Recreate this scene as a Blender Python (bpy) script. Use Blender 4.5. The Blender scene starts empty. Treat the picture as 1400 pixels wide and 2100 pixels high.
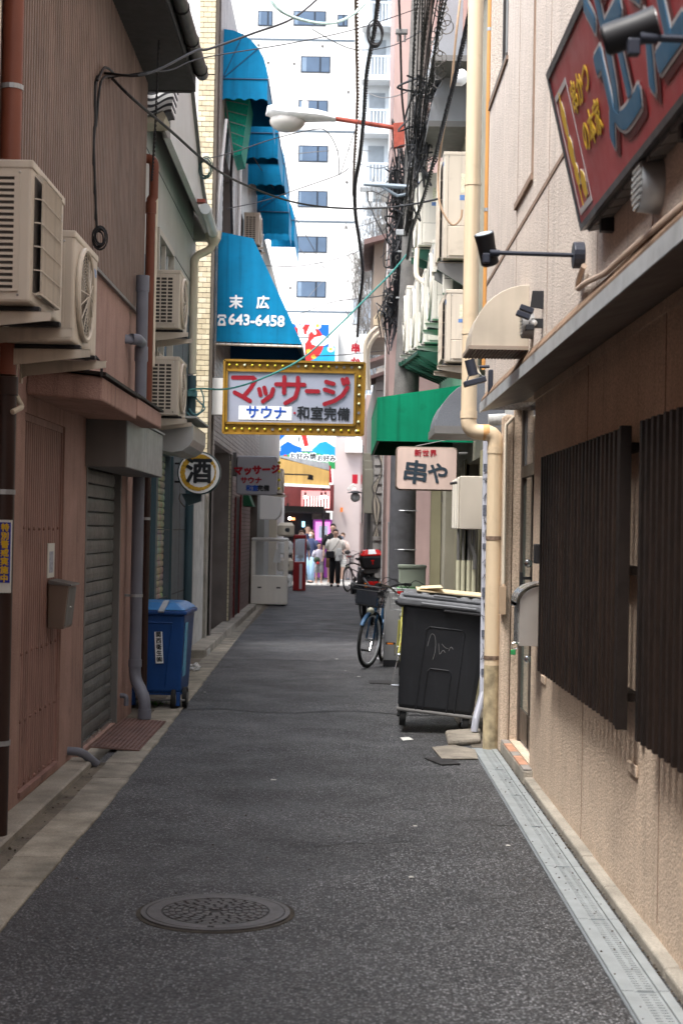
import bpy, math, random
from mathutils import Matrix, Vector
R_=random.Random(7)
C=bpy.context.scene.collection
S=bpy.context.scene
# ------------------------------------------------------------ camera
F=3208.; HC=1.58; RO=0.0185; PI=math.pi; PT=math.atan(38/F)
CRO,SRO=math.cos(RO),math.sin(RO); CPT,SPT=math.cos(PT),math.sin(PT)
cam=bpy.data.cameras.new('camera'); co=bpy.data.objects.new('camera',cam); C.objects.link(co)
fw=Vector((0,CPT,SPT)); up0=Vector((0,-SPT,CPT)); rt0=Vector((1,0,0))
rt=rt0*CRO+up0*SRO; up=up0*CRO-rt0*SRO
m=Matrix((rt,up,-fw)).transposed().to_4x4(); m.translation=(0,0,HC); co.matrix_world=m
cam.sensor_fit='VERTICAL'; cam.sensor_height=36; cam.sensor_width=24; cam.lens=F*36/2100
cam.clip_start=.1; cam.clip_end=500
cam.dof.use_dof=True; cam.dof.focus_distance=11.5; cam.dof.aperture_fstop=4.6; cam.dof.aperture_blades=9
S.camera=co
# ------------------------------------------------------------ light
SUN_EL=math.radians(64); SUN_AZ=math.radians(222)   # azimuth clockwise from +Y
w=bpy.data.worlds.new('World'); S.world=w; w.use_nodes=True
nt=w.node_tree; nt.nodes.clear()
sk=nt.nodes.new('ShaderNodeTexSky'); sk.sky_type='NISHITA'; sk.sun_disc=False; sk.sun_elevation=SUN_EL; sk.sun_rotation=SUN_AZ; sk.dust_density=3; sk.air_density=1.2; sk.ozone_density=1
hs=nt.nodes.new('ShaderNodeHueSaturation'); hs.inputs['Saturation'].default_value=.45; hs.inputs['Value'].default_value=1.35
bg=nt.nodes.new('ShaderNodeBackground'); bg.inputs[1].default_value=.15; ow=nt.nodes.new('ShaderNodeOutputWorld')
nt.links.new(sk.outputs[0],hs.inputs['Color']); nt.links.new(hs.outputs[0],bg.inputs[0]); nt.links.new(bg.outputs[0],ow.inputs[0])
sl=bpy.data.lights.new('sun','SUN'); sl.energy=1.5; sl.angle=math.radians(19); sl.color=(1,.97,.93)
so=bpy.data.objects.new('sun',sl); C.objects.link(so)
sd=Vector((math.sin(SUN_AZ)*math.cos(SUN_EL),math.cos(SUN_AZ)*math.cos(SUN_EL),math.sin(SUN_EL)))
so.rotation_euler=sd.to_track_quat('Z','Y').to_euler()
S.view_settings.view_transform='Standard'; S.view_settings.look='None'; S.view_settings.gamma=1; S.view_settings.use_curve_mapping=False
S.view_settings.exposure=1.74
S.cycles.max_bounces=8; S.cycles.diffuse_bounces=3; S.cycles.use_denoising=True
# ------------------------------------------------------------ pixel helpers (a photo pixel at a known depth -> a point in the place)
def ray(x,y):
    a=(x-700)/F; b=-(y-1050)/F
    u=a*CRO-b*SRO; v=a*SRO+b*CRO
    return (u,CPT-v*SPT,SPT+v*CPT)
def P(x,y,Y):
    d=ray(x,y); t=Y/d[1]; return (d[0]*t,Y,HC+d[2]*t)
def Q(x,y,X):
    d=ray(x,y); t=X/d[0]; return (X,d[1]*t,HC+d[2]*t)
def G(x,y,z=0):
    d=ray(x,y); t=(z-HC)/d[2]; return (d[0]*t,d[1]*t,z)
# ------------------------------------------------------------ materials
MATS={}
def mat(name,col,rough=.7,metal=0,var=.12,vs=2.5,bump=0,bs=120,streak=0,spec=.3,emit=0,fine=0,alpha=1,trans=0,drip=0):
    if name in MATS: return MATS[name]
    m=bpy.data.materials.new(name); m.use_nodes=True; n=m.node_tree; N=n.nodes; L=n.links
    b=N['Principled BSDF']; b.inputs['Roughness'].default_value=rough; b.inputs['Metallic'].default_value=metal
    b.inputs['Specular IOR Level'].default_value=spec
    c=(*col,1)
    ge=N.new('ShaderNodeNewGeometry')
    def noise(scale,detail=4,vec=None):
        t=N.new('ShaderNodeTexNoise'); t.inputs['Scale'].default_value=scale; t.inputs['Detail'].default_value=detail
        L.new(vec or ge.outputs['Position'],t.inputs['Vector']); return t.outputs['Fac']
    def ramp(f,lo,hi):
        r=N.new('ShaderNodeMapRange'); r.inputs['From Min'].default_value=.3; r.inputs['From Max'].default_value=.7
        r.inputs['To Min'].default_value=lo; r.inputs['To Max'].default_value=hi; L.new(f,r.inputs['Value']); return r.outputs[0]
    fac=None
    def mul(a,bb):
        if a is None: return bb
        q=N.new('ShaderNodeMath'); q.operation='MULTIPLY'; L.new(a,q.inputs[0]); L.new(bb,q.inputs[1]); return q.outputs[0]
    if var: fac=mul(fac,ramp(noise(vs,6),1-var,1+var))
    if fine: fac=mul(fac,ramp(noise(bs,2),1-fine,1+fine))
    if streak:
        mp=N.new('ShaderNodeMapping'); mp.inputs['Scale'].default_value=(9,9,.7); L.new(ge.outputs['Position'],mp.inputs['Vector'])
        fac=mul(fac,ramp(noise(1,5,mp.outputs[0]),1-streak,1+streak*.35))
    if drip:
        mp=N.new('ShaderNodeMapping'); mp.inputs['Scale'].default_value=(17,17,.55); L.new(ge.outputs['Position'],mp.inputs['Vector'])
        r=N.new('ShaderNodeMapRange'); r.inputs['From Min'].default_value=.56; r.inputs['From Max'].default_value=.72; r.inputs['To Min'].default_value=1; r.inputs['To Max'].default_value=1-drip
        L.new(noise(1,6,mp.outputs[0]),r.inputs['Value']); fac=mul(fac,r.outputs[0])
        r=N.new('ShaderNodeMapRange'); r.inputs['From Min'].default_value=.60; r.inputs['From Max'].default_value=.75; r.inputs['To Min'].default_value=1; r.inputs['To Max'].default_value=1-drip*.7
        L.new(noise(7,8),r.inputs['Value']); fac=mul(fac,r.outputs[0])
    if fac is not None:
        vm=N.new('ShaderNodeVectorMath'); vm.operation='SCALE'; vm.inputs[0].default_value=col; L.new(fac,vm.inputs['Scale'])
        L.new(vm.outputs[0],b.inputs['Base Color'])
        rr=N.new('ShaderNodeMath'); rr.operation='MULTIPLY_ADD'; L.new(noise(vs*5,3),rr.inputs[0]); rr.inputs[1].default_value=.25; rr.inputs[2].default_value=rough-.12; rr.use_clamp=True
        L.new(rr.outputs[0],b.inputs['Roughness'])
    else: b.inputs['Base Color'].default_value=c
    if bump:
        bu=N.new('ShaderNodeBump'); bu.inputs['Strength'].default_value=bump; bu.inputs['Distance'].default_value=.009
        L.new(noise(bs,3),bu.inputs['Height']); L.new(bu.outputs[0],b.inputs['Normal'])
    if emit:
        b.inputs['Emission Color'].default_value=c; b.inputs['Emission Strength'].default_value=emit
    if alpha<1: b.inputs['Alpha'].default_value=alpha
    if trans: b.inputs['Transmission Weight'].default_value=trans
    MATS[name]=m; return m
pink=mat('pink_stucco',(.365,.228,.19),.85,drip=.3,var=.14,bump=.7,bs=150,streak=.1,fine=.12)
pinkpan=mat('pink_painted_steel',(.29,.165,.138),.6,drip=.35,var=.16,streak=.2)
beige=mat('beige_stucco',(.55,.43,.325),.9,drip=.22,var=.1,vs=3,bump=.65,bs=95,streak=.06,fine=.26)
beigeU=mat('pale_stucco',(.57,.495,.43),.9,drip=.2,var=.07,vs=3,bump=.8,bs=95,streak=.09,fine=.26)
stain=mat('stained_render',(.20,.13,.085),.9,var=.35,vs=9,bump=.5,bs=60)
corr=mat('brown_corrugated',(.215,.15,.122),.55,drip=.3,var=.12,streak=.18,metal=.1)
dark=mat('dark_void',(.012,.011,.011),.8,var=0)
darkb=mat('dark_brown_timber',(.011,.007,.0055),.6,spec=.2,var=.25,vs=6,bump=.3,bs=30)
pipeg=mat('grey_pvc',(.15,.155,.185),.45,var=.1,vs=6)
pipeb=mat('brown_pipe',(.17,.05,.028),.45,var=.12)
pipedk=mat('dark_brown_pipe',(.03,.014,.011),.4,var=.1)
cream=mat('cream_pvc',(.64,.51,.35),.42,drip=.2,var=.05,streak=.1)
creamd=mat('cream_pvc_dirty',(.50,.41,.26),.6,var=.55,vs=11,streak=.35)
cream2=mat('cream_paint',(.62,.55,.44),.45,var=.05,streak=.08)
acw=mat('aircon_ivory',(.56,.49,.40),.4,drip=.22,var=.05,vs=2,streak=.07)
acw2=mat('aircon_white',(.70,.66,.58),.42,drip=.2,var=.05,streak=.08)
acdk=mat('aircon_dark_fins',(.05,.042,.036),.6,var=.2,vs=40)
galv=mat('galvanised_steel',(.36,.37,.38),.42,drip=.3,metal=.5,var=.16,vs=6,streak=.1)
galvd=mat('grey_painted_metal',(.17,.165,.16),.5,metal=.2,var=.12,streak=.1)
steel=mat('stainless_steel',(.55,.55,.54),.28,metal=.9,var=.08)
shut=mat('grey_shutter',(.17,.17,.165),.42,drip=.25,metal=.35,var=.22,vs=4,streak=.15)
rust=mat('rusty_plate',(.17,.10,.085),.6,metal=.2,var=.25,vs=7,bump=.3,bs=90)
conc=mat('concrete',(.27,.245,.205),.9,var=.28,vs=4,bump=.6,bs=90,fine=.15)
concd=mat('dirty_concrete',(.13,.11,.085),.9,var=.45,vs=4,bump=.7,bs=60,fine=.15)
concl=mat('pale_concrete',(.42,.41,.385),.85,drip=.3,var=.2,vs=6,bump=.4,bs=70)
greyw=mat('light_grey_siding',(.44,.45,.44),.6,var=.05,streak=.08)
greys=mat('soffit_grey',(.40,.385,.355),.7,var=.06)
teal=mat('slate_blue_siding',(.10,.135,.165),.55,var=.1,streak=.1)
tealp=mat('teal_pipe',(.055,.095,.115),.45,var=.1)
white=mat('white_paint',(.78,.78,.76),.5,var=.04)
whitew=mat('white_facade',(.70,.69,.67),.8,var=.03,drip=.06)
glassb=mat('window_glass_blue',(.20,.27,.36),.12,var=.1,spec=.8)
glassd=mat('window_glass_dark',(.035,.045,.05),.06,var=.1,spec=.9)
brk=[mat('cream_tile_a',(.50,.43,.29),.4,var=.12,vs=12),mat('cream_tile_b',(.43,.36,.24),.4,var=.12,vs=12),mat('cream_tile_c',(.56,.49,.35),.4,var=.12,vs=12)]
mortar=mat('dark_mortar',(.09,.075,.06),.9,var=.2)
brk2=mat('brown_tile',(.20,.145,.125),.45,var=.25,vs=8)
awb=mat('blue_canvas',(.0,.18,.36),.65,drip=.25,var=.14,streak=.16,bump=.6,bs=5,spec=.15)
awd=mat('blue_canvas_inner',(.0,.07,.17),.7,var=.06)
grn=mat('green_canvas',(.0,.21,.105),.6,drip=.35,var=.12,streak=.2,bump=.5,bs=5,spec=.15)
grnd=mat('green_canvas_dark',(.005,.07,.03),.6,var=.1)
grnet=mat('green_net',(.0,.30,.2),.7,var=.2,vs=30,alpha=.72)
black=mat('black_plastic',(.018,.018,.02),.5,var=.15)
binblk=mat('bin_black',(.017,.018,.021),.5,drip=-.5,var=.15,vs=5,fine=.1)
binlid=mat('bin_lid_grey',(.13,.135,.145),.38,var=.2,vs=8)
binblu=mat('bin_blue',(.010,.055,.20),.42,var=.12,vs=5)
binblu2=mat('bin_lid_blue',(.03,.15,.37),.38,var=.12,vs=8)
yel=mat('mustard_metal',(.25,.135,.012),.5,metal=.1,var=.2,vs=6,streak=.2)
signw=mat('sign_face_grey',(.28,.30,.37),.35,var=.04)
signp=mat('sign_face_pink',(.60,.46,.40),.45,var=.08,streak=.15)
signg=mat('sign_face_pale_grey',(.38,.38,.41),.4,var=.04)  # plain pale grey: small sign, door sticker, machine panel
redp=mat('red_print',(.34,.008,.02),.4,var=.05)
blup=mat('blue_print',(.01,.07,.38),.4,var=0)
blkp=mat('black_print',(.012,.014,.018),.45,var=0)
whp=mat('white_print',(.80,.82,.82),.5,var=0)
bulby=mat('yellow_bulb',(.55,.47,.03),.25,var=0)
bulbw=mat('pale_bulb',(.68,.70,.42),.25,var=0)
signred=mat('sign_red',(.36,.04,.048),.35,var=.1)
signblue=mat('sign_letter_blue',(.02,.12,.23),.35,var=.1)
yelp=mat('yellow_print',(.66,.42,.02),.4,var=0)
redrust=mat('red_rust_paint',(.27,.055,.035),.65,var=.35,vs=14)
cable=mat('black_cable',(.02,.02,.022),.6,var=0)
cableg=mat('grey_cable',(.13,.12,.11),.6,var=.2)
cabbr=mat('brown_rope',(.12,.085,.06),.8,var=.3,vs=20)
grnc=mat('green_cable',(.03,.20,.18),.5,var=0)
poleM=mat('pole_concrete',(.125,.118,.11),.85,var=.25,vs=5,bump=.4,bs=90,fine=.2)
polebl=mat('pole_dark_wrap',(.055,.055,.06),.6,var=.2,vs=9)
skin=mat('skin',(.52,.33,.25),.55,var=.05)
hair=mat('dark_hair',(.02,.014,.012),.5,var=.2)
hairb=mat('brown_hair',(.10,.055,.03),.5,var=.2)
clw=mat('white_cloth',(.70,.68,.64),.9,var=.06); clb=mat('black_cloth',(.015,.015,.018),.9,var=.1)
cln=mat('navy_cloth',(.03,.04,.09),.9,var=.1); clj=mat('denim_cloth',(.22,.34,.48),.9,var=.15); cll=mat('lilac_cloth',(.55,.52,.62),.9,var=.06); clg=mat('grey_cloth',(.17,.19,.24),.9,var=.1)
rubber=mat('rubber',(.015,.015,.015),.7,var=.1); chrome=mat('chrome',(.6,.6,.6),.2,metal=1,var=0)
bikeb=mat('bike_blue',(.02,.06,.12),.3,var=0,metal=.3); bikey=mat('bike_yellow',(.50,.47,.12),.35,var=.05)
amber=mat('amber_reflector',(.6,.18,.02),.3,var=0); redl=mat('red_lens',(.5,.01,.01),.2,var=0)
card=mat('cardboard',(.62,.50,.32),.9,var=.1); terr=mat('terracotta_tile',(.42,.22,.14),.6,var=.3,vs=10)
paper=mat('paper',(.62,.62,.58),.8,var=.05)
tilek=mat('roof_tile_grey',(.34,.34,.36),.4,var=.1)
def asphalt():
    m=bpy.data.materials.new('asphalt'); m.use_nodes=True; n=m.node_tree; N=n.nodes; L=n.links; b=N['Principled BSDF']
    ge=N.new('ShaderNodeNewGeometry'); pos=ge.outputs['Position']
    def nz(s,d=4,w=0):
        t=N.new('ShaderNodeTexNoise'); t.inputs['Scale'].default_value=s; t.inputs['Detail'].default_value=d; t.inputs['Distortion'].default_value=w; L.new(pos,t.inputs['Vector']); return t.outputs['Fac']
    def mr(f,a,b_,c,d):
        r=N.new('ShaderNodeMapRange'); 
        for k,v in zip(('From Min','From Max','To Min','To Max'),(a,b_,c,d)): r.inputs[k].default_value=v
        L.new(f,r.inputs['Value']); return r.outputs[0]
    def mth(op,a,bb):
        q=N.new('ShaderNodeMath'); q.operation=op
        for i,x in enumerate((a,bb)):
            if isinstance(x,(int,float)): q.inputs[i].default_value=x
            else: L.new(x,q.inputs[i])
        return q.outputs[0]
    vo=N.new('ShaderNodeTexVoronoi'); vo.inputs['Scale'].default_value=88; L.new(pos,vo.inputs['Vector'])
    vc=N.new('ShaderNodeSeparateColor'); L.new(vo.outputs['Color'],vc.inputs[0])
    stone=mr(vo.outputs['Distance'],.15,.6,1,0)
    v2=N.new('ShaderNodeTexVoronoi'); v2.inputs['Scale'].default_value=48; L.new(pos,v2.inputs['Vector']); v2c=N.new('ShaderNodeSeparateColor'); L.new(v2.outputs['Color'],v2c.inputs[0])
    big=mth('MULTIPLY',mr(v2c.outputs[0],.8,1,0,1),mr(v2.outputs['Distance'],.2,.5,1,0))
    spk=mth('ADD',mth('MULTIPLY',mr(vc.outputs[0],.45,1,0,.8),stone),mth('MULTIPLY',big,.35))  # pale stones, with the glint of lit grains put into the colour
    patch=mr(nz(.55,5,.2),.35,.65,.76,1.2); mid=mr(nz(6,6,.2),.3,.7,.8,1.2)
    worn=mr(nz(1.1,5,.3),.45,.75,0,1)
    base=mth('MULTIPLY',mth('MULTIPLY',mth('ADD',.030,mth('MULTIPLY',stone,.02)),patch),mid)
    rnd=mth('MULTIPLY',vc.outputs[1],vc.outputs[1])
    oil=mr(nz(1.7,6,.4),.60,.68,1,.62)
    base=mth('MULTIPLY',mth('MULTIPLY',mth('MULTIPLY',mth('ADD',.017,mth('MULTIPLY',stone,mth('ADD',.022,mth('MULTIPLY',rnd,.10)))),patch),mid),oil)
    val=mth('ADD',mth('MULTIPLY',base,1.25),mth('MULTIPLY',spk,mth('ADD',.24,mth('MULTIPLY',worn,.25))))
    cb=N.new('ShaderNodeCombineColor'); L.new(val,cb.inputs[0]); L.new(mth('MULTIPLY',val,1.0),cb.inputs[1]); L.new(mth('MULTIPLY',val,1.03),cb.inputs[2])
    L.new(cb.outputs[0],b.inputs['Base Color'])
    L.new(mr(nz(2,5),.35,.65,.52,.70),b.inputs['Roughness']); b.inputs['Specular IOR Level'].default_value=.45
    h=mth('ADD',mth('MULTIPLY',stone,.8),mth('MULTIPLY',nz(30,4),1.3))
    bu=N.new('ShaderNodeBump'); bu.inputs['Strength'].default_value=.9; bu.inputs['Distance'].default_value=.007; L.new(h,bu.inputs['Height']); L.new(bu.outputs[0],b.inputs['Normal'])
    return m
ASPH=asphalt()
# ------------------------------------------------------------ mesh helpers
WORLD={}
ONEBY={'guide_rail':'guide_rail','feet':'foot','fan_blade':'fan_blade','side_panel':'side_panel','posts':'post','corner_posts':'corner_post','crossbars':'crossbar','rails':'rail','louvre_slats':'louvre_slat','underside_slats':'underside_slat','grille':'grille_bar','frame_bars':'frame_bar','wall_joints':'wall_joint','siding_seams':'siding_seam','door_frame':'door_frame','wall_bracket':'wall_bracket','cross_arm':'cross_arm','insulator':'insulator','indicator':'indicator','grips':'grip','red_stripes':'red_stripe','white_stripes':'white_stripe','joint_bands':'joint_band','slot':'slot','stand':'stand_leg','plinth_stones':'plinth','vents':'wall_vent','bulb':'bulb','angle_iron':'angle_iron','vent_nozzle':'vent_nozzle','lid_bosses':'lid_boss','eyes':'eye','ears':'ear','screws':'screw','eyelets':'eyelet','rivets':'rivet','kerb_strip_stone':'kerb_strip_stone','step_bolts':'step_bolt','lacing':'lacing_loop','skewer_outline':'skewer_outline','fork':'fork','stickers':'sticker','frame_tubes':'frame_tube','stays':'stay','brake_cables':'brake_cable','ribs':'rib','canvas':'canvas','arm_parts':'arm','scribbles':'scribble','scratched_scribble':'scratched_scribble','white_scribble':'white_scribble','spiral_hangers':'spiral_hanger'}
def vadd(a,b): return (a[0]+b[0],a[1]+b[1],a[2]+b[2])
class MB:
    def __init__(s): s.v=[]; s.f=[]
    def add(s,v,f):
        o=len(s.v); s.v+= [tuple(x) for x in v]; s.f+=[tuple(i+o for i in q) for q in f]; return s
    def box(s,x0,y0,z0,x1,y1,z1):
        if x0>x1:x0,x1=x1,x0
        if y0>y1:y0,y1=y1,y0
        if z0>z1:z0,z1=z1,z0
        return s.add([(x0,y0,z0),(x1,y0,z0),(x1,y1,z0),(x0,y1,z0),(x0,y0,z1),(x1,y0,z1),(x1,y1,z1),(x0,y1,z1)],
            [(0,3,2,1),(4,5,6,7),(0,1,5,4),(1,2,6,5),(2,3,7,6),(3,0,4,7)])
    def hexa(s,b,t):  # 4 bottom, 4 top points (ccw from above)
        return s.add(list(b)+list(t),[(0,3,2,1),(4,5,6,7),(0,1,5,4),(1,2,6,5),(2,3,7,6),(3,0,4,7)])
    def poly(s,pts): return s.add(pts,[tuple(range(len(pts)))])
    def prism(s,pts,d):  # polygon in 3d extruded by vector d
        n=len(pts); q=[vadd(p,d) for p in pts]
        return s.add(list(pts)+q,[tuple(range(n))[::-1],tuple(range(n,2*n))]+[(i,(i+1)%n,(i+1)%n+n,i+n) for i in range(n)])
    def tube(s,pts,r,n=8,caps=True):
        pts=[Vector(p) for p in pts]; k=len(pts)
        rs=r if isinstance(r,(list,tuple)) else [r]*k
        t0=(pts[1]-pts[0]).normalized(); a=t0.orthogonal().normalized(); base=len(s.v); 
        for i in range(k):
            if i==0: t=t0
            elif i==k-1: t=(pts[-1]-pts[-2]).normalized()
            else: t=((pts[i+1]-pts[i]).normalized()+(pts[i]-pts[i-1]).normalized()).normalized()
            a=(a-t*a.dot(t)); a=a.normalized() if a.length>1e-6 else t.orthogonal().normalized(); b=t.cross(a)
            for j in range(n):
                an=2*PI*j/n; s.v.append(tuple(pts[i]+a*(math.cos(an)*rs[i])+b*(math.sin(an)*rs[i])))
        for i in range(k-1):
            for j in range(n):
                s.f.append((base+i*n+j,base+i*n+(j+1)%n,base+(i+1)*n+(j+1)%n,base+(i+1)*n+j))
        if caps:
            s.f.append(tuple(base+j for j in range(n))[::-1]); s.f.append(tuple(base+(k-1)*n+j for j in range(n)))
        return s
    def cyl(s,p,q,r,r2=None,n=14): return s.tube([p,q],[r,r if r2 is None else r2],n)
    def sph(s,c,r,sc=(1,1,1),n=10,m=7):
        b=len(s.v)
        for i in range(m+1):
            th=PI*i/m
            for j in range(n):
                ph=2*PI*j/n; s.v.append((c[0]+r*sc[0]*math.sin(th)*math.cos(ph),c[1]+r*sc[1]*math.sin(th)*math.sin(ph),c[2]+r*sc[2]*math.cos(th)))
        for i in range(m):
            for j in range(n): s.f.append((b+i*n+j,b+(i+1)*n+j,b+(i+1)*n+(j+1)%n,b+i*n+(j+1)%n))
        return s
    def torus(s,c,R,r,axis='x',n=24,m=8,a0=0,a1=2*PI):
        pts=[]; full=abs(a1-a0-2*PI)<1e-6; k=n
        for i in range(k+1):
            a=a0+(a1-a0)*i/k; u,v=R*math.cos(a),R*math.sin(a)
            pts.append({'x':(c[0],c[1]+u,c[2]+v),'y':(c[0]+u,c[1],c[2]+v),'z':(c[0]+u,c[1]+v,c[2])}[axis])
        return s.tube(pts,r,m,caps=not full)
    def loft(s,secs,n=14):  # sections: (cx,cy,cz,rx,ry)
        b=len(s.v)
        for (x,y,z,rx,ry) in secs:
            for j in range(n):
                a=2*PI*j/n; s.v.append((x+rx*math.cos(a),y+ry*math.sin(a),z))
        for i in range(len(secs)-1):
            for j in range(n): s.f.append((b+i*n+j,b+i*n+(j+1)%n,b+(i+1)*n+(j+1)%n,b+(i+1)*n+j))
        s.f.append(tuple(b+j for j in range(n))[::-1]); s.f.append(tuple(b+(len(secs)-1)*n+j for j in range(n)))
        return s
    def xf(s,M): s.v=[tuple(M@Vector(p)) for p in s.v]; return s
    def mesh(s,name,mt,smooth=False):
        me=bpy.data.meshes.new(name); me.from_pydata(s.v,[],s.f); me.materials.append(mt)
        if smooth: me.shade_smooth() if hasattr(me,'shade_smooth') else None
        me.update(); return me
    def parts(s):
        n=len(s.v); p=list(range(n))
        def f(x):
            while p[x]!=x: p[x]=p[p[x]]; x=p[x]
            return x
        for q in s.f:
            a=f(q[0])
            for i in q[1:]:
                b=f(i)
                if a!=b: p[b]=a
        out={}
        for q in s.f: out.setdefault(f(q[0]),[]).append(q)
        r=[]
        for fs in out.values():
            ids=sorted({i for q in fs for i in q}); mp={k:j for j,k in enumerate(ids)}; m=MB(); m.v=[s.v[i] for i in ids]; m.f=[tuple(mp[i] for i in q) for q in fs]; r.append(m)
        return r
    def ob(s,name,mt,parent=None,smooth=False,bevel=0,label=None,kind=None,auto=False):
        if name in ONEBY:
            nm=ONEBY[name]; ps=s.parts()
            os_=[p.ob1(nm,mt,parent,smooth,bevel,label,kind,auto) for p in ps]; return os_[0]
        return s.ob1(name,mt,parent,smooth,bevel,label,kind,auto)
    def ob1(s,name,mt,parent=None,smooth=False,bevel=0,label=None,kind=None,auto=False):
        me=s.mesh(name,mt,smooth or auto)
        if auto: 
            try: me.set_sharp_from_angle(angle=math.radians(35))
            except Exception: pass
        o=bpy.data.objects.new(name,me); C.objects.link(o)
        if bevel:
            bv=o.modifiers.new('bevel','BEVEL'); bv.width=bevel; bv.segments=2; bv.limit_method='ANGLE'
        if parent is not None:
            o.parent=parent
            if parent.name in WORLD: o.matrix_parent_inverse=WORLD[parent.name].inverted()
        if label: o['label']=label
        if kind: o['kind']=kind
        return o
def tag(o,label,cat,group=None):
    o['label']=label; o['category']=cat
    if group: o['group']=group
    return o
def thing(name,label,cat,loc=(0,0,0),group=None,local=False):
    o=bpy.data.objects.new(name,None); C.objects.link(o); o.location=loc; o.empty_display_size=.1
    if not local: WORLD[o.name]=Matrix.Translation(loc)
    return tag(o,label,cat,group)
def struct(o): o['kind']='structure'; return o
def inst(name,mesh,parent,M=None,like=None):
    o=bpy.data.objects.new(name,mesh); C.objects.link(o)
    if parent is not None:
        o.parent=parent
        if parent.name in WORLD: o.matrix_parent_inverse=WORLD[parent.name].inverted()
    if M is not None: o.matrix_basis=M
    return o
KIDS={}
def dup(root,loc,rz=0,label=None,group=None):
    r=root.copy(); C.objects.link(r); r.location=loc; r.rotation_euler=(0,0,rz)
    if label: r['label']=label
    if group: r['group']=group
    for ch in list(root.children):
        c=ch.copy(); C.objects.link(c); c.parent=r
        for g in list(ch.children):
            d=g.copy(); C.objects.link(d); d.parent=c
    return r
def facade(x,sg,y0,y1,z0,z1,ops,depth=.1,end0=0,end1=0,top=0):
    """wall face in the plane X=x whose outside looks to sg (+1/-1), with openings (ya,yb,za,zb) and their reveals"""
    mb=MB(); ys=sorted({y0,y1,*[q for o in ops for q in o[:2]]}); zs=sorted({z0,z1,*[q for o in ops for q in o[2:4]]})
    xi=x-sg*depth
    for a,b in zip(ys,ys[1:]):
        for c,d in zip(zs,zs[1:]):
            if any(o[0]<=a+1e-6 and b<=o[1]+1e-6 and o[2]<=c+1e-6 and d<=o[3]+1e-6 for o in ops): continue
            mb.poly([(x,a,c),(x,b,c),(x,b,d),(x,a,d)] if sg>0 else [(x,a,d),(x,b,d),(x,b,c),(x,a,c)])
    for (a,b,c,d) in [o[:4] for o in ops]:
        for q in ([(x,a,c),(x,a,d),(xi,a,d),(xi,a,c)],[(x,b,c),(xi,b,c),(xi,b,d),(x,b,d)],[(x,a,d),(x,b,d),(xi,b,d),(xi,a,d)],[(x,a,c),(xi,a,c),(xi,b,c),(x,b,c)]): mb.poly(q)
    if end0: mb.poly([(x,y0,z0),(x,y0,z1),(x-sg*end0,y0,z1),(x-sg*end0,y0,z0)])
    if end1: mb.poly([(x,y1,z0),(x-sg*end1,y1,z0),(x-sg*end1,y1,z1),(x,y1,z1)])
    if top: mb.poly([(x,y0,z1),(x,y1,z1),(x-sg*top,y1,z1),(x-sg*top,y0,z1)])
    return mb
def text(body,size,mt,parent,M,bold=0,name='lettering',ext=.0015,sx=1,align='CENTER',space=1):
    cu=bpy.data.curves.new('t','FONT'); cu.body=body; cu.size=size; cu.extrude=ext; cu.align_x=align; cu.align_y='CENTER'; cu.resolution_u=3; cu.space_character=space
    o=bpy.data.objects.new('t',cu); C.objects.link(o)
    dg=bpy.context.evaluated_depsgraph_get(); me=bpy.data.meshes.new_from_object(o.evaluated_get(dg)); bpy.data.objects.remove(o)
    me.name=name; me.materials.clear(); me.materials.append(mt)
    me.transform(Matrix.Diagonal((sx,1,1,1)))
    if bold:
        import bmesh
        bm_=bmesh.new(); nb=8
        for i in range(nb+1):
            c=me.copy(); rr=0 if i==nb else bold; c.transform(Matrix.Translation((rr*math.cos(2*PI*i/nb),rr*math.sin(2*PI*i/nb),i*.00022))); bm_.from_mesh(c); bpy.data.meshes.remove(c)
        bm_.to_mesh(me); bm_.free()
    me.transform(M)
    q=bpy.data.objects.new(name,me); C.objects.link(q)
    if parent is not None:
        q.parent=parent
        if parent.name in WORLD: q.matrix_parent_inverse=WORLD[parent.name].inverted()
    return q
def face_cam(loc,rot=0):  # a text plane that looks to -Y
    return Matrix.Translation(loc)@Matrix.Rotation(rot,4,'Y')@Matrix.Rotation(PI/2,4,'X')
def strokes(mb,pl,w,y,th=.003,n=6,cv=None):
    """round-ended flat brush strokes in the plane Y=y; pl in (x,z)"""
    for k,pts in enumerate(pl):
        yy=y-.0005*k
        for (a,b) in zip(pts,pts[1:]):
            dx,dz=b[0]-a[0],b[1]-a[1]; l=math.hypot(dx,dz) or 1; nx,nz=-dz/l*w/2,dx/l*w/2; a0=math.atan2(nz,nx)
            out=[]
            for i in range(n+1): t=a0+PI*i/n; out.append((a[0]+w/2*math.cos(t),yy,a[1]+w/2*math.sin(t)))
            for i in range(n+1): t=a0+PI+PI*i/n; out.append((b[0]+w/2*math.cos(t),yy,b[1]+w/2*math.sin(t)))
            mb.prism(out,(0,-th,0)); yy-=.00012
    return mb
def smooth_path(pts,k=6):
    out=[]; n=len(pts)
    for i in range(n-1):
        p0=pts[max(i-1,0)];p1=pts[i];p2=pts[i+1];p3=pts[min(i+2,n-1)]
        for j in range(k):
            t=j/k; out.append(tuple(.5*((2*b)+(-a+c)*t+(2*a-5*b+4*c-d)*t*t+(-a+3*b-3*c+d)*t**3) for a,b,c,d in zip(p0,p1,p2,p3)))
    out.append(tuple(pts[-1])); return out
def elbow(p0,p1,p2,rad,k=5):
    a=Vector(p0);b=Vector(p1);c=Vector(p2); u=(a-b).normalized()*rad; v=(c-b).normalized()*rad; out=[]
    for i in range(k+1):
        t=i/k; out.append(tuple((b+u)*(1-t)**2+b*2*t*(1-t)+(b+v)*t*t))
    return out
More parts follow.
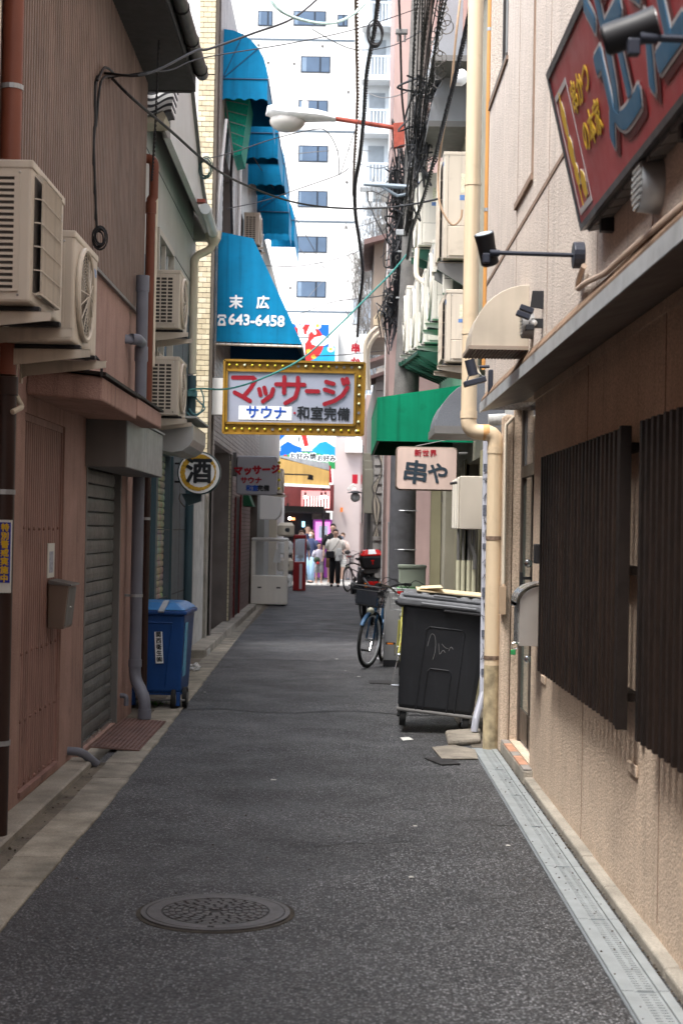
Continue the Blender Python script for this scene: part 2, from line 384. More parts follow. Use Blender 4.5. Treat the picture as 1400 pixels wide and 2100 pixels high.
# ============================================================ SETTING: ground
g=MB()
road=MB()
NX=12
road.add([(-1.6+3.1*i/NX*1.0,-28+ j*2.0,0.0) for j in range(38) for i in range(NX+1)],[(j*(NX+1)+i,j*(NX+1)+i+1,(j+1)*(NX+1)+i+1,(j+1)*(NX+1)+i) for j in range(37) for i in range(NX)])
struct(road.ob('road',ASPH))
struct(MB().box(-250,-150,-.35,250,400,-.06).ob('ground',concd))
struct(MB().box(-12,44.6,-.05,14,60,.008).ob('cross_street',mat('pale_paving',(.42,.40,.365),.8,var=.1,fine=.1)))
# left kerb: single stones
kb=struct(MB().box(-1.53,-10,-.05,-1.30,46,-.004).ob('kerb',concd))
def kx(y): return -1.29-.012*max(0,y-9)*1.05 if y<32 else -1.56
km=[]
for t in range(3):
    mb=MB(); mb.box(-.115,.004,-.03,.115,.596,.012); km.append(mb.mesh('kerb_stone',mat('kerb_stone_%d'%t,[(.25,.225,.18),(.22,.20,.165),(.28,.25,.20)][t],.9,var=.35,vs=5,bump=.6,bs=90,fine=.15)))
for i in range(62):
    y=-4+.6*i
    o=inst('kerb_stone',km[R_.randrange(3)],kb,Matrix.Translation((kx(y)-.115+R_.uniform(-.004,.004),y,R_.uniform(-.003,.004)))@Matrix.Rotation(R_.uniform(-.004,.004)-.003,4,'Z'))
    bv=o.modifiers.new('b','BEVEL'); bv.width=.006; bv.segments=1
struct(MB().box(-1.9,-10,-.05,-1.52,10.45,.004).ob('gutter',concd))
struct(MB().box(-2.4,12.75,-.05,-1.46,46,.003).ob('gutter_beyond_ramp',concd))
struct(MB().box(-1.9,10.45,-.3,-1.4,12.75,-.25).ob('gutter_pit',dark))
st=MB(); st.prism([(-1.78,-6,-.02),(-1.6,-6,-.02),(-1.6,-6,.035),(-1.615,-6,.045),(-1.78,-6,.045)],(0,16.4,0)); struct(st.ob('left_footing',conc))
# right side drain with slotted covers
dr=struct(MB().box(.985,-3,-.04,1.165,11.5,.0035).ob('drain_channel',mat('drain_frame_grey',(.23,.25,.26),.5,metal=.3,var=.12)))
gm=MB(); L_=1.0
gm.box(0,.004,0,.042,L_-.004,.012); gm.box(.128,.004,0,.165,L_-.004,.012); gm.box(.045,.004,0,.056,L_-.004,.008); gm.box(.114,.004,0,.125,L_-.004,.008)
for k in range(34):
    gm.box(.056,.02+k*.0288,0,.114,.02+k*.0288+.019,.008)
gm.box(.078,.02,0,.092,.98,.0072)
gmm=gm.mesh('drain_cover',mat('drain_cover_grey',(.33,.36,.37),.45,metal=.35,var=.12,vs=8))
for i in range(15):
    inst('drain_cover',gmm,dr,Matrix.Translation((.992+R_.uniform(-.001,.001),-3.6+i*1.0+.0,.004)))
ks=MB()
for i in range(22):
    y=-4+i*.64; ks.box(1.18,y+.003,-.03,1.245,y+.637,.045+R_.uniform(-.003,.003))
ksb=struct(MB().box(1.182,-4,-.04,1.243,10,.0).ob('right_kerb_strip',conc)); ks.ob('kerb_strip_stone',conc,ksb,bevel=.01)
struct(MB().box(.99,11.5,-.05,1.5,46,.006).ob('right_verge',concd))
# loose slabs by the drain end
sb=MB(); 
sb.prism([G(885,1535,.004),G(905,1558,.004),G(980,1558,.004),G(975,1540,.004),G(930,1530,.004)],(0,0,.012))
tag(sb.ob('concrete_slab',mat('slab_brown',(.22,.195,.16),.9,var=.3,vs=7,bump=.5,bs=80,fine=.15),bevel=.005),'flat broken concrete slab at the far end of the drain, in front of the cream pipe','slab')
sb=MB(); sb.prism([G(912,1510,.0),G(918,1533,.0),G(985,1527,.0),G(985,1505,.0)],(0,0,.05))
tag(sb.ob('concrete_block',MATS['slab_brown'],bevel=.02),'low grey concrete block under the right end of the black bin','block')
tag(MB().prism([G(870,1556,.004),G(905,1570,.004),G(943,1568,.004),G(915,1554,.004)],(0,0,.008)).ob('meter_cover',mat('cast_iron',(.045,.043,.043),.55,metal=.4,var=.25,vs=10)),'small dark rectangular iron cover set in the asphalt before the bin','cover')
tag(MB().prism([G(755,1396,.002),G(758,1402,.002),G(806,1404,.002),G(800,1397,.002)],(0,0,.008)).ob('valve_cover',mat('cast_iron',(.045,.043,.043))),'thin grey iron cover in the asphalt in front of the blue bicycle','cover')
tag(MB().prism([G(820,1513,.004),G(826,1519,.004),G(847,1517,.004),G(838,1512,.004)],(0,0,.003)).ob('litter_paper',paper),'white scrap of paper on the road before the black bin','litter')
# manhole
mc=(-.485,6.44,0); mh=thing('manhole_cover','round iron manhole cover with a concentric wave pattern in the near road','manhole cover',mc)
iron=mat('manhole_iron',(.085,.078,.076),.5,metal=.35,var=.2,vs=9,fine=.15)
def ring(mb,c,r0,r1,z0,z1,a0=0,a1=2*PI,n=48):
    k=max(2,int(n*(a1-a0)/(2*PI))); b=len(mb.v)
    for i in range(k+1):
        a=a0+(a1-a0)*i/k
        for (r,z) in ((r0,z0),(r1,z0),(r1,z1),(r0,z1)): mb.v.append((c[0]+r*math.cos(a),c[1]+r*math.sin(a),z))
    for i in range(k):
        for j in range(4): mb.f.append((b+i*4+j,b+i*4+(j+1)%4,b+(i+1)*4+(j+1)%4,b+(i+1)*4+j))
    mb.f.append((b,b+1,b+2,b+3)); mb.f.append((b+k*4+3,b+k*4+2,b+k*4+1,b+k*4)); return mb
ring(MB(),mc,.285,.305,.0,.010,n=64).ob('frame',iron,mh); ring(MB(),mc,.3055,.325,.0,.003,n=64).ob('dirt_joint',mat('dirt_joint',(.045,.038,.03),.95,var=.5,vs=14),mh)
MB().cyl((mc[0],mc[1],.001),(mc[0],mc[1],.006),.283,n=64).ob('plate',mat('manhole_groove',(.03,.028,.028),.7,var=.2),mh)
ring(MB(),mc,.222,.281,.003,.0105,n=64).ob('rim',iron,mh)
pt=MB(); R2=random.Random(3)
for k,(r0,r1) in enumerate([(.03,.052),(.058,.080),(.086,.108),(.114,.136),(.142,.164),(.170,.190),(.196,.214)]):
    nseg=6+k*3; off=R2.uniform(0,1)
    for i in range(nseg):
        a=2*PI*(i+off)/nseg; ring(pt,mc,r0+.003*math.sin(3*a),r1+.003*math.sin(3*a),.003,.0105,a,a+2*PI/nseg-.012/((r0+r1)/2)*1.0,n=72)
pt.ob('raised_pattern',iron,mh)
MB().box(mc[0]-.012,mc[1]-.268,.008,mc[0]+.014,mc[1]-.248,.0115).ob('lifting_hole',dark,mh)

# ============================================================ L1 pink building (left, near)
XW=-1.75
b1=thing('pink_building','two storey pink stucco building with brown corrugated upper wall, left foreground','building',(-1.75,8,0))
ops=[(8.62,9.86,.07,2.2),(10.72,12.42,.03,2.0)]
facade(XW,1,-25,13.3,0,3.38,ops,.07,end1=2).ob('wall',pink,b1)
pn=MB()  # painted corrugated panel
def ribs(mb,x,y0,y1,z0,z1,pitch,d,duty=.5,sg=1):
    n=int(round((y1-y0)/pitch)); pr=[]
    for i in range(n):
        a=y0+i*pitch; e=pitch*.12
        pr+=[(x,a),(x,a+pitch*(1-duty)-e),(x+sg*d,a+pitch*(1-duty)),(x+sg*d,a+pitch-e)]
    pr.append((x,y0+n*pitch)); b=len(mb.v)
    for (px_,py_) in pr: mb.v+=[(px_,py_,z0),(px_,py_,z1)]
    for i in range(len(pr)-1): mb.f.append((b+2*i,b+2*i+2,b+2*i+3,b+2*i+1))
    return mb
ribs(pn,XW-.03,8.62,9.86,.07,2.2,.062,.010,.75); po=pn.ob('painted_panel',pinkpan,b1)
fr=MB(); fr.box(XW-.06,8.62,2.16,XW-.012,9.86,2.2); fr.box(XW-.06,8.62,.07,XW-.012,8.645,2.16); fr.box(XW-.06,9.835,.07,XW-.012,9.86,2.16); fr.box(XW-.03,8.645,.07,XW+.01,9.835,.10); fr.ob('panel_frame',pinkpan,b1)
rv=MB()
for z in (1.56,.86,.48,.12):
    for k in range(8): rv.sph((XW-.018,8.72+k*.15,z+R_.uniform(-.004,.004)),.011,n=6,m=4)
rv.ob('rivets',pinkpan,po)
# corrugated upper wall in panels
for i in range(10):
    y0=13.38-(i+1)*.88*1.0; y1=y0+.88
    if y0<4.5: break
    ribs(MB(),XW-.004+R_.uniform(-.002,.002),y0,y1-.001,3.385,5.40,.068,.03,.55).ob('corrugated_panel',corr,b1)
ribs(MB(),XW-.004,-25,y1,3.385,5.4,.22,.013).ob('corrugated_panel',corr,b1)
fl=MB(); fl.prism([(XW-.01,-25,3.36),(XW+.035,-25,3.35),(XW+.035,-25,3.375),(XW-.01,-25,3.40)],(0,38.42,0)); fl.box(XW-.01,13.37,3.385,XW+.02,13.41,5.39); fl.ob('flashing',galvd,b1)
xe=P(399,178,13.5)[0]
ev=MB(); ev.box(-4.5,-25,5.39,xe,13.62,5.415); ev.box(xe-.03,-25,5.385,xe,13.62,5.60); ev.box(-4.5,13.60,5.383,xe-.032,13.65,5.55); ev.ob('eave',mat('dark_eave',(.035,.033,.033),.6,var=.1),b1)
MB().add([(-4.5,-25,5.9),(xe+.05,-25,5.6),(xe+.05,13.7,5.6),(-4.5,13.7,6.2)],[(0,1,2,3)]).ob('roof',galvd,b1)
MB().box(-6,13.0,0,-1.80,13.28,5.38).ob('end_wall',corr,b1)
# gutter on that eave
gu=MB(); gx=xe+.06
gu.tube([(gx,-25,5.55),(gx,13.55,5.52)],.055,14)
gt=thing('roof_gutter','dark round gutter along the black eave at upper left','gutter',(gx,0,5.5)); gu.ob('trough',mat('gutter_dark',(.04,.037,.036),.4,var=.1),gt,auto=True)
cl=MB()
for k in range(12): cl.torus((gx,13.4-k*.8,5.52),.0575,.006,'y',16,5)
cl.ob('joint_bands',black,gt)
# pink canopy
cn=thing('pink_canopy','pink stucco door canopy with black metal edging over the corrugated door panel','canopy',(XW,9,2.3))
xo=-1.33
MB().hexa([(XW,8.63,2.30),(xo,8.63,2.27),(xo,10.08,2.27),(XW,10.08,2.30)],[(XW,8.63,2.45),(xo,8.63,2.405),(xo,10.08,2.405),(XW,10.08,2.45)]).ob('slab',pink,cn,bevel=.012)
MB().hexa([(XW,8.61,2.455),(xo+.02,8.61,2.41),(xo+.02,10.1,2.41),(XW,10.1,2.455)],[(XW,8.61,2.475),(xo+.02,8.61,2.428),(xo+.02,10.1,2.428),(XW,10.1,2.475)]).ob('edging',darkb,cn)
MB().hexa([(XW,10.11,2.31),(xo,10.11,2.30),(xo,11.45,2.30),(XW,11.45,2.31)],[(XW,10.11,2.45),(xo,10.11,2.415),(xo,11.45,2.415),(XW,11.45,2.45)]).ob('slab',pink,cn,bevel=.01)
MB().hexa([(XW,10.105,2.455),(xo+.015,10.105,2.42),(xo+.015,11.47,2.42),(XW,11.47,2.455)],[(XW,10.105,2.475),(xo+.015,10.105,2.436),(xo+.015,11.47,2.436),(XW,11.47,2.475)]).ob('edging',darkb,cn)
# shutter + box
sx=MB(); sx.box(XW,10.66,1.985,-1.475,12.78,2.33); s1=sx.ob('shutter_box',galvd,b1,bevel=.004)
MB().box(-1.474,10.67,1.99,-1.469,11.72,2.325).ob('cover_plate',galv,s1); MB().box(-1.474,11.73,1.99,-1.469,12.775,2.325).ob('cover_plate',galv,s1)
MB().box(-1.78,10.64,2.332,-1.455,12.80,2.345).ob('box_lid',galv,s1)
sh=MB().box(XW-.07,10.72,.02,XW-.06,12.42,2.0).ob('shutter',dark,b1)
sm=MB(); sm.prism([(0,0,0),(0,0,.098),(.012,0,.090),(.016,0,.06),(.016,0,.030),(.012,0,.006)],(0,1.58,0))
for k in range(3): sm.box(.016,.002,.030+k*.012,.0185,1.578,.036+k*.012)
smm=sm.mesh('slat',shut)
for k in range(19): inst('slat',smm,sh,Matrix.Translation((XW-.058,10.78,.06+k*.1015))@Matrix.Rotation(R_.uniform(-.001,.001),4,'X'))
MB().box(XW-.058,10.74,.03,XW-.03,12.40,.058).ob('bottom_rail',steel,sh)
rl=MB(); rl.box(XW-.06,10.72,.02,XW+.004,10.775,2.0); rl.box(XW-.06,12.365,.02,XW+.004,12.42,2.0); rl.ob('guide_rail',galvd,sh)
# ramp plate over the gutter
rp=thing('ramp_plate','rusty brown checker plate ramp lying from the grey shutter to the kerb','ramp',(-1.6,11.8,.03))
MB().hexa([(-1.72,10.95,.03),(-1.38,10.95,.013),(-1.38,12.62,.013),(-1.72,12.62,.03)],[(-1.72,10.95,.04),(-1.38,10.95,.02),(-1.38,12.62,.02),(-1.72,12.62,.04)]).ob('plate',rust,rp)
tr=MB()
for i in range(11):
    for j in range(46):
        x=-1.705+i*.0305; y=10.975+j*.036; z=.0405-(x+1.72)/.34*.02
        tr.box(x,y,z-.002,x+.02,y+.008,z+.0022) if (i+j)%2 else tr.box(x+.006,y-.006,z-.002,x+.014,y+.016,z+.0022)
o=tr.ob('tread_studs',rust,rp); o['kind']='stuff'
# downpipes on the left wall
def downpipe(label,path,r,m_,loc,bands=(),name='drainpipe',n=16,joints=()):
    t=thing(name,label,'pipe',loc); MB().tube(path,r,n).ob('pipe',m_,t,auto=True)
    for (p,q) in joints: MB().cyl(p,q,r*1.13,n=n).ob('socket',m_,t,auto=True)
    for z,wx in bands:
        q=MB(); x,y=wx[0],wx[1]; q.cyl((x,y,z-.012),(x,y,z+.012),r*1.09,n=n); q.box(x-.0,y-.006,z-.01,wx[2],y+.006,z+.01); q.ob('clamp',galv,t)
    return t
gx0=-1.655; gy=12.75
pa=[(gx0,gy,3.62),(gx0,gy,.46)]+elbow((gx0,gy,.5),(gx0,gy,.33),(gx0+.1,gy-.12,.22),.09)+elbow((gx0,gy,.33),(gx0+.1,gy-.12,.20),(gx0+.1,gy-.12,-.1),.07)+[(gx0+.1,gy-.12,-.25)]
dp=downpipe('thick grey plastic drainpipe beside the grey shutter, bent at its foot',pa,.049,pipeg,(gx0,gy,0),bands=[(1.02,(gx0,gy,XW))],joints=[((gx0,gy,3.5),(gx0,gy,3.63)),((gx0,gy,2.93),(gx0,gy,3.05)),((gx0,gy,.44),(gx0,gy,.5)),((gx0+.1,gy-.12,.04),(gx0+.1,gy-.12,.11))])
MB().tube([(XW-.02,gy-.25,3.08),(gx0-.02,gy-.25,3.08)]+elbow((gx0-.05,gy-.25,3.08),(gx0,gy-.25,3.08),(gx0,gy,3.08),.05)+[(gx0,gy,3.08)],.045,14).ob('side_branch',pipeg,dp,auto=True)
bx,by=-1.70,13.55
p0=Q(300,330,-1.72)
downpipe('reddish brown drainpipe with a hooked top behind the grey drainpipe',[(-1.82,by,4.78)]+elbow((-1.82,by,4.78),(bx+.02,by,4.78),(bx+.02,by,4.5),.07)+[(bx+.02,by,4.45),(bx,by,4.42),(bx,by,.1)],.042,pipeb,(bx,by,0),joints=[((bx,by,4.3),(bx,by,4.40))])
downpipe('thin dark brown pipe running down close behind the grey drainpipe',[(-1.64,13.2,2.3),(-1.64,13.2,.0)],.03,pipedk,(-1.64,13.2,0),bands=[(1.65,(-1.64,13.2,XW))])
downpipe('slim cream pipe on the corner between the pink and the grey houses',[(-1.69,13.78,4.5),(-1.69,13.78,3.0)],.022,cream2,(-1.69,13.78,3))
downpipe('reddish brown pipe at the left edge of the view, behind the nearest air conditioner',[(-1.675,7.75,5.38),(-1.675,7.75,2.32)],.053,pipeb,(-1.675,7.75,2.3),bands=[(3.75,(-1.675,7.75,XW))])
downpipe('black lower pipe at the left edge of the view carrying the yellow and blue notice',[(-1.675,7.75,2.3),(-1.675,7.75,.04)],.056,pipedk,(-1.675,7.75,0),bands=[(1.74,(-1.675,7.75,XW)),(.5,(-1.675,7.75,XW))],joints=[((-1.675,7.75,2.22),(-1.675,7.75,2.31))])
downpipe('pale thin pipe at the far left edge beside the reddish brown pipe',[(-1.70,7.5,5.38),(-1.70,7.5,2.6)],.02,cream2,(-1.7,7.5,2.6))
# small outlet pipe at the wall foot
ot=thing('outlet_pipe','short grey bent outlet pipe poking out of the pink wall near the ramp','pipe',(-1.7,10.35,.1))
MB().tube([(XW-.05,10.2,.115),(XW+.06,10.2,.11)]+elbow((XW+.06,10.2,.11),(XW+.10,10.2,.1),(XW+.16,10.25,.04),.03)+[(XW+.18,10.27,.02)],.028,12).ob('pipe',pipeg,ot,auto=True)
ot2=thing('outlet_pipe','tiny grey elbow pipe on the pink wall left of the blue bin','pipe',(-1.7,12.6,.2)); MB().tube([(XW-.02,12.6,.22)]+elbow((XW,12.6,.22),(XW+.05,12.6,.22),(XW+.05,12.6,.1),.03)+[(XW+.05,12.6,.14)],.02,10).ob('pipe',pipeg,ot2)
# notice on the black pipe
nb=thing('notice_board','narrow blue notice with yellow writing and white border strapped to the black pipe','notice',(-1.675,7.66,1.4))
a=P(6,1066,7.66); b_=P(24,1216,7.66)
x0,x1,z0,z1=a[0]-.035,b_[0]-.004,b_[2],a[2]
MB().box(x0,7.655,z0,x1,7.67,z1).ob('plate',paper,nb); MB().box(x0+.012,7.651,z0+.05,x1-.004,7.654,z1-.012).ob('blue_field',mat('notice_blue',(.02,.03,.32),.5,var=0),nb)
for k,ch in enumerate('特別警戒実施中'): text(ch,.040,yelp,nb,face_cam(((x0+x1)/2+.010,7.649,z1-.04-k*.0415)),bold=.0016)
# mailbox left
ml=thing('mailbox','grey beige sheet metal mailbox with a lid hung on the pink corrugated door panel','mailbox',(-1.7,9.6,1.1))
MB().hexa([(XW-.01,9.46,.955),(-1.66,9.44,.955),(-1.66,9.72,.955),(XW-.01,9.72,.955)],[(XW-.01,9.46,1.22),(-1.635,9.44,1.22),(-1.635,9.72,1.22),(XW-.01,9.72,1.22)]).ob('body',mat('mailbox_taupe',(.20,.15,.12),.45,metal=.2,var=.1),ml,bevel=.004)
MB().hexa([(XW-.01,9.45,1.222),(-1.615,9.43,1.215),(-1.615,9.735,1.215),(XW-.01,9.735,1.222)],[(XW-.01,9.45,1.25),(-1.62,9.43,1.225),(-1.62,9.735,1.225),(XW-.01,9.735,1.25)]).ob('lid',galvd,ml,bevel=.002)
MB().hexa([(-1.659,9.45,.97),(-1.655,9.45,.97),(-1.655,9.71,.97),(-1.659,9.71,.97)],[(-1.636,9.45,1.2),(-1.632,9.45,1.2),(-1.632,9.71,1.2),(-1.636,9.71,1.2)]).ob('door',galvd,ml)
MB().sph((-1.643,9.56,1.08),.008).ob('lock',steel,ml)
pq=thing('posted_paper','faded paper strip taped above the left mailbox','paper',(XW,9.55,1.3)); MB().box(XW-.02,9.45,1.26,XW-.014,9.66,1.47).ob('sheet',paper,pq); MB().box(XW-.0138,9.49,1.29,XW-.0132,9.62,1.42).ob('print_block',mat('faded_print',(.36,.38,.45),.8,var=.4,vs=60),pq)
# ============================================================ air conditioners
def make_ac(label,w,d,h,style,m_,fan='round',stand=True,sides=(-1,1),group='air conditioning outdoor units'):
    t=thing('air_conditioner',label,'air conditioner',(0,0,0),group,local=True)
    MB().box(.03,-w/2,0,.03+d,w/2,h).ob('casing',m_,t,bevel=.012)
    MB().box(.025,-w/2-.004,h-.03,.035+d,w/2+.004,h+.006).ob('lid',m_,t,bevel=.006)
    for s in sides:
        y=s*w/2; sg=s
        g_=MB(); x0,x1,z0,z1=.05,.03+d-.058,.05,h-.06
        g_.box(x0,y,z0,x1,y+sg*.003,z1); q=g_.ob('side_vent',acdk,t)
        b=MB(); yo,yi=y+sg*.0035,y+sg*.009
        if style=='slots': nr,nc,ft=19,1,.45
        elif style=='big': nr,nc,ft=8,1,.13
        else: nr,nc,ft=13,3,.32
        ph=(z1-z0)/nr; pw=(x1-x0)/nc
        for i in range(nr+1): b.box(x0-.01,yo,z0+i*ph-ph*ft/2,x1+.01,yi,z0+i*ph+ph*ft/2)
        for j in range(nc+1): b.box(x0+j*pw-(.006 if 0<j<nc else .012),yo,z0-.006,x0+j*pw+(.006 if 0<j<nc else .012),yi+.0006,z1+.006)
        b.ob('side_grille',m_,q)
    xf=.03+d; cy=-.0+w*.10*(-1); cz=h*.5
    if fan=='round':
        R=h*.42; f=MB(); f.cyl((xf-.001,cy,cz),(xf+.004,cy,cz),R*.97,n=32); fo=f.ob('fan_opening',acdk,t)
        f=MB(); f.torus((xf+.012,cy,cz),R,.014,'x',36,8); rg=f.ob('fan_guard',m_,t,auto=True)
        f=MB()
        for k in range(1,int(R/.016)): f.torus((xf+.014,cy,cz),k*.016,.0014,'x',28,4)
        for k in range(8):
            a=PI*k/8; f.tube([(xf+.014,cy+R*math.cos(a),cz+R*math.sin(a)),(xf+.034,cy,cz),(xf+.014,cy-R*math.cos(a),cz-R*math.sin(a))],.003,4)
        f.ob('guard_wires',m_,rg)
        f=MB()
        for k in range(3):
            a=2*PI*k/3; f.prism([(xf+.005,cy+.03*math.cos(a),cz+.03*math.sin(a)),(xf+.009,cy+R*.9*math.cos(a-.35),cz+R*.9*math.sin(a-.35)),(xf+.006,cy+R*.9*math.cos(a+.5),cz+R*.9*math.sin(a+.5))],(.003,0,0))
        f.ob('fan_blade',black,fo)
    else:
        f=MB(); f.box(xf-.001,-w/2+.06,.05,xf+.003,w/2-.20,h-.05); fo=f.ob('fan_opening',acdk,t)
        f=MB(); y0,y1,z0,z1=-w/2+.055,w/2-.195,.045,h-.045
        for k in range(6): z=z0+(z1-z0)*k/5; f.tube([(xf+.004,y0,z),(xf+.03,y0+.02,z),(xf+.03,y1-.02,z),(xf+.004,y1,z)],.003,4)
        for k in range(18): y=y0+.02+(y1-y0-.04)*k/17; f.tube([(xf+.004,y,z0),(xf+.03,y,z0+.01),(xf+.03,y,z1-.01),(xf+.004,y,z1)],.0022,4)
        f.ob('fan_guard',m_,t)
        MB().box(xf+.022,y0+.06,z0,xf+.028,y1,z1).ob('deflector_plate',m_,t,bevel=.01)
    if 1 not in sides:
        yq=w/2; q_=MB(); q_.box(.10,yq,.03,.03+d-.06,yq+.012,h*.30); q_.ob('service_cover',m_,t,bevel=.004)
        q_=MB(); q_.box(.03+d-.045,yq,.01,.03+d-.042,yq+.0015,h-.03); q_.box(.06,yq,h*.31,.03+d-.045,yq+.0015,h*.31+.003); q_.ob('panel_joint',acdk,t)
        q_=MB(); q_.box(.12,yq,h*.62,.19,yq+.0015,h*.80); q_.ob('rating_label',mat('rating_label',(.62,.62,.45),.5,var=.3,vs=60),t); MB().box(.12,yq,h*.55,.20,yq+.0015,h*.60).ob('blue_sticker',mat('badge_blue',(.12,.22,.45),.4,var=.2,vs=80),t)
        q_=MB(); q_.tube([(.06,yq+.02,h*.12),(.05,yq+.035,-.03),(-.0,yq+.03,-.12)],.018,8); q_.ob('lagged_pipe',cream2,t)
    MB().box(xf+.001,w/2-.13,h-.12,xf+.003,w/2-.05,h-.08).ob('badge',mat('badge_blue',(.12,.22,.45),.4,var=.2,vs=80),t)
    sc=MB()
    for y in (-w/2+.012,w/2-.012):
        for z in (.03,h-.045): sc.sph((xf-.05,y+(-.012 if y<0 else .012),z),.006,n=6,m=4)
    sc.ob('screws',steel,t)
    ft=MB()
    for y in (-w*.32,w*.32): ft.box(.04,y-.025,-.022,.03+d+.02,y+.025,-.001)
    ft.ob('feet',black,t,bevel=.004)
    if stand:
        for y in (-w*.36,w*.36):
            b=MB(); b.prism([(-.005,y,-.024),(.03+d+.07,y,-.024),(.03+d+.07,y,-.06),(.03,y,-.11),(-.005,y,-.13)],(0,.006,0))
            b.box(-.005,y,-.026,.03+d+.07,y+.035,-.023); b.box(-.005,y-.02,-.15,.004,y+.03,-.02); b.ob('bracket',m_,t)
    return t
aL1=make_ac('ivory air conditioner with long side slots and a square fan grille, above the pink canopy',.74,.385,.585,'slots',acw,'square'); aL1.location=(XW+.03,6.83,2.50)
aL2=make_ac('ivory air conditioner with square side openings and round fan on the corrugated wall',.72,.345,.54,'big',acw,'round'); aL2.location=(XW+.05,7.98,2.475)
aL3=make_ac('ivory air conditioner with gridded side vents by the upper window of the grey house',.66,.26,.53,'grid',acw,'round'); aL3.location=(-1.80,14.62,3.40)
aL4=make_ac('ivory air conditioner below the other one on the slate blue part of the grey house',.66,.27,.53,'grid',acw,'round'); aL4.location=(-1.80,14.55,2.60)
def place_ac(src,x,y,z,rz,label):
    return dup(src,(x,y,z),rz,label,'air conditioning outdoor units')
# refrigerant hose near the ACs
hz=thing('coolant_hose','cream insulated hose hanging from the nearest air conditioner and curling at the wall','hose',(-1.6,7.7,2.3))
MB().tube(smooth_path([P(62,690,7.9),P(45,715,7.9),P(32,755,7.85),P(30,800,7.8),P(44,832,7.8),P(40,838,7.75),P(26,845,7.7)]),.014,8).ob('hose',cream2,hz,auto=True)
# tar seams and old patches on the road
Rs=random.Random(12)
def seam(label,pts,w0,m_):
    L1=[];L2=[]
    for (x,y) in pts:
        a=w0*Rs.uniform(.5,1.4); L1.append((x,y-a,.0035)); L2.append((x,y+a*Rs.uniform(.6,1.2),.0035))
    q=MB(); n=len(pts); q.v=L1+L2; q.f=[(i,i+1,n+i+1,n+i) for i in range(n-1)]; return struct(q.ob('road_seam',m_))
tarm=mat('tar_seam',(.022,.022,.023),.55,var=.3,vs=20,bump=.5,bs=90)
seam('a',[(-1.3+i*.16,13.6+.10*math.sin(i*.9)+Rs.uniform(-.05,.05),) for i in range(15)],.03,tarm)
seam('b',[(-1.32+i*.19,23.8+Rs.uniform(-.1,.1)) for i in range(12)],.10,tarm)
seam('c',[(-1.0+i*.13,18.9+Rs.uniform(-.08,.08)) for i in range(9)],.05,tarm)
seam('d',[(-.35+i*.09,27.6+Rs.uniform(-.03,.03)) for i in range(6)],.10,mat('pale_scar',(.13,.12,.115),.8,var=.3,vs=15))
q=MB()
for k in range(70):
    x,y,r=Rs.uniform(-1.2,.9),Rs.uniform(5.2,22),Rs.uniform(.008,.022); q.poly([(x+r*math.cos(2*PI*i/9)*Rs.uniform(.8,1.2),y+r*math.sin(2*PI*i/9)*Rs.uniform(.8,1.2),.0016) for i in range(9)])
o=q.ob('gum_spots',tarm); o['kind']='stuff'; o['label']='dark flattened gum spots on the asphalt'
def crack(x,y,n,dx,dy):
    q=MB(); L1=[];L2=[]
    for i in range(n):
        w_=Rs.uniform(.002,.007); L1.append((x,y-w_,.0019)); L2.append((x,y+w_,.0019)); x+=dx*Rs.uniform(.4,1.6)+Rs.uniform(-.03,.03); y+=dy*Rs.uniform(.2,1.8)+Rs.uniform(-.04,.04)
    q.v=L1+L2; q.f=[(i,i+1,n+i+1,n+i) for i in range(n-1)]; struct(q.ob('road_crack',tarm))
crack(-1.28,9.6,16,.055,.05); crack(.97,8.5,12,-.05,.03); crack(-.2,7.8,10,.06,.02); crack(-1.3,16.5,14,.08,.04); crack(.9,14.6,12,-.08,-.03)
# ============================================================ L2 two-tone house
b2=thing('two_tone_house','grey and slate blue house with a white gable wall and two air conditioners','building',(-1.8,14,0))
X2=-1.82; ZB=4.05
facade(X2,1,13.35,18.9,ZB,5.6,[(15.0,16.3,ZB,4.42)],.08).ob('upper_wall',greyw,b2)
facade(X2,1,13.35,18.9,0,ZB,[(15.0,16.3,3.25,ZB),(15.1,16.6,.1,2.33)],.08).ob('lower_wall',teal,b2)
sm_=MB()
for z in (1.55,.85,2.75,3.15): sm_.box(X2,13.4,z,X2+.004,18.9,z+.012)
for z in (4.46,): sm_.box(X2,13.4,z,X2+.004,18.9,z+.010)
for z in (5.0,): sm_.box(X2,13.4,z,X2+.003,18.9,z+.012)
for y in (14.4,17.6): sm_.box(X2,y,0,X2+.003,y+.01,4.05)
sm_.ob('siding_seams',mat('seam_grey',(.08,.09,.10),.8,var=0),b2)
MB().box(X2+.002,14.95,0,X2+.05,15.10,2.33).ob('shutter_post',tealp,b2); MB().box(X2+.002,16.6,0,X2+.03,16.68,2.33).ob('shutter_post',tealp,b2)
# window
wf=MB(); wf.box(X2-.03,14.96,3.21,X2+.03,15.03,4.46); wf.box(X2-.03,16.27,3.21,X2+.03,16.34,4.46); wf.box(X2-.03,15.03,4.40,X2+.03,16.27,4.46); wf.box(X2-.03,15.03,3.21,X2+.04,16.27,3.27); wf.box(X2-.03,15.63,3.27,X2+.012,15.69,4.40)
wo=MB().box(X2-.05,15.03,3.27,X2-.045,16.27,4.40).ob('window',glassb,b2); wf.ob('frame',mat('beige_aluminium',(.42,.39,.33),.4,metal=.3,var=.05),wo)
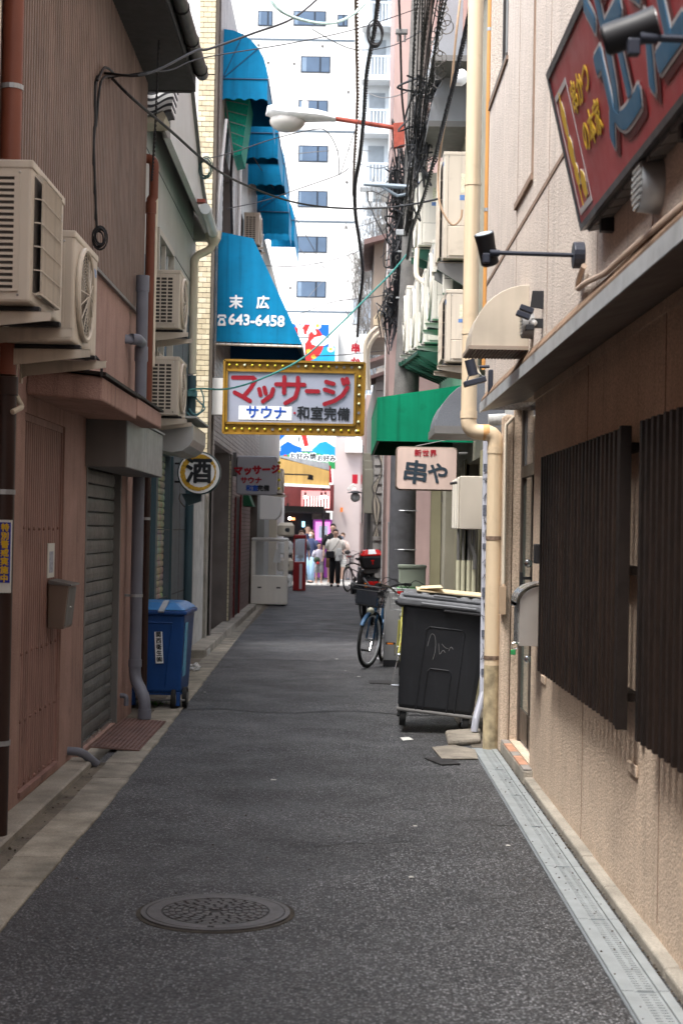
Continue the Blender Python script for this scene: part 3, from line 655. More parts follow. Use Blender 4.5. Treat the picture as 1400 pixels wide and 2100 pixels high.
# patterned shutter
s2=MB().box(X2-.079,15.1,.1,X2-.07,16.6,2.33).ob('shutter',mat('shutter_dark_gap',(.10,.095,.08),.7,var=0),b2)
cs=MB(); cs.prism([(0,0,0),(0,0,.066),(.010,0,.058),(.014,0,.034),(.010,0,.006)],(0,1.5,0))
pat=bpy.data.materials.new('patterned_shutter_paint'); pat.use_nodes=True; n_=pat.node_tree; bb=n_.nodes['Principled BSDF']; ge_=n_.nodes.new('ShaderNodeNewGeometry')
vo_=n_.nodes.new('ShaderNodeTexVoronoi'); vo_.inputs['Scale'].default_value=1; mp_=n_.nodes.new('ShaderNodeMapping'); mp_.inputs['Scale'].default_value=(1,11,11)
n_.links.new(ge_.outputs['Position'],mp_.inputs['Vector']); n_.links.new(mp_.outputs[0],vo_.inputs['Vector'])
mx=n_.nodes.new('ShaderNodeMix'); mx.data_type='RGBA'; mx.inputs[0].default_value=.22; mx.inputs[6].default_value=(.42,.38,.29,1); n_.links.new(vo_.outputs['Color'],mx.inputs[7]); n_.links.new(mx.outputs[2],bb.inputs['Base Color']); bb.inputs['Roughness'].default_value=.6
csm=cs.mesh('slat',pat)
for k in range(32): inst('slat',csm,s2,Matrix.Translation((X2-.07,15.1,.13+k*.069)))
# eave of the house: gable wall that oversails the alley + soffit as real sheets
X3=-1.61
GP=[(14.12,5.10),(18.6,5.05),(18.6,5.10),(17.9,5.14),(17.1,5.36),(15.85,6.02),(14.12,7.0)]
gbo=MB().prism([(X3-.06,a,z) for a,z in GP],(.06,0,0)).ob('gable_board',mat('gable_white',(.58,.585,.58),.6,var=.05,streak=.08),b2)
MB().add([(X3-.02,13.9,5.102),(X3-.02,18.6,5.052),(X2,18.6,5.35),(X2,13.9,5.42)],[(0,1,2,3)]).ob('soffit',greys,b2)
tb=MB()
for (a,za),(b,zb) in zip(GP[2:],GP[3:]):
    tb.hexa([(X3-.1,a,za),(X3+.035,a,za),(X3+.035,b,zb),(X3-.1,b,zb)],[(X3-.1,a,za+.045),(X3+.035,a,za+.045),(X3+.035,b,zb+.045),(X3-.1,b,zb+.045)])
tb.ob('verge_capping',galvd,b2)
MB().box(-2.6,18.61,5.0,X3,18.68,5.40).ob('end_board',greys,b2)
MB().add([(X3,14.12,7.0),(X3,17.1,5.4),(-6,17.1,5.4),(-6,14.12,7.0)],[(0,1,2,3)]).ob('roof',galvd,b2)
MB().box(-6,18.5,0,-1.84,18.9,5.4).ob('rear_wall',greyw,b2)
# kawara tile course and small lean-to roof end
kt=thing('roof_tiles','row of wavy white and black roof tiles peeping out under the black eave','roof tiles',(-1.7,13.9,5.2))
for k in range(5):
    t_=MB(); yb_=236-13*k; pts=[]
    for i in range(11):
        u=i/10; a=P(294+(58-5*k*0)*u+k*2,yb_+6*math.sin(u*PI*1.5+.5)-7*u,13.72+k*.05); pts.append(a)
    up_=[(p[0],p[1],p[2]+.028) for p in pts]; t_.prism(pts+up_[::-1],(0,.3,0)); t_.ob('roof_tile',mat('roof_tile_pale',(.66,.66,.66),.3,var=.1),kt)
    s_=MB(); lo=[(p[0],p[1]+.004,p[2]-.024) for p in pts]; s_.prism(lo+[(p[0],p[1]+.004,p[2]-.0005) for p in pts][::-1],(0,.28,0)); s_.ob('tile_underside',mat('roof_tile_dark',(.05,.05,.055),.5,var=.1),kt)
MB().prism([P(294,252,13.72),P(294,240,13.72),P(334,226,13.72),P(341,238,13.72),P(336,250,13.72)],(0,.3,0)).ob('eave_board',mat('old_board',(.42,.38,.30),.8,var=.2),kt)
# gutter + white downpipe
gy0=P(421,428,16.6); gy1=P(437,478,18.35)
gt2=thing('roof_gutter','short white rounded gutter at the end of the grey house eave with a rain head','gutter',gy1)
MB().tube([gy0,gy1],.058,14).ob('trough',mat('gutter_pale',(.50,.53,.53),.4,var=.06),gt2,auto=True)
MB().loft([(gy1[0]+.0,18.4,gy1[2]-.14,.05,.05),(gy1[0],18.4,gy1[2]-.06,.09,.08),(gy1[0],18.4,gy1[2]+.03,.10,.09)],12).ob('rain_head',cream2,gt2)
a=P(436,492,18.4); b_=P(434,510,18.4); c_=P(399,527,18.3); d_=P(398,545,18.3)
wp=[a]+elbow(a,b_,c_,.06)+elbow(b_,c_,(c_[0],18.3,c_[2]-.3),.07)+[(c_[0],18.3,3.38)]
downpipe('white downpipe with an elbow between the grey house and the cream tiled pier',wp,.046,cream2,(c_[0],18.3,3.4))
downpipe('slate painted lower downpipe beside the pale concrete pier',[(c_[0],18.3,3.36),(c_[0],18.3,.05)],.05,tealp,(c_[0],18.3,0))
# stainless hood
hd=thing('door_hood','quarter round stainless hood over the patterned shutter','hood',(-1.8,15,2.4))
def quarter(x0,x1,z0,z1,y,n=8):
    return [(x0,y,z0),(x0,y,z1)]+[(x0+(x1-x0)*math.sin(PI/2*i/n),y,z0+(z1-z0)*math.cos(PI/2*i/n)) for i in range(1,n)]+[(x1,y,z0)]
MB().prism([(-1.82,14.85,2.62),(-1.42,14.85,2.56),(-1.42,14.85,2.42),(-1.45,14.85,2.36),(-1.52,14.85,2.31),(-1.62,14.85,2.29),(-1.82,14.85,2.33)],(0,1.35,0)).ob('shell',mat('hood_steel',(.42,.42,.41),.35,metal=.5,var=.1,streak=.1),hd,bevel=.004)
MB().box(-1.83,14.83,2.622,-1.39,16.22,2.64).ob('rim',greyw,hd)
# sake sign
sc_=P(409,970,17.); sg=thing('round_sign','round white sign with a gold brush ring and a black kanji for sake','sign',sc_)
def disc(c,r,y0,y1,n=40): return MB().prism([(c[0]+r*math.cos(2*PI*i/n),y0,c[2]+r*math.sin(2*PI*i/n)) for i in range(n)],(0,y1-y0,0))
disc(sc_,.236,16.97,17.08).ob('rim',mat('sign_rim_dark',(.02,.05,.05),.4,var=0),sg,bevel=.006); disc(sc_,.222,16.962,16.969).ob('face',mat('disc_white',(.80,.80,.80),.35,var=.03),sg)
gr=MB(); Rg=random.Random(5); gold=mat('gold_brush',(.52,.30,.03),.45,var=.3,vs=60)
for k in range(5):
    r=.165+k*.007; a0=Rg.uniform(-.5,1.2); l=Rg.uniform(4.2,5.6); yy=16.9605-k*.0004
    n=40; wv=.006+.006*Rg.random()
    inn=[];out=[]
    for i in range(n+1):
        a=a0+l*i/n; ww=wv*(.25+math.sin(PI*i/n))*(1+.35*math.sin(i*2.7+k)); inn.append((sc_[0]+(r-ww)*math.cos(a),yy,sc_[2]+(r-ww)*math.sin(a))); out.append((sc_[0]+(r+ww)*math.cos(a),yy,sc_[2]+(r+ww)*math.sin(a)))
    b=len(gr.v); gr.v+=inn+out
    for i in range(n): gr.f.append((b+i,b+i+1,b+n+1+i+1,b+n+1+i))
gr.ob('brush_ring',gold,sg)
text('酒',.29,blkp,sg,face_cam((sc_[0],16.955,sc_[2]+.005)),bold=.009)
br=MB(); 
for z in (sc_[2]+.10,sc_[2]-.10): br.box(-1.82,17.02,z-.01,sc_[0]-.2,17.04,z+.01)
br.ob('bracket',black,sg)
lb=thing('wedge_lamp_box','dark teal wedge shaped box under the round sign','lamp box',(-1.7,17.1,1.95))
MB().prism([P(372,1012,17.1),P(413,1014,17.1),P(412,1027,17.1),P(385,1037,17.1)],(0,.14,0)).ob('box',tealp,lb); MB().tube(smooth_path([P(370,1012,17.05),P(368,1024,17.05),P(374,1034,17.05),P(380,1040,17.05)]),.008,6).ob('lead',cableg,lb)
# ============================================================ L3 tiled building
b3=thing('tiled_building','tall building clad in small cream and brown tiles with blue awnings, left side','building',(-1.9,21,0))
XT=-1.77
MB().box(-2.03,21.02,2.28,-1.775,21.3,13).ob('pier_core',mortar,b3); MB().box(-2.2,19.0,0,-1.835,21.0,2.1).ob('concrete_pier',concl,b3,bevel=.01); MB().box(-2.2,21.0,0,-1.80,21.6,2.27).ob('pier_base',conc,b3)
MB().box(-2.1,18.97,0,-1.93,18.995,2.6).ob('painted_strip',mat('pale_blue_paint',(.42,.47,.50),.6,var=.1,streak=.2),b3)
MB().box(-8,21.4,0,-2.04,32,9.6).ob('side_block',whitew,b3)
# tiles
tmesh=[]
for k in range(3): tm=MB().box(0,-.006,0,.104,.006,.062); tmesh.append(tm.mesh('tile',brk[k]))
hmesh=[]
for k in range(3): tm=MB().box(0,-.006,0,.048,.006,.062); hmesh.append(tm.mesh('tile',brk[k]))
cnt=0; rest=MB()
def tiles(x0,x1,y,z0,z1,single):
    global cnt
    k=0; z=z0
    while z<z1-.06:
        x=x0
        if k%2: 
            if single and cnt<290: inst('tile',hmesh[R_.randrange(3)],b3,Matrix.Translation((x+.002,y,z))); cnt+=1
            else: rest.box(x+.002,y-.006,z,x+.05,y+.006,z+.062)
            x+=.054
        while x+.104<=x1+.002:
            if single and cnt<290: inst('tile',tmesh[R_.randrange(3)],b3,Matrix.Translation((x+.002,y-R_.uniform(0,.002),z))); cnt+=1
            else: rest.box(x+.002,y-.006,z,x+.106,y+.006,z+.062)
            x+=.108
        if x+.05<=x1+.004:
            rest.box(x+.002,y-.006,z,min(x+.05,x1),y+.006,z+.062)
        z+=.070; k+=1
MB().box(-1.96,24.6,.12,-1.745,25.0,2.75).ob('pilaster_core',mortar,b3)
tiles(-1.96,-1.742,24.592,.13,2.7,True)
tiles(-2.03,-1.772,21.012,2.3,7.7,True)
tiles(-2.03,-1.772,21.012,7.7,12.9,False); 
o=rest.ob('tile_remainder',brk[0],b3); o['kind']='stuff'
# recessed entry + side wall with tile relief
sw=facade(XT,1,21.3,33,0,9.4,[(21.6,24.55,0,2.75),(22.2,24.0,5.2,6.9),(30.4,32.95,0,2.6)],.5,top=4); sw.ob('side_wall',mat('side_wall_mortar',(.12,.10,.09),.9,var=.2),b3)
st_=MB(); 
def sidetiles(x,y0,y1,z0,z1,skip,pw=.108,ph=.07,thk=.007):
    k=0; z=z0
    while z<z1:
        y=y0-(pw/2 if k%2 else 0)
        while y<y1-.01:
            a=max(y,y0)+.003; b=min(y+pw,y1)-.003
            if b-a>.02 and not any(s[0]<b and a<s[1] and s[2]<z+ph and z<s[3] for s in skip):
                v=len(st_.v); x1=x+thk; c=z+.004; d=z+ph-.004
                st_.v+=[(x1,a,c),(x1,b,c),(x1,b,d),(x1,a,d),(x,a,c),(x,b,c),(x,b,d),(x,a,d)]
                st_.f+=[(v,v+1,v+2,v+3),(v,v+3,v+7,v+4),(v,v+4,v+5,v+1),(v+3,v+2,v+6,v+7)]
            y+=pw
        z+=ph; k+=1
sidetiles(XT,21.3,33,2.3,9.35,[(21.6,24.55,0,2.75),(22.2,24.0,5.2,6.9)])
o=st_.ob('side_tiles',mat('side_tile',(.30,.27,.245),.45,var=.25,vs=3,fine=.15),b3); o['kind']='stuff'
st_=MB(); sidetiles(XT+.001,25.0,30.3,.1,2.3,[(25.9,27.2,0,2.1)]); o=st_.ob('lower_tiles',mat('lower_tile',(.17,.11,.10),.4,var=.3,vs=5),b3); o['kind']='stuff'
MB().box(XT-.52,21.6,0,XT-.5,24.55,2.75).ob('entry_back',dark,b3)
MB().box(XT+.002,25.88,0,XT+.03,25.96,2.1).ob('red_post',mat('dark_red_paint',(.13,.01,.01),.5,var=.2),b3); MB().box(XT+.002,27.2,0,XT+.03,27.3,2.3).ob('red_post',mat('dark_red_paint',(.13,.01,.01)),b3)
MB().box(XT-.1,25.96,0,XT+.004,27.2,2.1).ob('door',darkb,b3)
ms=MB(); 
for q in range(4): ms.box(-1.84,18.9+q*2.9+.02,-.02,-1.62,18.9+q*2.9+2.86,.11+.01*(q%2))
ms.ob('plinth_stones',conc,b3,bevel=.015)
# canopies: blue phone-number awning
YA=21.5; A_=P(440,474,YA); B_=P(519,490,YA); C_=P(619,706,YA); D_=P(432,700,YA); YB=24.2
A_=(A_[0],YA,A_[2])
aw=thing('blue_awning','large blue canvas awning with white kanji and a telephone number','awning',D_)
MB().prism([A_,B_,C_,D_],(0,.012,0)).ob('side_panel',awb,aw)
d=(0,YB-YA-.014,0)
def sheet(p,q,d,th=.01):
    s=(0,.013,0); p2=vadd(p,s); q2=vadd(q,s); return MB().hexa([p2,q2,vadd(q2,d),vadd(p2,d)],[(a[0],a[1],a[2]+th) for a in (p2,q2,vadd(q2,d),vadd(p2,d))])
sheet(B_,C_,d).ob('front_sheet',awb,aw); sheet(A_,B_,d).ob('top_sheet',awb,aw)
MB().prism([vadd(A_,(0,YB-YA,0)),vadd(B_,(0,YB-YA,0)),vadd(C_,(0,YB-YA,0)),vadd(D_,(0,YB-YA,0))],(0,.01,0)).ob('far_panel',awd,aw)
fr=MB(); dz=(0,0,-.035)
fr.tube([vadd(D_,dz),vadd(C_,dz)],.017,8); fr.ob('bottom_rail',mat('rail_paint',(.55,.50,.45),.5,var=.3,vs=12),aw)
fr=MB(); fr.tube([vadd(C_,dz),vadd(vadd(C_,dz),(0,YB-YA,0))],.017,8); fr.tube([vadd(B_,(0,.03,-.02)),vadd(C_,(0,.03,-.02))],.012,6); fr.tube([vadd(B_,(0,2.6,-.02)),vadd(C_,(0,2.6,-.02))],.012,6); fr.ob('frame_tubes',galvd,aw)
lc=MB()
for k in range(14):
    u=(k+.3)/14; p=[D_[i]*(1-u)+C_[i]*u for i in range(3)]; lc.torus((p[0],p[1]+.004,p[2]-.02),.028,.003,'x',10,4)
lc.ob('lacing',cableg,aw)
stt=MB()
for k in range(22):
    u=k/22
    for (p,q) in ((A_,D_),):
        c=[p[i]*(1-u)+q[i]*u for i in range(3)]; stt.sph((c[0]+.012,YA-.002,c[2]),.006,n=5,m=3)
stt.ob('eyelets',steel,aw)
for (ch,x,y,s) in (('末',484,621,.19),('広',539,622,.185)): text(ch,s,whp,aw,face_cam(P(x,y,YA-.004)),bold=.006)
text('643-6458',.205,whp,aw,face_cam(P(526,658,YA-.004),rot=.02),bold=.006,sx=.99)
ph=MB(); c=P(455,657,YA-.004); 
def pz(dx,dz_): return (c[0]+dx*.0067,c[1],c[2]-dz_*.0067)
ph.prism([pz(-9,-8),pz(-7,-12),pz(7,-12),pz(9,-8),pz(9,-5),pz(5,-5),pz(5,-8),pz(-5,-8),pz(-5,-5),pz(-9,-5)],(0,-.002,0))
ph.prism([pz(-4,-5),pz(4,-5),pz(8,5),pz(8,11),pz(-8,11),pz(-8,5)],(0,-.002,0)); ph.ob('telephone_symbol',whp,aw)
ph=MB(); n=14; ph.prism([(c[0]+.024*math.cos(2*PI*i/n),c[1]-.0022,c[2]-.022+.024*math.sin(2*PI*i/n)) for i in range(n)],(0,-.001,0)); ph.ob('dial',awb,aw)
# window awnings higher up
def dome_awning(label,y0,y1,xw,xo_,zt,zb,val=.22):
    t=thing('dome_awning',label,'awning',(xw,y0,zb),'blue dome awnings over upper windows'); n=7
    pr=[(xw+(xo_-xw)*math.sin(PI/2*i/n),zb+(zt-zb)*math.cos(PI/2*i/n)) for i in range(n+1)]
    s=MB(); b=0
    for i,(x,z) in enumerate(pr): s.v+=[(x,y0,z),(x,y1,z),(x-.008,y0,z-.008),(x-.008,y1,z-.008)]
    for i in range(n): s.f+=[(4*i,4*i+4,4*i+5,4*i+1),(4*i+2,4*i+3,4*i+7,4*i+6)]
    s.ob('canvas',awb,t)
    e=MB()
    for y in (y0,y1):
        e.prism([(xw,y,zb)]+[(x,y,z) for x,z in pr],(0,.008,0))
    e.ob('side_panel',awb,t)
    v=MB(); m=max(6,int((y1-y0)/.16)); 
    for side in range(2):
        if side==0: # front valance
            pts=[(xo_,y0+(y1-y0)*i/(m*3),zb) for i in range(m*3+1)]; 
        else: pts=[(xw+(xo_-xw)*i/12,y0,zb) for i in range(13)]
        low=[(p[0],p[1],zb-val+.035*abs(math.sin(PI*i/3.))) for i,p in enumerate(pts)]
        b=len(v.v); k=len(pts); v.v+=pts+low
        for i in range(k-1): v.f.append((b+i,b+i+1,b+k+i+1,b+k+i))
    v.ob('valance',awb,t)
    r=MB()
    for i in (2,4): x,z=pr[i]; r.tube([(x+.004,y0-.004,z),(xw,y0-.006,zb)],.006,5)
    r.tube([(xw,y0-.008,zb),(xo_,y0-.008,zb),(xo_,y1,zb)],.01,6); 
    for i in range(1,int((y1-y0)/.5)+1):
        y=y0+i*.5; r.tube([(x+.006,y,z+.004) for x,z in pr],.005,4)
    r.ob('ribs',mat('awning_rib',(.02,.06,.12),.6,var=0),t)
dome_awning('blue dome awning nearest on the tiled wall, above the green net',21.75,24.3,XT,-1.14,8.55,7.85,.3)
dome_awning('second blue dome awning along the tiled wall',24.9,27.0,XT,-1.12,8.5,7.9,.42)
dome_awning('third blue dome awning, lit brighter, along the tiled wall',27.6,30.2,XT,-1.12,8.75,8.05,.4)
dome_awning('fourth, darker blue dome awning along the tiled wall',30.6,32.0,XT,-1.13,8.4,7.8,.45)
dome_awning('farthest blue dome awning, before the white tower block',33.4,36.6,XT,-1.12,8.9,8.2,.45)
gn=thing('green_net','green mesh net hanging below the nearest blue dome awning','net',(-1.6,22,7.2))
MB().prism([P(459,190,22.2),P(478,180,22.2),P(512,200,22.2),P(495,316,22.2),P(478,320,22.2),P(462,235,22.2)],(0,.9,0)).ob('net',grnet,gn); 
nf=MB()
for k in range(5): nf.tube([P(462+k*4,205+k*22,22.15),P(508-k*2,215+k*22,22.15)],.006,4); 
nf.tube([P(459,185,22.15),P(478,318,22.15)],.012,5); nf.ob('frame_bars',galvd,gn)
downpipe('leaning white pole in front of the tiled wall above the phone-number awning',[P(464,245,21.6),P(441,472,21.3)],.022,whitew,P(441,472,21.3))
dc=MB(); dc.tube(smooth_path([Q(478,300,XT+.05),Q(474,360,XT+.05),Q(476,480,XT+.05)]),.022,6); tag(dc.ob('wall_cable',black),'thick black cable hanging down the tiled wall behind the white pole','cable')
downpipe('white narrow downpipe on the tiled wall beside the window air conditioner',[Q(494,290,XT+.05),Q(489,486,XT+.05)],.03,white,Q(489,486,XT+.05))
aL5=place_ac(aL3,XT+.02,26.5,6.35,0,'small white air conditioner high on the tiled wall under the dome awnings')
aL6=place_ac(aL3,XT-.0,31.6,5.9,0,'second small air conditioner on the tiled wall, lower and farther')
# ---------------------------------------------------------- massage sign
YM=21.1
cA,cB,cC,cD=P(461,739,YM),P(748,745,YM),P(744,893,YM),P(458,888,YM)
msn=thing('massage_sign','big rectangular sign with red katakana in a mustard frame studded with bulbs','sign',cD)
MB().prism([cD,cC,cB,cA],(0,.26,0)).ob('box',yel,msn,bevel=.004)
def lerp2(u,v,y):  # u right 0..1, v down 0..1
    t=[cA[i]*(1-u)+cB[i]*u for i in range(3)]; b=[cD[i]*(1-u)+cC[i]*u for i in range(3)]
    return (t[0]*(1-v)+b[0]*v,y,t[2]*(1-v)+b[2]*v)
# raised edges of the frame
fr=MB()
def bar(mb,p,q,w,y0,y1):
    dx,dz=q[0]-p[0],q[2]-p[2]; l=math.hypot(dx,dz); nx,nz=-dz/l*w/2,dx/l*w/2
    mb.prism([(p[0]+nx,y0,p[2]+nz),(q[0]+nx,y0,q[2]+nz),(q[0]-nx,y0,q[2]-nz),(p[0]-nx,y0,p[2]-nz)],(0,y1-y0,0))
for (a,b) in (((0,0),(1,0)),((1,0),(1,1)),((1,1),(0,1)),((0,1),(0,0))): bar(fr,lerp2(*a,YM-.03),lerp2(*b,YM-.03),.03,YM-.045,YM+.01)
u0,u1,v0,v1=.018,.935,.135,.86
for (a,b) in (((u0,v0),(u1,v0)),((u1,v0),(u1,v1)),((u1,v1),(u0,v1)),((u0,v1),(u0,v0))): bar(fr,lerp2(*a,YM),lerp2(*b,YM),.03,YM-.034,YM-.0005)
fr.ob('frame_ridges',yel,msn)
MB().prism([lerp2(u0,v0,YM-.006),lerp2(u1,v0,YM-.006),lerp2(u1,v1,YM-.006),lerp2(u0,v1,YM-.006)],(0,.005,0)).ob('face',signw,msn)
bm=[MB().sph((0,0,0),.0175,n=10,m=7).mesh('bulb',bulby,True),MB().sph((0,0,0),.0175,n=10,m=7).mesh('bulb',bulbw,True)]
sk_=MB().cyl((0,0,0),(0,.02,0),.019,n=10).mesh('socket',galvd)
Rb=random.Random(11)
spots=[(.035+k*.0545,.062) for k in range(18)]+[(.965,.065+.125*k) for k in range(8)]+[(.025+k*.0545,.94) for k in range(18)]
emp={9,14,15,16,23,32,34}
for i,(u,v) in enumerate(spots):
    p=lerp2(u,v,YM-.02); 
    s_o=inst('socket',sk_,msn,Matrix.Translation((p[0],YM-.012,p[2])))
    if i not in emp: inst('bulb',bm[0 if Rb.random()<.6 else 1],msn,Matrix.Translation((p[0],YM-.024,p[2])))
def crop(x,y): q=P(400+x/3.5,650+y/3.5,YM-.008); return (q[0],q[2])
K=[[[(272,435),(418,436),(432,452),(400,510),(352,566)],[(285,542),(330,566),(394,603)]],[[(460,518),(470,560)],[(497,508),(507,548)],[(560,518),(546,565),(487,607)]],
   [[(582,483),(783,487)],[(641,432),(638,545)],[(738,437),(738,515),(718,578),(648,620)]],[[(802,533),(883,535)]],
   [[(940,467),(993,481)],[(930,522),(990,541)],[(1092,508),(1056,565),(1000,603),(928,626)],[(1058,450),(1067,480)],[(1088,445),(1096,474)]]]
sm2=MB()
import itertools
SC=itertools.count()
for g_ in K:
    for s in g_: strokes(sm2,[[crop(*p) for p in s]],.058,YM-.008-.0016*next(SC),.002,6)
sm2.ob('red_lettering',mat('sign_crimson',(.24,.006,.016),.45,var=.05),msn)
pa_,pb_=P(490,832,YM-.009),P(598,862,YM-.009)
MB().box(pa_[0],YM-.012,pb_[2],pb_[0],YM-.0075,pa_[2]).ob('white_panel',whp,msn)
text('サウナ',.185,blup,msn,face_cam((P(546,848,YM)[0],YM-.014,P(546,848,YM)[2]),rot=.018),bold=.005)
text('・',.16,redp,msn,face_cam((P(604,849,YM)[0],YM-.014,P(604,849,YM)[2])))
text('和室完備',.185,blkp,msn,face_cam((P(663,850,YM)[0],YM-.014,P(663,850,YM)[2]),rot=.018),bold=.0045,sx=.97)
ca,cb=P(430,774,YM),P(459,850,YM)
MB().box(ca[0],YM+.05,cb[2],cb[0],YM+.2,ca[2]).ob('mounting_box',white,msn,bevel=.004)
# small massage sign
YS=25.2; a,b_=P(485,934,YS),P(568,1016,YS)
ss=thing('small_massage_sign','smaller grey sign with rounded corners, red katakana and dark kanji, under the big one','sign',(a[0],YS,b_[2]))
MB().box(a[0],YS,b_[2],b_[0],YS+.16,a[2]).ob('box',signg,ss,bevel=.04); MB().box(a[0]+.02,YS-.004,b_[2]+.02,b_[0]-.02,YS-.001,a[2]-.02).ob('face',signg,ss)
text('マッサージ',.150,redp,ss,face_cam((P(527,968,YS)[0],YS-.006,P(527,965,YS)[2]),rot=-.06),bold=.011); text('サウナ',.115,redp,ss,face_cam((P(515,984,YS)[0],YS-.006,P(515,986,YS)[2])),bold=.006)
text('和室',.10,blup,ss,face_cam((P(517,1002,YS)[0],YS-.006,P(517,1002,YS)[2])),bold=.005); text('完備',.10,blkp,ss,face_cam((P(540,1002,YS)[0],YS-.006,P(540,1002,YS)[2])),bold=.005)
MB().box(-1.78,YS+.02,b_[2]+.3,a[0]-.002,YS+.14,a[2]+.05).ob('mounting_box',galvd,ss)
bs=MB(); 
for k in range(4): bs.sph((b_[0]+.025,YS+.08,a[2]-.1-k*.14),.025)
bs.ob('bulb',bulby,ss)
# ============================================================ L4 far left
b4=thing('pale_corner_building','pale building beyond the tiled one with a mustard lower wall, far left','building',(-1.7,31,0))
YL=30.5
a=P(516,1020,YL)
facade(-1.78,1,33.01,44.4,2.6,7.9,[(34.5,36,5.2,6.6),(38,39.5,5.2,6.6)],.1,end0=3).ob('upper_wall',mat('beige_far',(.30,.275,.24),.8,var=.1,streak=.1),b4)
MB().box(-3,YL,0,-1.98,33,2.6).ob('mustard_wall',mat('mustard_wall',(.55,.33,.10),.8,var=.08),b4); MB().box(-3,33,0,-1.62,44.3,2.6).ob('lower_wall',greyw,b4)
MB().box(-1.975,31.4,0,-1.88,31.6,2.58).ob('white_post',white,b4); MB().box(-1.975,31.9,0,-1.90,32.2,2.58).ob('brown_post',mat('brown_post',(.16,.11,.085),.6),b4); MB().box(-1.62,35.2,0,-1.45,35.5,2.6).ob('cream_post',cream2,b4)
for y in (34.5,38): MB().box(-1.9,y,5.2,-1.86,y+1.5,6.6).ob('window',glassd,b4)
place_ac(aL4,-1.58,33.9,2.35,0,'pale air conditioner above the rounded hood at the far left corner')
h2=thing('rounded_hood','pale rounded hood sticking out above the white cabinet','hood',(-1.6,32,2)); a=P(533,1060,32.0); b_=P(577,1022,32.0)
MB().prism([(a[0],31.9,a[2]-.05),(b_[0]-.12,31.9,a[2]-.05),(b_[0]-.03,31.9,a[2]+.02),(b_[0],31.9,a[2]+.12),(b_[0],31.9,b_[2]+.02),(a[0],31.9,b_[2]+.06)],(0,.8,0)).ob('shell',white,h2,bevel=.01)
ga=thing('green_mini_awning','tiny dark green awning tucked under the small massage sign','awning',(-1.7,28,2.2)); a=P(498,1038,28); b_=P(519,1015,28)
MB().prism([(a[0],28,a[2]),(b_[0],28,a[2]),(b_[0]-.08,28,b_[2]),(a[0],28,b_[2]+.03)],(0,.8,0)).ob('canvas',grnd,ga)
# white cabinet
YC=32.3; a,b_=P(516,1102,YC),P(588,1242,YC); x0,x1=a[0],b_[0]; z1=a[2]
cb_=thing('display_cabinet','empty cream metal cabinet with a see-through upper window, standing on the left verge','cabinet',((x0+x1)/2,YC,0))
zc=.62
q=MB(); q.box(x0,YC,.03,x1,YC+.5,zc); q.ob('lower_body',mat('cabinet_cream',(.80,.77,.70),.45,var=.05,streak=.06),cb_,bevel=.015)
cm=MATS['cabinet_cream']
q=MB(); 
for (xa,xb) in ((x0,x0+.075),(x1-.075,x1)):
    q.box(xa,YC,zc+.001,xb,YC+.06,z1-.07); q.box(xa,YC+.44,zc+.001,xb,YC+.5,z1-.07)
q.ob('posts',cm,cb_,bevel=.006)
MB().box(x0-.004,YC-.004,z1-.07,x1+.004,YC+.504,z1).ob('top',white,cb_,bevel=.035)
gl=mat('cabinet_glass',(.75,.78,.8),.05,var=0,alpha=.18)
MB().box(x0+.075,YC+.02,zc+.004,x1-.075,YC+.026,z1-.072).ob('glass_pane',gl,cb_)
q=MB(); q.box(x0+.14,YC-.003,.36,x0+.22,YC-.001,.39); q.box(x1-.22,YC-.003,.36,x1-.14,YC-.001,.39); q.ob('slot',black,cb_)
text('BOX',.06,mat('pale_print',(.45,.44,.42),.6,var=0),cb_,face_cam(((x0+x1)/2-.02,YC-.003,.52))) if False else None
q=MB(); q.prism([P(565,1128,YC+.2),P(574,1122,YC+.2),P(576,1154,YC+.2),P(560,1153,YC+.2)],(0,.006,0)); q.ob('paper_inside',white,cb_)
q=MB(); q.box(x0+.05,YC+.05,0,x0+.12,YC+.12,.03); q.box(x1-.12,YC+.05,0,x1-.05,YC+.12,.03); q.ob('feet',black,cb_)
# shelf of round white stands
YR=36.5
cs_=thing('capsule_vending_machine','stack of rounded white vending capsule machines behind the cabinet','vending machines',P(588,1228,YR))
for k,(zx,rr) in enumerate(((1.62,.20),(1.2,.17),(.8,.19),(.42,.18))):
    q=MB(); x=P(590,1150,YR)[0]-.06; q.loft([(x,YR,zx-.2,rr*.8,rr*.8),(x,YR,zx-.16,rr,rr),(x,YR,zx+.05,rr,rr),(x,YR,zx+.12,rr*.7,rr*.7)],14); q.ob('capsule_unit',white if k%2 else cream2,cs_,auto=True)
    q=MB(); q.sph((x+.03,YR-rr*.9,zx-.05),.07,(1,.3,1)); q.ob('window',glassd,cs_)
MB().box(P(590,1,YR)[0]-.5,YR+.1,0,P(590,1,YR)[0]-.22,YR+.6,1.9).ob('back_cabinet',cream2,cs_)
YD=40.5
rm=thing('red_machine','tall dark red glass fronted crane game machine at the street corner','machine',(P(612,1,YD)[0],YD,0))
xa,xb=P(601,1150,YD)[0],P(627,1150,YD)[0]
MB().box(xa,YD,0,xb,YD+.6,.75).ob('base',mat('machine_red',(.20,.008,.01),.35,var=.1),rm,bevel=.02); MB().box(xa,YD,1.35,xb,YD+.6,1.45).ob('top',MATS['machine_red'],rm,bevel=.02)
q=MB(); 
for x in (xa,xb-.03): q.box(x,YD,.75,x+.03,YD+.03,1.35); q.box(x,YD+.57,.75,x+.03,YD+.6,1.35)
q.ob('corner_posts',MATS['machine_red'],rm); MB().box(xa+.03,YD+.012,.75,xb-.03,YD+.018,1.35).ob('glass_pane',gl,rm); MB().box(xa+.17,YD-.01,.05,xa+.24,YD-.002,.7).ob('white_panel',signg,rm)
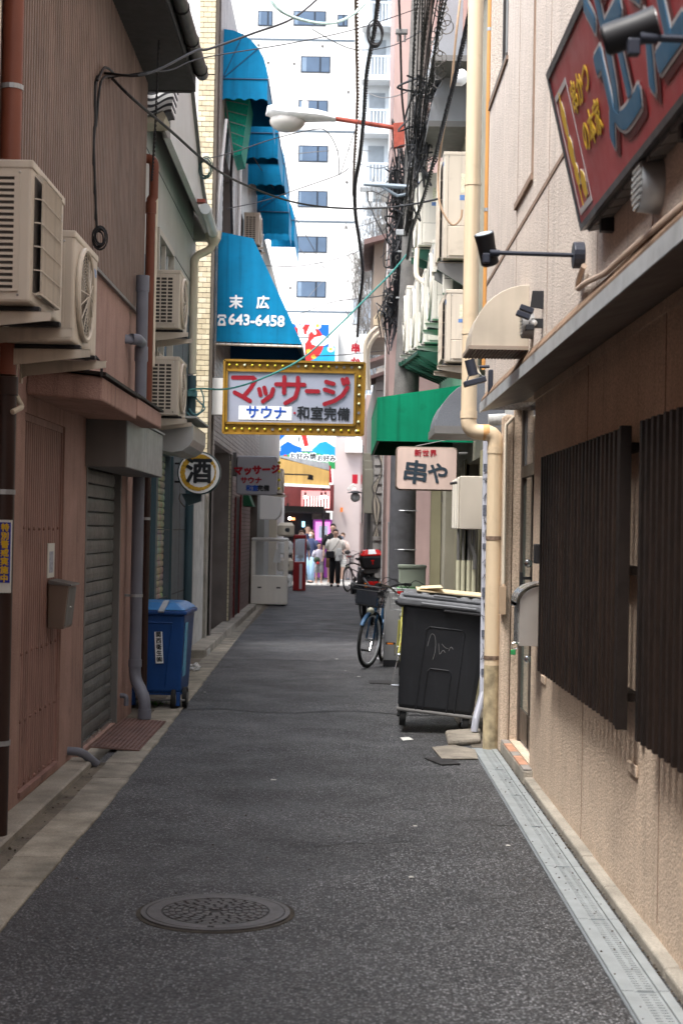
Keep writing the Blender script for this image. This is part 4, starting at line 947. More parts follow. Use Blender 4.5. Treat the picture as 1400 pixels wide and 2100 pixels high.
# ============================================================ R1 beige stucco building
r1=thing('beige_building','beige stucco shop building with overhanging upper storey and dark slatted screens, right foreground','building',(1.3,8,0))
XU=.98; XL=1.235
facade(XL,-1,-25,11.35,0,2.52,[(10.08,11.28,.10,2.5),(6.95,8.75,.95,1.92),(1.5,5.7,.95,1.92)],.10,end1=.5).ob('lower_wall',beige,r1)
facade(XU,-1,-25,10.87,2.44,9.5,[(9.72,10.8,4.58,6.6)],.12,end1=3,top=4).ob('upper_wall',beigeU,r1)
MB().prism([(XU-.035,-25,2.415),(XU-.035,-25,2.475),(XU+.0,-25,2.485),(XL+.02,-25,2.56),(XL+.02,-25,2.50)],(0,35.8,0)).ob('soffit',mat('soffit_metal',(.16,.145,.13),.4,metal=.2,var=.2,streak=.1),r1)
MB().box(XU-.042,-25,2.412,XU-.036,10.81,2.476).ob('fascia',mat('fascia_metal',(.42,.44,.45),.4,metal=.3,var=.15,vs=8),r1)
MB().prism([(XU-.028,-25,2.478),(XU-.030,-25,2.50),(XU-.002,-25,2.55),(XU-.002,-25,2.478)],(0,35.82,0)).ob('stained_ledge',stain,r1)
MB().box(XL-.012,-25,2.44,XL-.001,10.06,2.49).ob('wall_moulding',beige,r1)
se=MB(); gro=mat('groove_brown',(.24,.165,.12),.9,var=.2)
for y in (9.0,7.6,6.1,5.0): se.box(XU-.0015,y,2.56,XU+.01,y+.006,9.4)
se.box(XU-.004,-9,3.30,XU+.01,10.86,3.325)
for (x,y) in ((1092,0),): 
    c=Q(1092,358,XU); d=Q(1058,420,XU); se.box(XU-.008,c[1]-.02,c[2],XU+.01,c[1]+.02,9.3); se.box(XU-.014,c[1]-.02,c[2]-.03,XU+.01,d[1],c[2]+.005)
for y in (6.0,7.9,3.4): se.box(XL-.002,y,0 if y!=6.0 else .1,XL+.01,y+.008,2.44)
se.ob('wall_joints',gro,r1)
# upper window
uw=MB().box(XU+.09,9.72,4.58,XU+.10,10.8,6.6).ob('window',glassd,r1)
q=MB(); q.box(XU-.01,9.70,4.54,XU+.10,10.84,4.575); q.box(XU+.0,9.70,4.58,XU+.08,9.75,6.6); q.box(XU+.02,10.22,4.58,XU+.08,10.26,6.6); q.ob('frame',mat('dark_bronze',(.045,.04,.038),.4,metal=.4,var=.1),uw)
MB().box(XU+.035,9.76,4.6,XU+.04,10.2,6.58).ob('screen',mat('insect_screen',(.22,.22,.21),.7,var=.1),uw)
MB().box(XU-.012,9.66,4.52,XU+.0,10.86,4.545).ob('sill',gro,uw)
# window openings behind the screens
for (a,b) in ((6.95,8.75),(1.5,5.7)):
    o=MB().box(XL+.085,a,.95,XL+.09,b,1.92).ob('window',glassd,r1)
    q=MB(); q.box(XL+.03,a,.95,XL+.08,a+.05,1.92); q.box(XL+.03,b-.05,.95,XL+.08,b,1.92); q.box(XL+.03,a,.95,XL+.08,b,1.0); q.box(XL+.03,(a+b)/2-.03,1.0,XL+.08,(a+b)/2+.03,1.92); q.ob('frame',MATS['dark_bronze'],o)
# slatted screens
slm=[MB().box(-.038,0,.80,-.0,.042,2.02).mesh('slat',mat('slat_timber_%d'%i_,c_,.6,var=.35,vs=7,spec=.2,streak=.3)) for i_,c_ in enumerate([(.017,.0095,.0065),(.013,.008,.006),(.021,.012,.008)])]
for (a,b) in ((6.42,8.95),(1.4,6.02)):
    q=MB(); 
    for z in (.90,1.42,1.93): q.box(XL-.062,a+.0,z,XL-.0,b-.02,z+.035)
    lf=q.ob('slatted_screen',darkb,r1)
    y=a+.0
    while y<b:
        inst('slat',slm[R_.randrange(3)],lf,Matrix.Translation((XL-.064+R_.uniform(-.0006,.0006),y,R_.uniform(-.001,.001)))); y+=.108
MB().box(XL-.105,6.375,.79,XL-.058,6.41,2.03).ob('end_board',darkb,r1,bevel=.003)
MB().box(XL-.03,6.28,.77,XL-.002,6.33,.84).ob('bracket',beige,r1,bevel=.005)
# little drip moulds beneath the screens
for (x,y) in ((1115,1385),(1300,1565)):
    c=Q(x,y,XL); MB().box(XL-.012,c[1]-.09,c[2]-.05,XL-.0,c[1]+.1,c[2]+.0).ob('render_ledge',beige,r1,bevel=.006)
# door
dm=mat('door_bronze',(.085,.068,.058),.4,metal=.4,var=.1)
d0=MB(); d0.box(XL+.05,10.09,.10,XL+.09,10.16,2.5); d0.box(XL+.05,11.2,.10,XL+.09,11.27,2.5); d0.box(XL+.045,10.16,1.98,XL+.09,11.2,2.06); d0.box(XL+.06,10.66,.12,XL+.085,10.72,1.98); d0.box(XL+.06,10.16,.12,XL+.085,11.2,.34)
do=d0.ob('door',dm,r1)
gg=mat('door_glass_green',(.10,.14,.125),.08,var=.15,spec=.9)
MB().box(XL+.068,10.16,.34,XL+.074,10.66,1.98).ob('pane',gg,do); MB().box(XL+.068,10.72,.34,XL+.074,11.2,1.98).ob('pane',gg,do); MB().box(XL+.068,10.16,2.06,XL+.074,11.2,2.48).ob('transom_pane',glassb if False else mat('transom_glass',(.22,.25,.27),.06,spec=.9,var=.1),do)
q=MB(); q.box(XL-.02,10.60,.92,XL+.0,10.64,1.32); q.box(XL+.0,10.60,.95,XL+.06,10.64,.97); q.box(XL+.0,10.60,1.27,XL+.06,10.64,1.29); q.ob('handle',black,do); MB().sph((XL+.03,10.56,1.38),.028).ob('lock',chrome,do); MB().sph((XL+.03,10.5,.74),.025).ob('lock',chrome,do)
MB().box(XL+.058,10.2,1.12,XL+.066,10.45,1.36).ob('sticker',paper,do); MB().box(XL+.055,10.2,1.66,XL+.066,10.4,1.9).ob('sticker',signg,do)
ds=thing('door_step','low concrete door step topped with terracotta tiles, beside the drain','step',(1.18,10.5,0))
MB().box(1.172,9.88,-.02,XL+.09,11.3,.085).ob('block',conc,ds,bevel=.008)
for k in range(7):
    MB().box(1.175,9.885+k*.2,.086,XL-.005,9.885+k*.2+.19,.098).ob('tile',terr if k%3 else mat('grey_tile',(.24,.22,.20),.6,var=.3,vs=12),ds,bevel=.003)
# pier beyond the door
MB().box(XL-.072,11.272,0,XL-.004,11.52,2.44).ob('door_pier',beige,r1,bevel=.02)
# conduit
downpipe('thin cream conduit running down the pier by the shop door',[(XL-.01,11.22,2.42),(XL-.065,11.24,2.36),(XL-.065,11.24,1.22)],.012,cream2,(XL,11.2,1.2))
tag(MB().box(XL-.09,11.22,1.0,XL-.046,11.28,1.2).ob('junction_box',mat('tan_box',(.42,.30,.20),.5,var=.1)),'small tan junction box on the stucco pier behind the big cream pipe','box')
ip=thing('intercom','small black intercom on the wall between door and slatted screen','intercom',(XL,9.55,1.45)); c=Q(1095,1137,XL)
MB().box(XL-.055,9.50,c[2]-.05,XL-.001,9.62,c[2]+.07).ob('housing',black,ip,bevel=.008)
# silver mailbox
mr_=thing('mailbox','silver mailbox with a curved lid and a green padlock beside the shop door','mailbox',(XL-.1,9.6,1.0))
za=.905; prof=[(XL-.001,za),(XL-.001,za+.365)]+[(XL-.001-.155*math.sin(PI/2*i/6),za+.255+.11*math.cos(PI/2*i/6)) for i in range(1,7)]+[(XL-.156,za)]
MB().prism([(x,9.42,z) for x,z in prof],(0,.26,0)).ob('body',mat('mailbox_silver',(.44,.41,.38),.35,metal=.5,var=.08),mr_,bevel=.003)
ld=MB(); n=8; b=0
for i in range(n+1):
    a=PI/2*1.15*i/n; x=XL-.001-.175*math.sin(min(a,PI/2)); z=za+.262+.118*math.cos(a)
    ld.v+=[(x,9.40,z),(x,9.70,z),(x,9.40,z+.006),(x,9.70,z+.006)]
for i in range(n): ld.f+=[(4*i+2,4*i+3,4*i+7,4*i+6),(4*i,4*i+4,4*i+5,4*i+1),(4*i,4*i+2,4*i+6,4*i+4)]
ld.ob('lid',steel,mr_); MB().box(XL-.162,9.45,za+.02,XL-.157,9.65,za+.22).ob('door',steel,mr_)
pk=MB(); pk.torus((XL-.17,9.5,za-.005),.02,.0035,'y',14,5); po_=pk.ob('lock_shackle',steel,mr_); MB().box(XL-.195,9.49,za-.06,XL-.165,9.51,za-.028).ob('padlock',mat('padlock_green',(.03,.25,.08),.4,var=0),mr_,bevel=.004)
# ---------------------------------------------------------- hanging kushikatsu sign
YN=6.0
c0,c1=P(1121,152,YN),P(1192,474,YN)          # far top / far bottom corner
xt,zt,xb,zb=c0[0],c0[2],c1[0],c1[2]
tv=Vector((xt-xb,0,zt-zb)); H=tv.length; tv.normalize(); nv=Vector((-tv.z,0,tv.x))
kg=thing('kushikatsu_sign','big dark red sign with blue kanji and yellow writing leaning out from the stucco wall','sign',(xb,YN,zb))
Lg=3.4
def KS(u,v,d=0): # u metres toward the camera along the sign, v up, d out of the face
    p=Vector((xb,YN,zb))+tv*v+nv*d; return (p.x,YN-u,p.z)
def kbox(mb,u0,u1,v0,v1,d0,d1): return mb.hexa([KS(u0,v0,d0),KS(u1,v0,d0),KS(u1,v0,d1),KS(u0,v0,d1)],[KS(u0,v1,d0),KS(u1,v1,d0),KS(u1,v1,d1),KS(u0,v1,d1)])
kbox(MB(),0,Lg,0,H,-.11,-.012).ob('case',mat('sign_case',(.05,.05,.052),.5,var=.3,vs=10,streak=.3),kg)
q=MB(); kbox(q,0,.03,0,H,-.011,.006); kbox(q,.03,Lg,0,.022,-.011,.006); kbox(q,.03,Lg,H-.03,H,-.011,.006); q.ob('frame',mat('sign_frame_dark',(.06,.062,.068),.35,metal=.3,var=.15),kg)
kbox(MB(),.03,Lg,.022,H-.03,-.010,.0).ob('face',signred,kg)
q=MB(); 
for k in range(22): kbox(q,.02+k*.15,.02+k*.15+.13,-.012,-.001,-.105,-.02)
q.ob('underside_slats',galvd,kg)
KM=Matrix(((0,tv.x,nv.x,0),(-1,0,0,0),(0,tv.z,nv.z,0),(0,0,0,1)))
def kt_(u,v,d=.003): 
    M=KM.copy(); M.translation=KS(u,v,d); return M
wf=mat('sign_white_line',(.50,.48,.48),.4,var=0)
q=MB(); a,b,c,d=.06,.33,.05,H-.11
kbox(q,a,b,c,c+.022,.001,.003); kbox(q,a,b,d-.022,d,.001,.003); kbox(q,a,a+.006,c+.022,d-.022,.001,.003); kbox(q,b-.006,b,c+.022,d-.022,.001,.003); q.ob('white_box',wf,kg)
def blob(mb,pts,d): mb.prism([KS(u,v,d) for u,v in pts],tuple(nv*.0015))
Rk=random.Random(2)
def kats(grow,mb,d):
    for (cu_,cv_,ru,rv_) in ((.15,.40,.032,.07),(.155,.275,.04,.06),(.165,.185,.034,.045),(.255,.13,.04,.05)):
        blob(mb,[(cu_+(ru+grow)*math.cos(2*PI*i/14)*(1+.12*math.sin(i*2.3)),cv_+(rv_+grow)*math.sin(2*PI*i/14)*(1+.1*math.cos(i*3.1))) for i in range(14)],d)
q=MB(); kats(.005,q,.001); q.ob('skewer_outline',wf,kg)
q=MB(); kats(0,q,.003); kbox(q,.150,.160,.07,.5,.003,.0046); q.ob('skewer_picture',yelp,kg)
text('串かつ',.125,yelp,kg,kt_(.545,.40),bold=.0035,ext=.0002); text('の本家',.125,yelp,kg,kt_(.60,.245),bold=.0035,ext=.0002)
for k,ch in enumerate('元祖串かつ'): text(ch,.034,wf,kg,kt_(.235,.44-k*.042,.0025)) if False else None
bx_=.98
for i,ch in enumerate('近江屋'):
    uu=1.12+i*.62
    text(ch,.54,mat('letter_shadow',(.10,.02,.02),.5,var=0),kg,kt_(uu+.03,H/2-.03,.0015),bold=.020,ext=.0003)
    text(ch,.54,wf,kg,kt_(uu,H/2+.0,.0035),bold=.024,ext=.0003); text(ch,.54,signblue,kg,kt_(uu,H/2+.0,.0058),bold=.012,ext=.0003)
q=MB(); 
for u in (.25,1.6): q.box(xb+.03,YN-u-.02,zb+.0,XU+.01,YN-u+.02,zb-.05)
for u in (.25,1.6): q.box(xb+.03,YN-u-.02,zb+.4,XU+.01,YN-u+.02,zb+.36)
q.ob('wall_bracket',black,kg)
# arm lamps
def arm_lamp(label,y,z,xl,dr_=(-.25,-.35,.9)):
    t=thing('arm_spotlight',label,'spotlight',(XU,y,z),'arm spotlights over the red sign')
    MB().cyl((XU,y,z),(XU-.045,y,z),.055,n=18).ob('wall_plate',mat('lamp_navy',(.030,.034,.048),.4,metal=.2,var=.1),t,bevel=.004); nv_=MATS['lamp_navy']
    q=MB(); q.tube([(XU-.04,y,z),(xl+.03,y,z+.005)],.0095,8); q.cyl((xl+.07,y,z+.003),(xl+.03,y,z+.004),.014); q.ob('arm',nv_,t,auto=True)
    a=Vector((xl+.02,y+.03,z+.03)); d=Vector(dr_).normalized()
    hd_=MB(); p0=a-d*.075; p1=a+d*.06; hd_.tube([tuple(p0),tuple(p0+d*.008),tuple(p1-d*.05),tuple(p1)],[.030,.038,.038,.042],18); hd_.ob('lamp_head',black,t,auto=True)
    MB().cyl(tuple(p1+d*.0005),tuple(p1+d*.002),.034,n=18).ob('lens',mat('lens_grey',(.30,.33,.33),.1,var=0),t)
    q=MB(); q.box(xl+.0,y-.015,z-.04,xl+.03,y+.015,z+.0); q.ob('knuckle',nv_,t,bevel=.004)
    return t
c=P(988,512,6.47)
arm_lamp('black cylindrical spotlight on a straight arm, in front of the big cream pipe',6.45,2.735,c[0])
arm_lamp('black spotlight on an arm in front of the red sign lettering, upper right',3.72,2.765,.66,(.85,-.25,.25))
# round louvre and wall conduit
vt=thing('round_vent','round silver louvred vent on the stucco under the red sign','vent',(XU,5.2,2.7)); c=Q(1352,380,XU)
q=MB(); q.tube([(XU,c[1],c[2]),(XU-.07,c[1],c[2])],[.09,.085],26); q.ob('hood',galv,vt,auto=True)
q=MB()
for k in range(8):
    z=c[2]-.075+k*.02; w_=math.sqrt(max(0,.08**2-(z+.006-c[2])**2)); q.box(XU-.076,c[1]-w_,z,XU-.0705,c[1]+w_,z+.011)
q.ob('louvre_slats',steel,vt)
vt2=thing('round_vent','small grey louvred vent half hidden behind the beige exhaust hood','vent',(XU,8.0,2.7)); c=Q(1092,668,XU)
q=MB(); q.tube([(XU,c[1],c[2]),(XU-.06,c[1],c[2])],[.07,.066],20); q.ob('hood',galvd,vt2,auto=True)
q=MB(); 
for k in range(6): q.box(XU-.066,c[1]-.05,c[2]-.05+k*.018,XU-.061,c[1]+.05,c[2]-.04+k*.018)
q.ob('louvre_slats',steel,vt2)
cd=thing('wall_conduit','beige electric conduit bending along the stucco below the spotlight arm','pipe',(XU,6,2.7))
MB().tube(smooth_path([Q(1197,545,XU-.02),Q(1190,560,XU-.02),Q(1183,592,XU-.02),Q(1200,580,XU-.02),Q(1240,560,XU-.02),Q(1262,540,XU-.02),Q(1330,480,XU-.02),Q(1420,405,XU-.02)],4),.011,8).ob('tube',mat('conduit_beige',(.50,.38,.29),.6,var=.1),cd,auto=True)
q=MB(); q.tube([Q(1262,560,XU-.01),Q(1430,425,XU-.01)],.014,6); q.ob('lower_tube',stain,cd)
# exhaust hood
eh=thing('exhaust_hood','beige quarter round exhaust hood with a rusty grille underneath, on the upper right wall','hood',(XU,8.3,2.6))
yh=8.34; xh0=P(962,706,yh)[0]; z0h=P(1000,712,yh)[2]; z1h=P(1083,584,yh)[2]
pr=[(XU,yh,z0h),(XU,yh,z1h)]+[(XU-(XU-xh0-.01)*math.sin(PI/2*i/9)**1.0,yh,z0h+.03+(z1h-z0h-.03)*math.cos(PI/2*i/9)) for i in range(1,10)]+[(xh0+.01,yh,z0h)]
MB().prism(pr,(0,.42,0)).ob('shell',mat('hood_beige',(.46,.40,.32),.45,var=.12,vs=4,streak=.15),eh,bevel=.003)
MB().box(xh0-.004,yh-.008,z0h-.012,XU,yh+.43,z0h+.008).ob('rim',mat('hood_rim',(.30,.24,.19),.5,var=.2),eh)
q=MB(); 
for k in range(16): q.box(xh0+.01+k*.018,yh,z0h-.018,xh0+.018+k*.018,yh+.42,z0h-.013)
q.ob('grille',rust,eh)
# solar security light
sl_=thing('solar_light','black solar security light with two lamp heads and a sensor beside the beige hood','security light',(XU,7.7,2.8)); yb=7.75
a=P(1090,598,yb); b_=P(1122,634,yb)
MB().hexa([P(1086,630,yb-.02),P(1117,635,yb-.02),P(1117,635,yb+.0),P(1086,630,yb+.0)],[P(1091,596,yb-.02),P(1123,596,yb-.02),P(1123,596,yb+.0),P(1091,596,yb+.0)]).ob('solar_panel',black,sl_,bevel=.003)
q=MB(); q.box(P(1100,1,yb)[0],yb-.02,P(1,652,yb)[2],XU,yb+.02,P(1,634,yb)[2]); q.ob('bracket',black,sl_)
for (x,y,lab) in ((1079,634,'upper'),(1072,646,'lower')):
    p=P(x,y,yb-.05); d=MB(); d.box(-.035,-.02,-.014,.035,.02,.014); d.xf(Matrix.Translation(p)@Matrix.Rotation(.35,4,'Y')); d.ob('lamp_head',MATS['lamp_navy'],sl_,bevel=.004)
MB().sph(P(1092,662,yb-.03),.022,(1,1,.8)).ob('sensor_dome',white,sl_); MB().box(P(1086,1,yb)[0],yb-.06,P(1,660,yb)[2],P(1104,1,yb)[0],yb+.0,P(1,648,yb)[2]).ob('sensor_body',black,sl_,bevel=.004)
# floodlight near the corner
fl_=thing('floodlight','black adjustable floodlight fixed at the end of the upper right wall','floodlight',(XU,10.2,2.7)); yf=10.3
MB().box(XU-.03,yf-.03,P(1,786,yf)[2],XU-.001,yf+.04,P(1,740,yf)[2]).ob('wall_box',MATS['lamp_navy'],fl_,bevel=.006)
MB().tube([P(1003,752,yf),P(982,752,yf)],.01,8).ob('arm',MATS['lamp_navy'],fl_)
q=MB(); q.tube([P(962,738,yf),P(970,770,yf)],.034,16); q.ob('driver_body',MATS['lamp_navy'],fl_,auto=True)
q=MB(); q.box(-.073,-.05,-.018,.073,.05,.018); q.xf(Matrix.Translation(P(973,783,yf-.03))@Matrix.Rotation(-.28,4,'Y')); q.ob('lamp_head',MATS['lamp_navy'],fl_,bevel=.005)
q=MB(); q.tube([P(964,762,yf),P(957,780,yf-.03)],.005,5); q.tube([P(974,762,yf),P(990,772,yf-.03)],.005,5); q.ob('yoke',black,fl_)
# ---------------------------------------------------------- big cream drain pipe
YP=11.42
cu0=P(968,-60,YP); cu1=P(955,845,YP); lw0=P(1014,930,YP); lw1=P(1004,1534,YP)
X1=.915; X2_=1.115; zj=P(955,886,YP)[2]
bp=thing('cream_drainpipe','thick cream drainpipe with a double elbow and a stained foot beside the shop door','pipe',(X2_,YP,0))
rp_=.0575
MB().tube([(X1,YP,9.5),(X1,YP,zj+.12)]+elbow((X1,YP,zj+.1),(X1,YP,zj),(X1+.1,YP,zj),.085)+[(X1+.09,YP,zj),(X2_-.09,YP,zj)]+elbow((X1,YP,zj),(X2_,YP,zj),(X2_,YP,zj-.2),.085)+[(X2_,YP,zj-.12),(X2_,YP,.62)],rp_,24).ob('pipe',cream,bp,auto=True)
MB().tube([(X2_,YP,.62),(X2_,YP,-.02)],rp_,24).ob('stained_foot',creamd,bp,auto=True)
for (p,q_) in (((X1,YP,zj+.10),(X1,YP,zj+.155)),((X2_,YP,zj-.155),(X2_,YP,zj-.10)),((X1,YP,3.03),(X1,YP,3.06)),((X1,YP,4.12),(X1,YP,4.15)),((X1,YP,6.0),(X1,YP,6.03))): MB().cyl(p,q_,rp_*1.07,n=24).ob('socket',cream,bp,auto=True)
MB().cyl((X1+.105,YP,zj),(X1+.15,YP,zj),rp_*1.012,n=24).ob('rust_stain_band',mat('rust_stain',(.55,.30,.12),.6,var=.3,vs=20),bp,auto=True)
for z in (1.545,.675):
    q=MB(); q.cyl((X2_,YP,z-.014),(X2_,YP,z+.014),rp_*1.06,n=24); q.box(X2_+.05,YP-.01,z-.01,XL+.0,YP+.01,z+.006); q.ob('clamp',mat('rusty_clamp',(.16,.11,.08),.7,var=.5,vs=40),bp)
downpipe('thin orange brown pipe running up beside the big cream drainpipe',[(XU+.02,11.2,9.5),(XU+.02,11.2,2.75)],.018,mat('orange_pipe',(.50,.24,.07),.5,var=.1),(XU,11.2,2.7),bands=[(3.9,(XU+.02,11.2,XU+.1)),(5.2,(XU+.02,11.2,XU+.1))])
downpipe('white lagged pipe elbow crossing behind the big cream pipe',[P(1001,862,11.9),P(1032,860,11.9),P(1040,862,11.9),P(1046,900,11.9)],.045,mat('lagging',(.50,.50,.48),.9,var=.25,vs=20),P(1010,860,11.9))
# graffiti covered grey pipe
gp=downpipe('slim pale pipe covered in graffiti stickers just left of the big cream pipe',[P(997,905,12.15),P(990,1420,12.15),P(975,1475,12.0),P(972,1500,12.0)],.028,mat('sticker_pipe',(.36,.37,.42),.5,var=.15),P(990,1500,12.15))
gf=MB(); Rz=random.Random(9); scr=MB()
for k in range(16):
    y=960+k*28+Rz.uniform(-8,8); c=P(996.5-(y-905)*.0115,y,12.12); h_=Rz.uniform(.02,.05); gf.box(c[0]-.02,12.117,c[2]-h_,c[0]+.018,12.121,c[2]+h_) if k%3==0 else scr.tube(smooth_path([(c[0]+Rz.uniform(-.022,.022),12.117,c[2]+Rz.uniform(-.035,.035)) for _ in range(5)],3),.002,4)
gf.ob('stickers',mat('sticker_dark',(.10,.11,.14),.5,var=.4,vs=70),gp); scr.ob('scribbles',blkp,gp)
# ============================================================ R2 white wall shop
r2=thing('white_shop_building','pale shop building with green awning, gas heater and racks of air conditioners, right side','building',(1.3,15,0))
XR=1.30
facade(XR,-1,11.53,14.2,0,6.8,[],.1,end1=.1).ob('white_wall',mat('offwhite_wall',(.58,.58,.56),.8,var=.08,streak=.15,bump=.4),r2)
facade(XR,-1,14.2,20.5,0,6.8,[(14.6,16.4,.02,2.3),(16.8,19.6,.02,2.3)],.15,top=5).ob('shop_wall',mat('greige_wall',(.30,.28,.22),.8,var=.1,streak=.12),r2)
MB().box(XR+.12,14.6,.02,XR+.14,16.4,2.3).ob('door_panel',mat('door_greige',(.23,.21,.165),.6,var=.08),r2); MB().box(XR+.12,16.8,.02,XR+.14,19.6,2.3).ob('shutter',mat('shutter_olive',(.24,.22,.15),.6,var=.1),r2)
q=MB(); q.box(XR-.02,14.5,0,XR+.03,14.6,2.35); q.box(XR-.02,16.4,0,XR+.03,16.55,2.35); q.box(XR-.02,16.7,0,XR+.0,16.8,2.35); q.box(1.16,20.3,0,1.29,20.45,3.2); q.ob('door_frame',mat('olive_frame',(.27,.25,.16),.5,var=.1),r2)
facade(1.18,-1,11.9,22,6.8,10.5,[],.1,end0=3,top=3).ob('upper_wall',mat('red_brown_wall',(.34,.20,.17),.8,var=.15),r2)
MB().box(XR+.3,20.4,0,6,20.6,6.8).ob('rear_wall',greyw,r2)
MB().box(XR-.06,15.9,2.9,XR-.002,20.4,4.0).ob('green_wall_panel',mat('pale_green',(.22,.42,.30),.6,var=.08,streak=.1),r2)
# gas heater
YG=14.0; a=P(943,976,YG); b_=P(982,1086,YG); xo_=P(923,1,14.6)[0]
gh=thing('gas_heater','ivory wall mounted gas water heater with three front ribs, right of the grilled skewer sign','water heater',(1.2,YG,1.6))
MB().box(a[0]+.0,YG,b_[2],XR-.001,YG+.36,a[2]).ob('casing',mat('heater_ivory',(.55,.50,.43),.4,var=.05,streak=.06),gh,bevel=.008)
for k in range(3): MB().box(a[0]-.022-.012*k,YG+.02+k*.12,b_[2]+.0,a[0]-.001,YG+.02+k*.12+.09,a[2]-.01-.01*k).ob('front_rib',acw2,gh,bevel=.01)
q=MB(); 
for k in range(3): q.cyl((a[0]-.05-.01*k,YG+.05+k*.12,a[2]-.06),(a[0]-.02,YG+.05+k*.12,a[2]-.06),.012,n=8)
q.ob('vent_nozzle',black,gh)
for k,x in enumerate((a[0]+.0,a[0]+.045,a[0]+.095,a[0]+.14)):
    q=MB(); q.tube([(x,YG+.1,b_[2]-.0),(x+.003,YG+.1,b_[2]-.28)],.012,8); q.ob('copper_pipe',galvd,gh)
    q=MB(); q.tube([(x+.003,YG+.1,b_[2]-.28),(x+.003,YG+.1,.25)],.019,8); q.ob('lagged_pipe',mat('lag_cream',(.52,.50,.36),.7,var=.15),gh)
q=MB(); q.tube([(a[0]+.10,YG+.08,b_[2]),(a[0]+.10,YG+.08,b_[2]-.12),(a[0]+.15,YG+.08,b_[2]-.24),(a[0]+.15,YG+.08,b_[2]-.36)],.02,8); q.ob('gas_pipe',galvd,gh)
# kushi-ya sign
YK=14.9; a,b_=P(812,915,YK),P(937,1007,YK); 
ksn=thing('skewer_shop_sign','pink lightbox sign with rounded corners, red heading and black brush lettering, under the green awning','sign',(a[0],YK,b_[2]))
MB().box(a[0],YK,b_[2],b_[0],YK+.16,a[2]).ob('box',mat('sign_frame_brown',(.20,.15,.12),.5,metal=.2,var=.3,vs=12),ksn,bevel=.035)
nn=6
def rrect(x0,x1,z0,z1,r,y):
    o=[]
    for (cx,cz,a0) in ((x1-r,z1-r,0),(x0+r,z1-r,PI/2),(x0+r,z0+r,PI),(x1-r,z0+r,1.5*PI)):
        for i in range(nn+1): t=a0+PI/2*i/nn; o.append((cx+r*math.cos(t),y,cz+r*math.sin(t)))
    return o
MB().prism(rrect(a[0]+.012,b_[0]-.012,b_[2]+.012,a[2]-.012,.035,YK-.003),(0,.004,0)).ob('face',signp,ksn)
text('新世界',.068,redp,ksn,face_cam((P(872,930,YK)[0],YK-.005,P(872,930,YK)[2])),bold=.0018,space=1.15)
text('串',.235,mat('brush_slate',(.025,.04,.055),.5,var=0),ksn,face_cam((P(851,971,YK)[0],YK-.005,P(851,972,YK)[2]),rot=.10),bold=.006,sx=1.1); text('や',.21,MATS['brush_slate'],ksn,face_cam((P(897,972,YK)[0],YK-.005,P(897,974,YK)[2]),rot=.08),bold=.006,sx=1.0)
q=MB(); q.tube([P(905,1008,YK+.08),P(905,1030,YK+.08)],.006,5); q.tube([P(940,930,YK+.1),P(958,930,YK+.1)],.012,6); q.tube([P(852,915,YK-.0),P(950,895,YK-.0)],.004,5); q.ob('stays',galvd,ksn)
# green awning
Yg=15.6; A1,B1,C1,D1=P(773,817,Yg),P(957,800,Yg),P(957,916,Yg),P(772,904,Yg)
gw=thing('green_awning','deep box shaped green canvas awning over the skewer shop','awning',D1)
A1=(A1[0],Yg,A1[2]);B1=(XR,Yg,A1[2]+.16);C1=(XR,Yg,D1[2]);Dy=3.0
MB().prism([A1,B1,C1,D1],(0,.012,0)).ob('side_panel',grn,gw)
MB().box(D1[0],Yg+.013,D1[2],D1[0]+.012,Yg+Dy,A1[2]).ob('front_panel',grn,gw)
MB().hexa([(A1[0],Yg+.013,A1[2]+.001),(XR,Yg+.013,A1[2]+.16),(XR,Yg+Dy,A1[2]+.16),(A1[0],Yg+Dy,A1[2]+.001)],[(A1[0],Yg+.013,A1[2]+.01),(XR,Yg+.013,A1[2]+.17),(XR,Yg+Dy,A1[2]+.17),(A1[0],Yg+Dy,A1[2]+.01)]).ob('top_sheet',grn,gw)
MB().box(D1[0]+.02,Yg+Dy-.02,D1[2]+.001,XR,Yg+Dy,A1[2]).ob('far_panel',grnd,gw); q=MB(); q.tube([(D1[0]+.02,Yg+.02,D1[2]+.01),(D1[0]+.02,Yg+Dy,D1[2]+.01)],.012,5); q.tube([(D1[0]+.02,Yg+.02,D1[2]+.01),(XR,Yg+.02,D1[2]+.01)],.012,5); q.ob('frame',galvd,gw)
# hoods on the right
def qhood(label,xw,xo_,z0,z1,y0,l,m_,face=None):
    t=thing('quarter_hood',label,'hood',(xw,y0,z0)); n=10
    pr=[(xw,y0,z0),(xw,y0,z1)]+[(xw-(xw-xo_)*math.sin(PI/2*i/n),y0,z0+(z1-z0)*math.cos(PI/2*i/n)) for i in range(1,n+1)]
    MB().prism(pr,(0,l,0)).ob('shell',m_,t,bevel=.004)
    MB().box(xo_-.01,y0-.01,z0-.05,xw,y0+l+.01,z0+.012).ob('rim',galvd,t)
a=P(893,876,12.6); b_=P(975,780,12.6)
qhood('dark grey quarter round hood half hidden behind the big cream pipe',XR,a[0],a[2],b_[2]+.06,12.6,.9,mat('hood_slate',(.14,.15,.17),.6,var=.12,fine=.15))
a=P(880,250,17.0); b_=P(950,133,17.0)
qhood('large grey quarter round hood high on the right, below a bigger one',XR,a[0],a[2],b_[2],17.0,1.4,mat('hood_grey',(.25,.26,.28),.55,var=.1,fine=.1))
a=P(888,115,16.4); b_=P(950,-60,16.4)
qhood('topmost grey hood on the right, cut by the picture edge',XR,a[0],a[2],b_[2],16.4,1.6,MATS['hood_grey'])
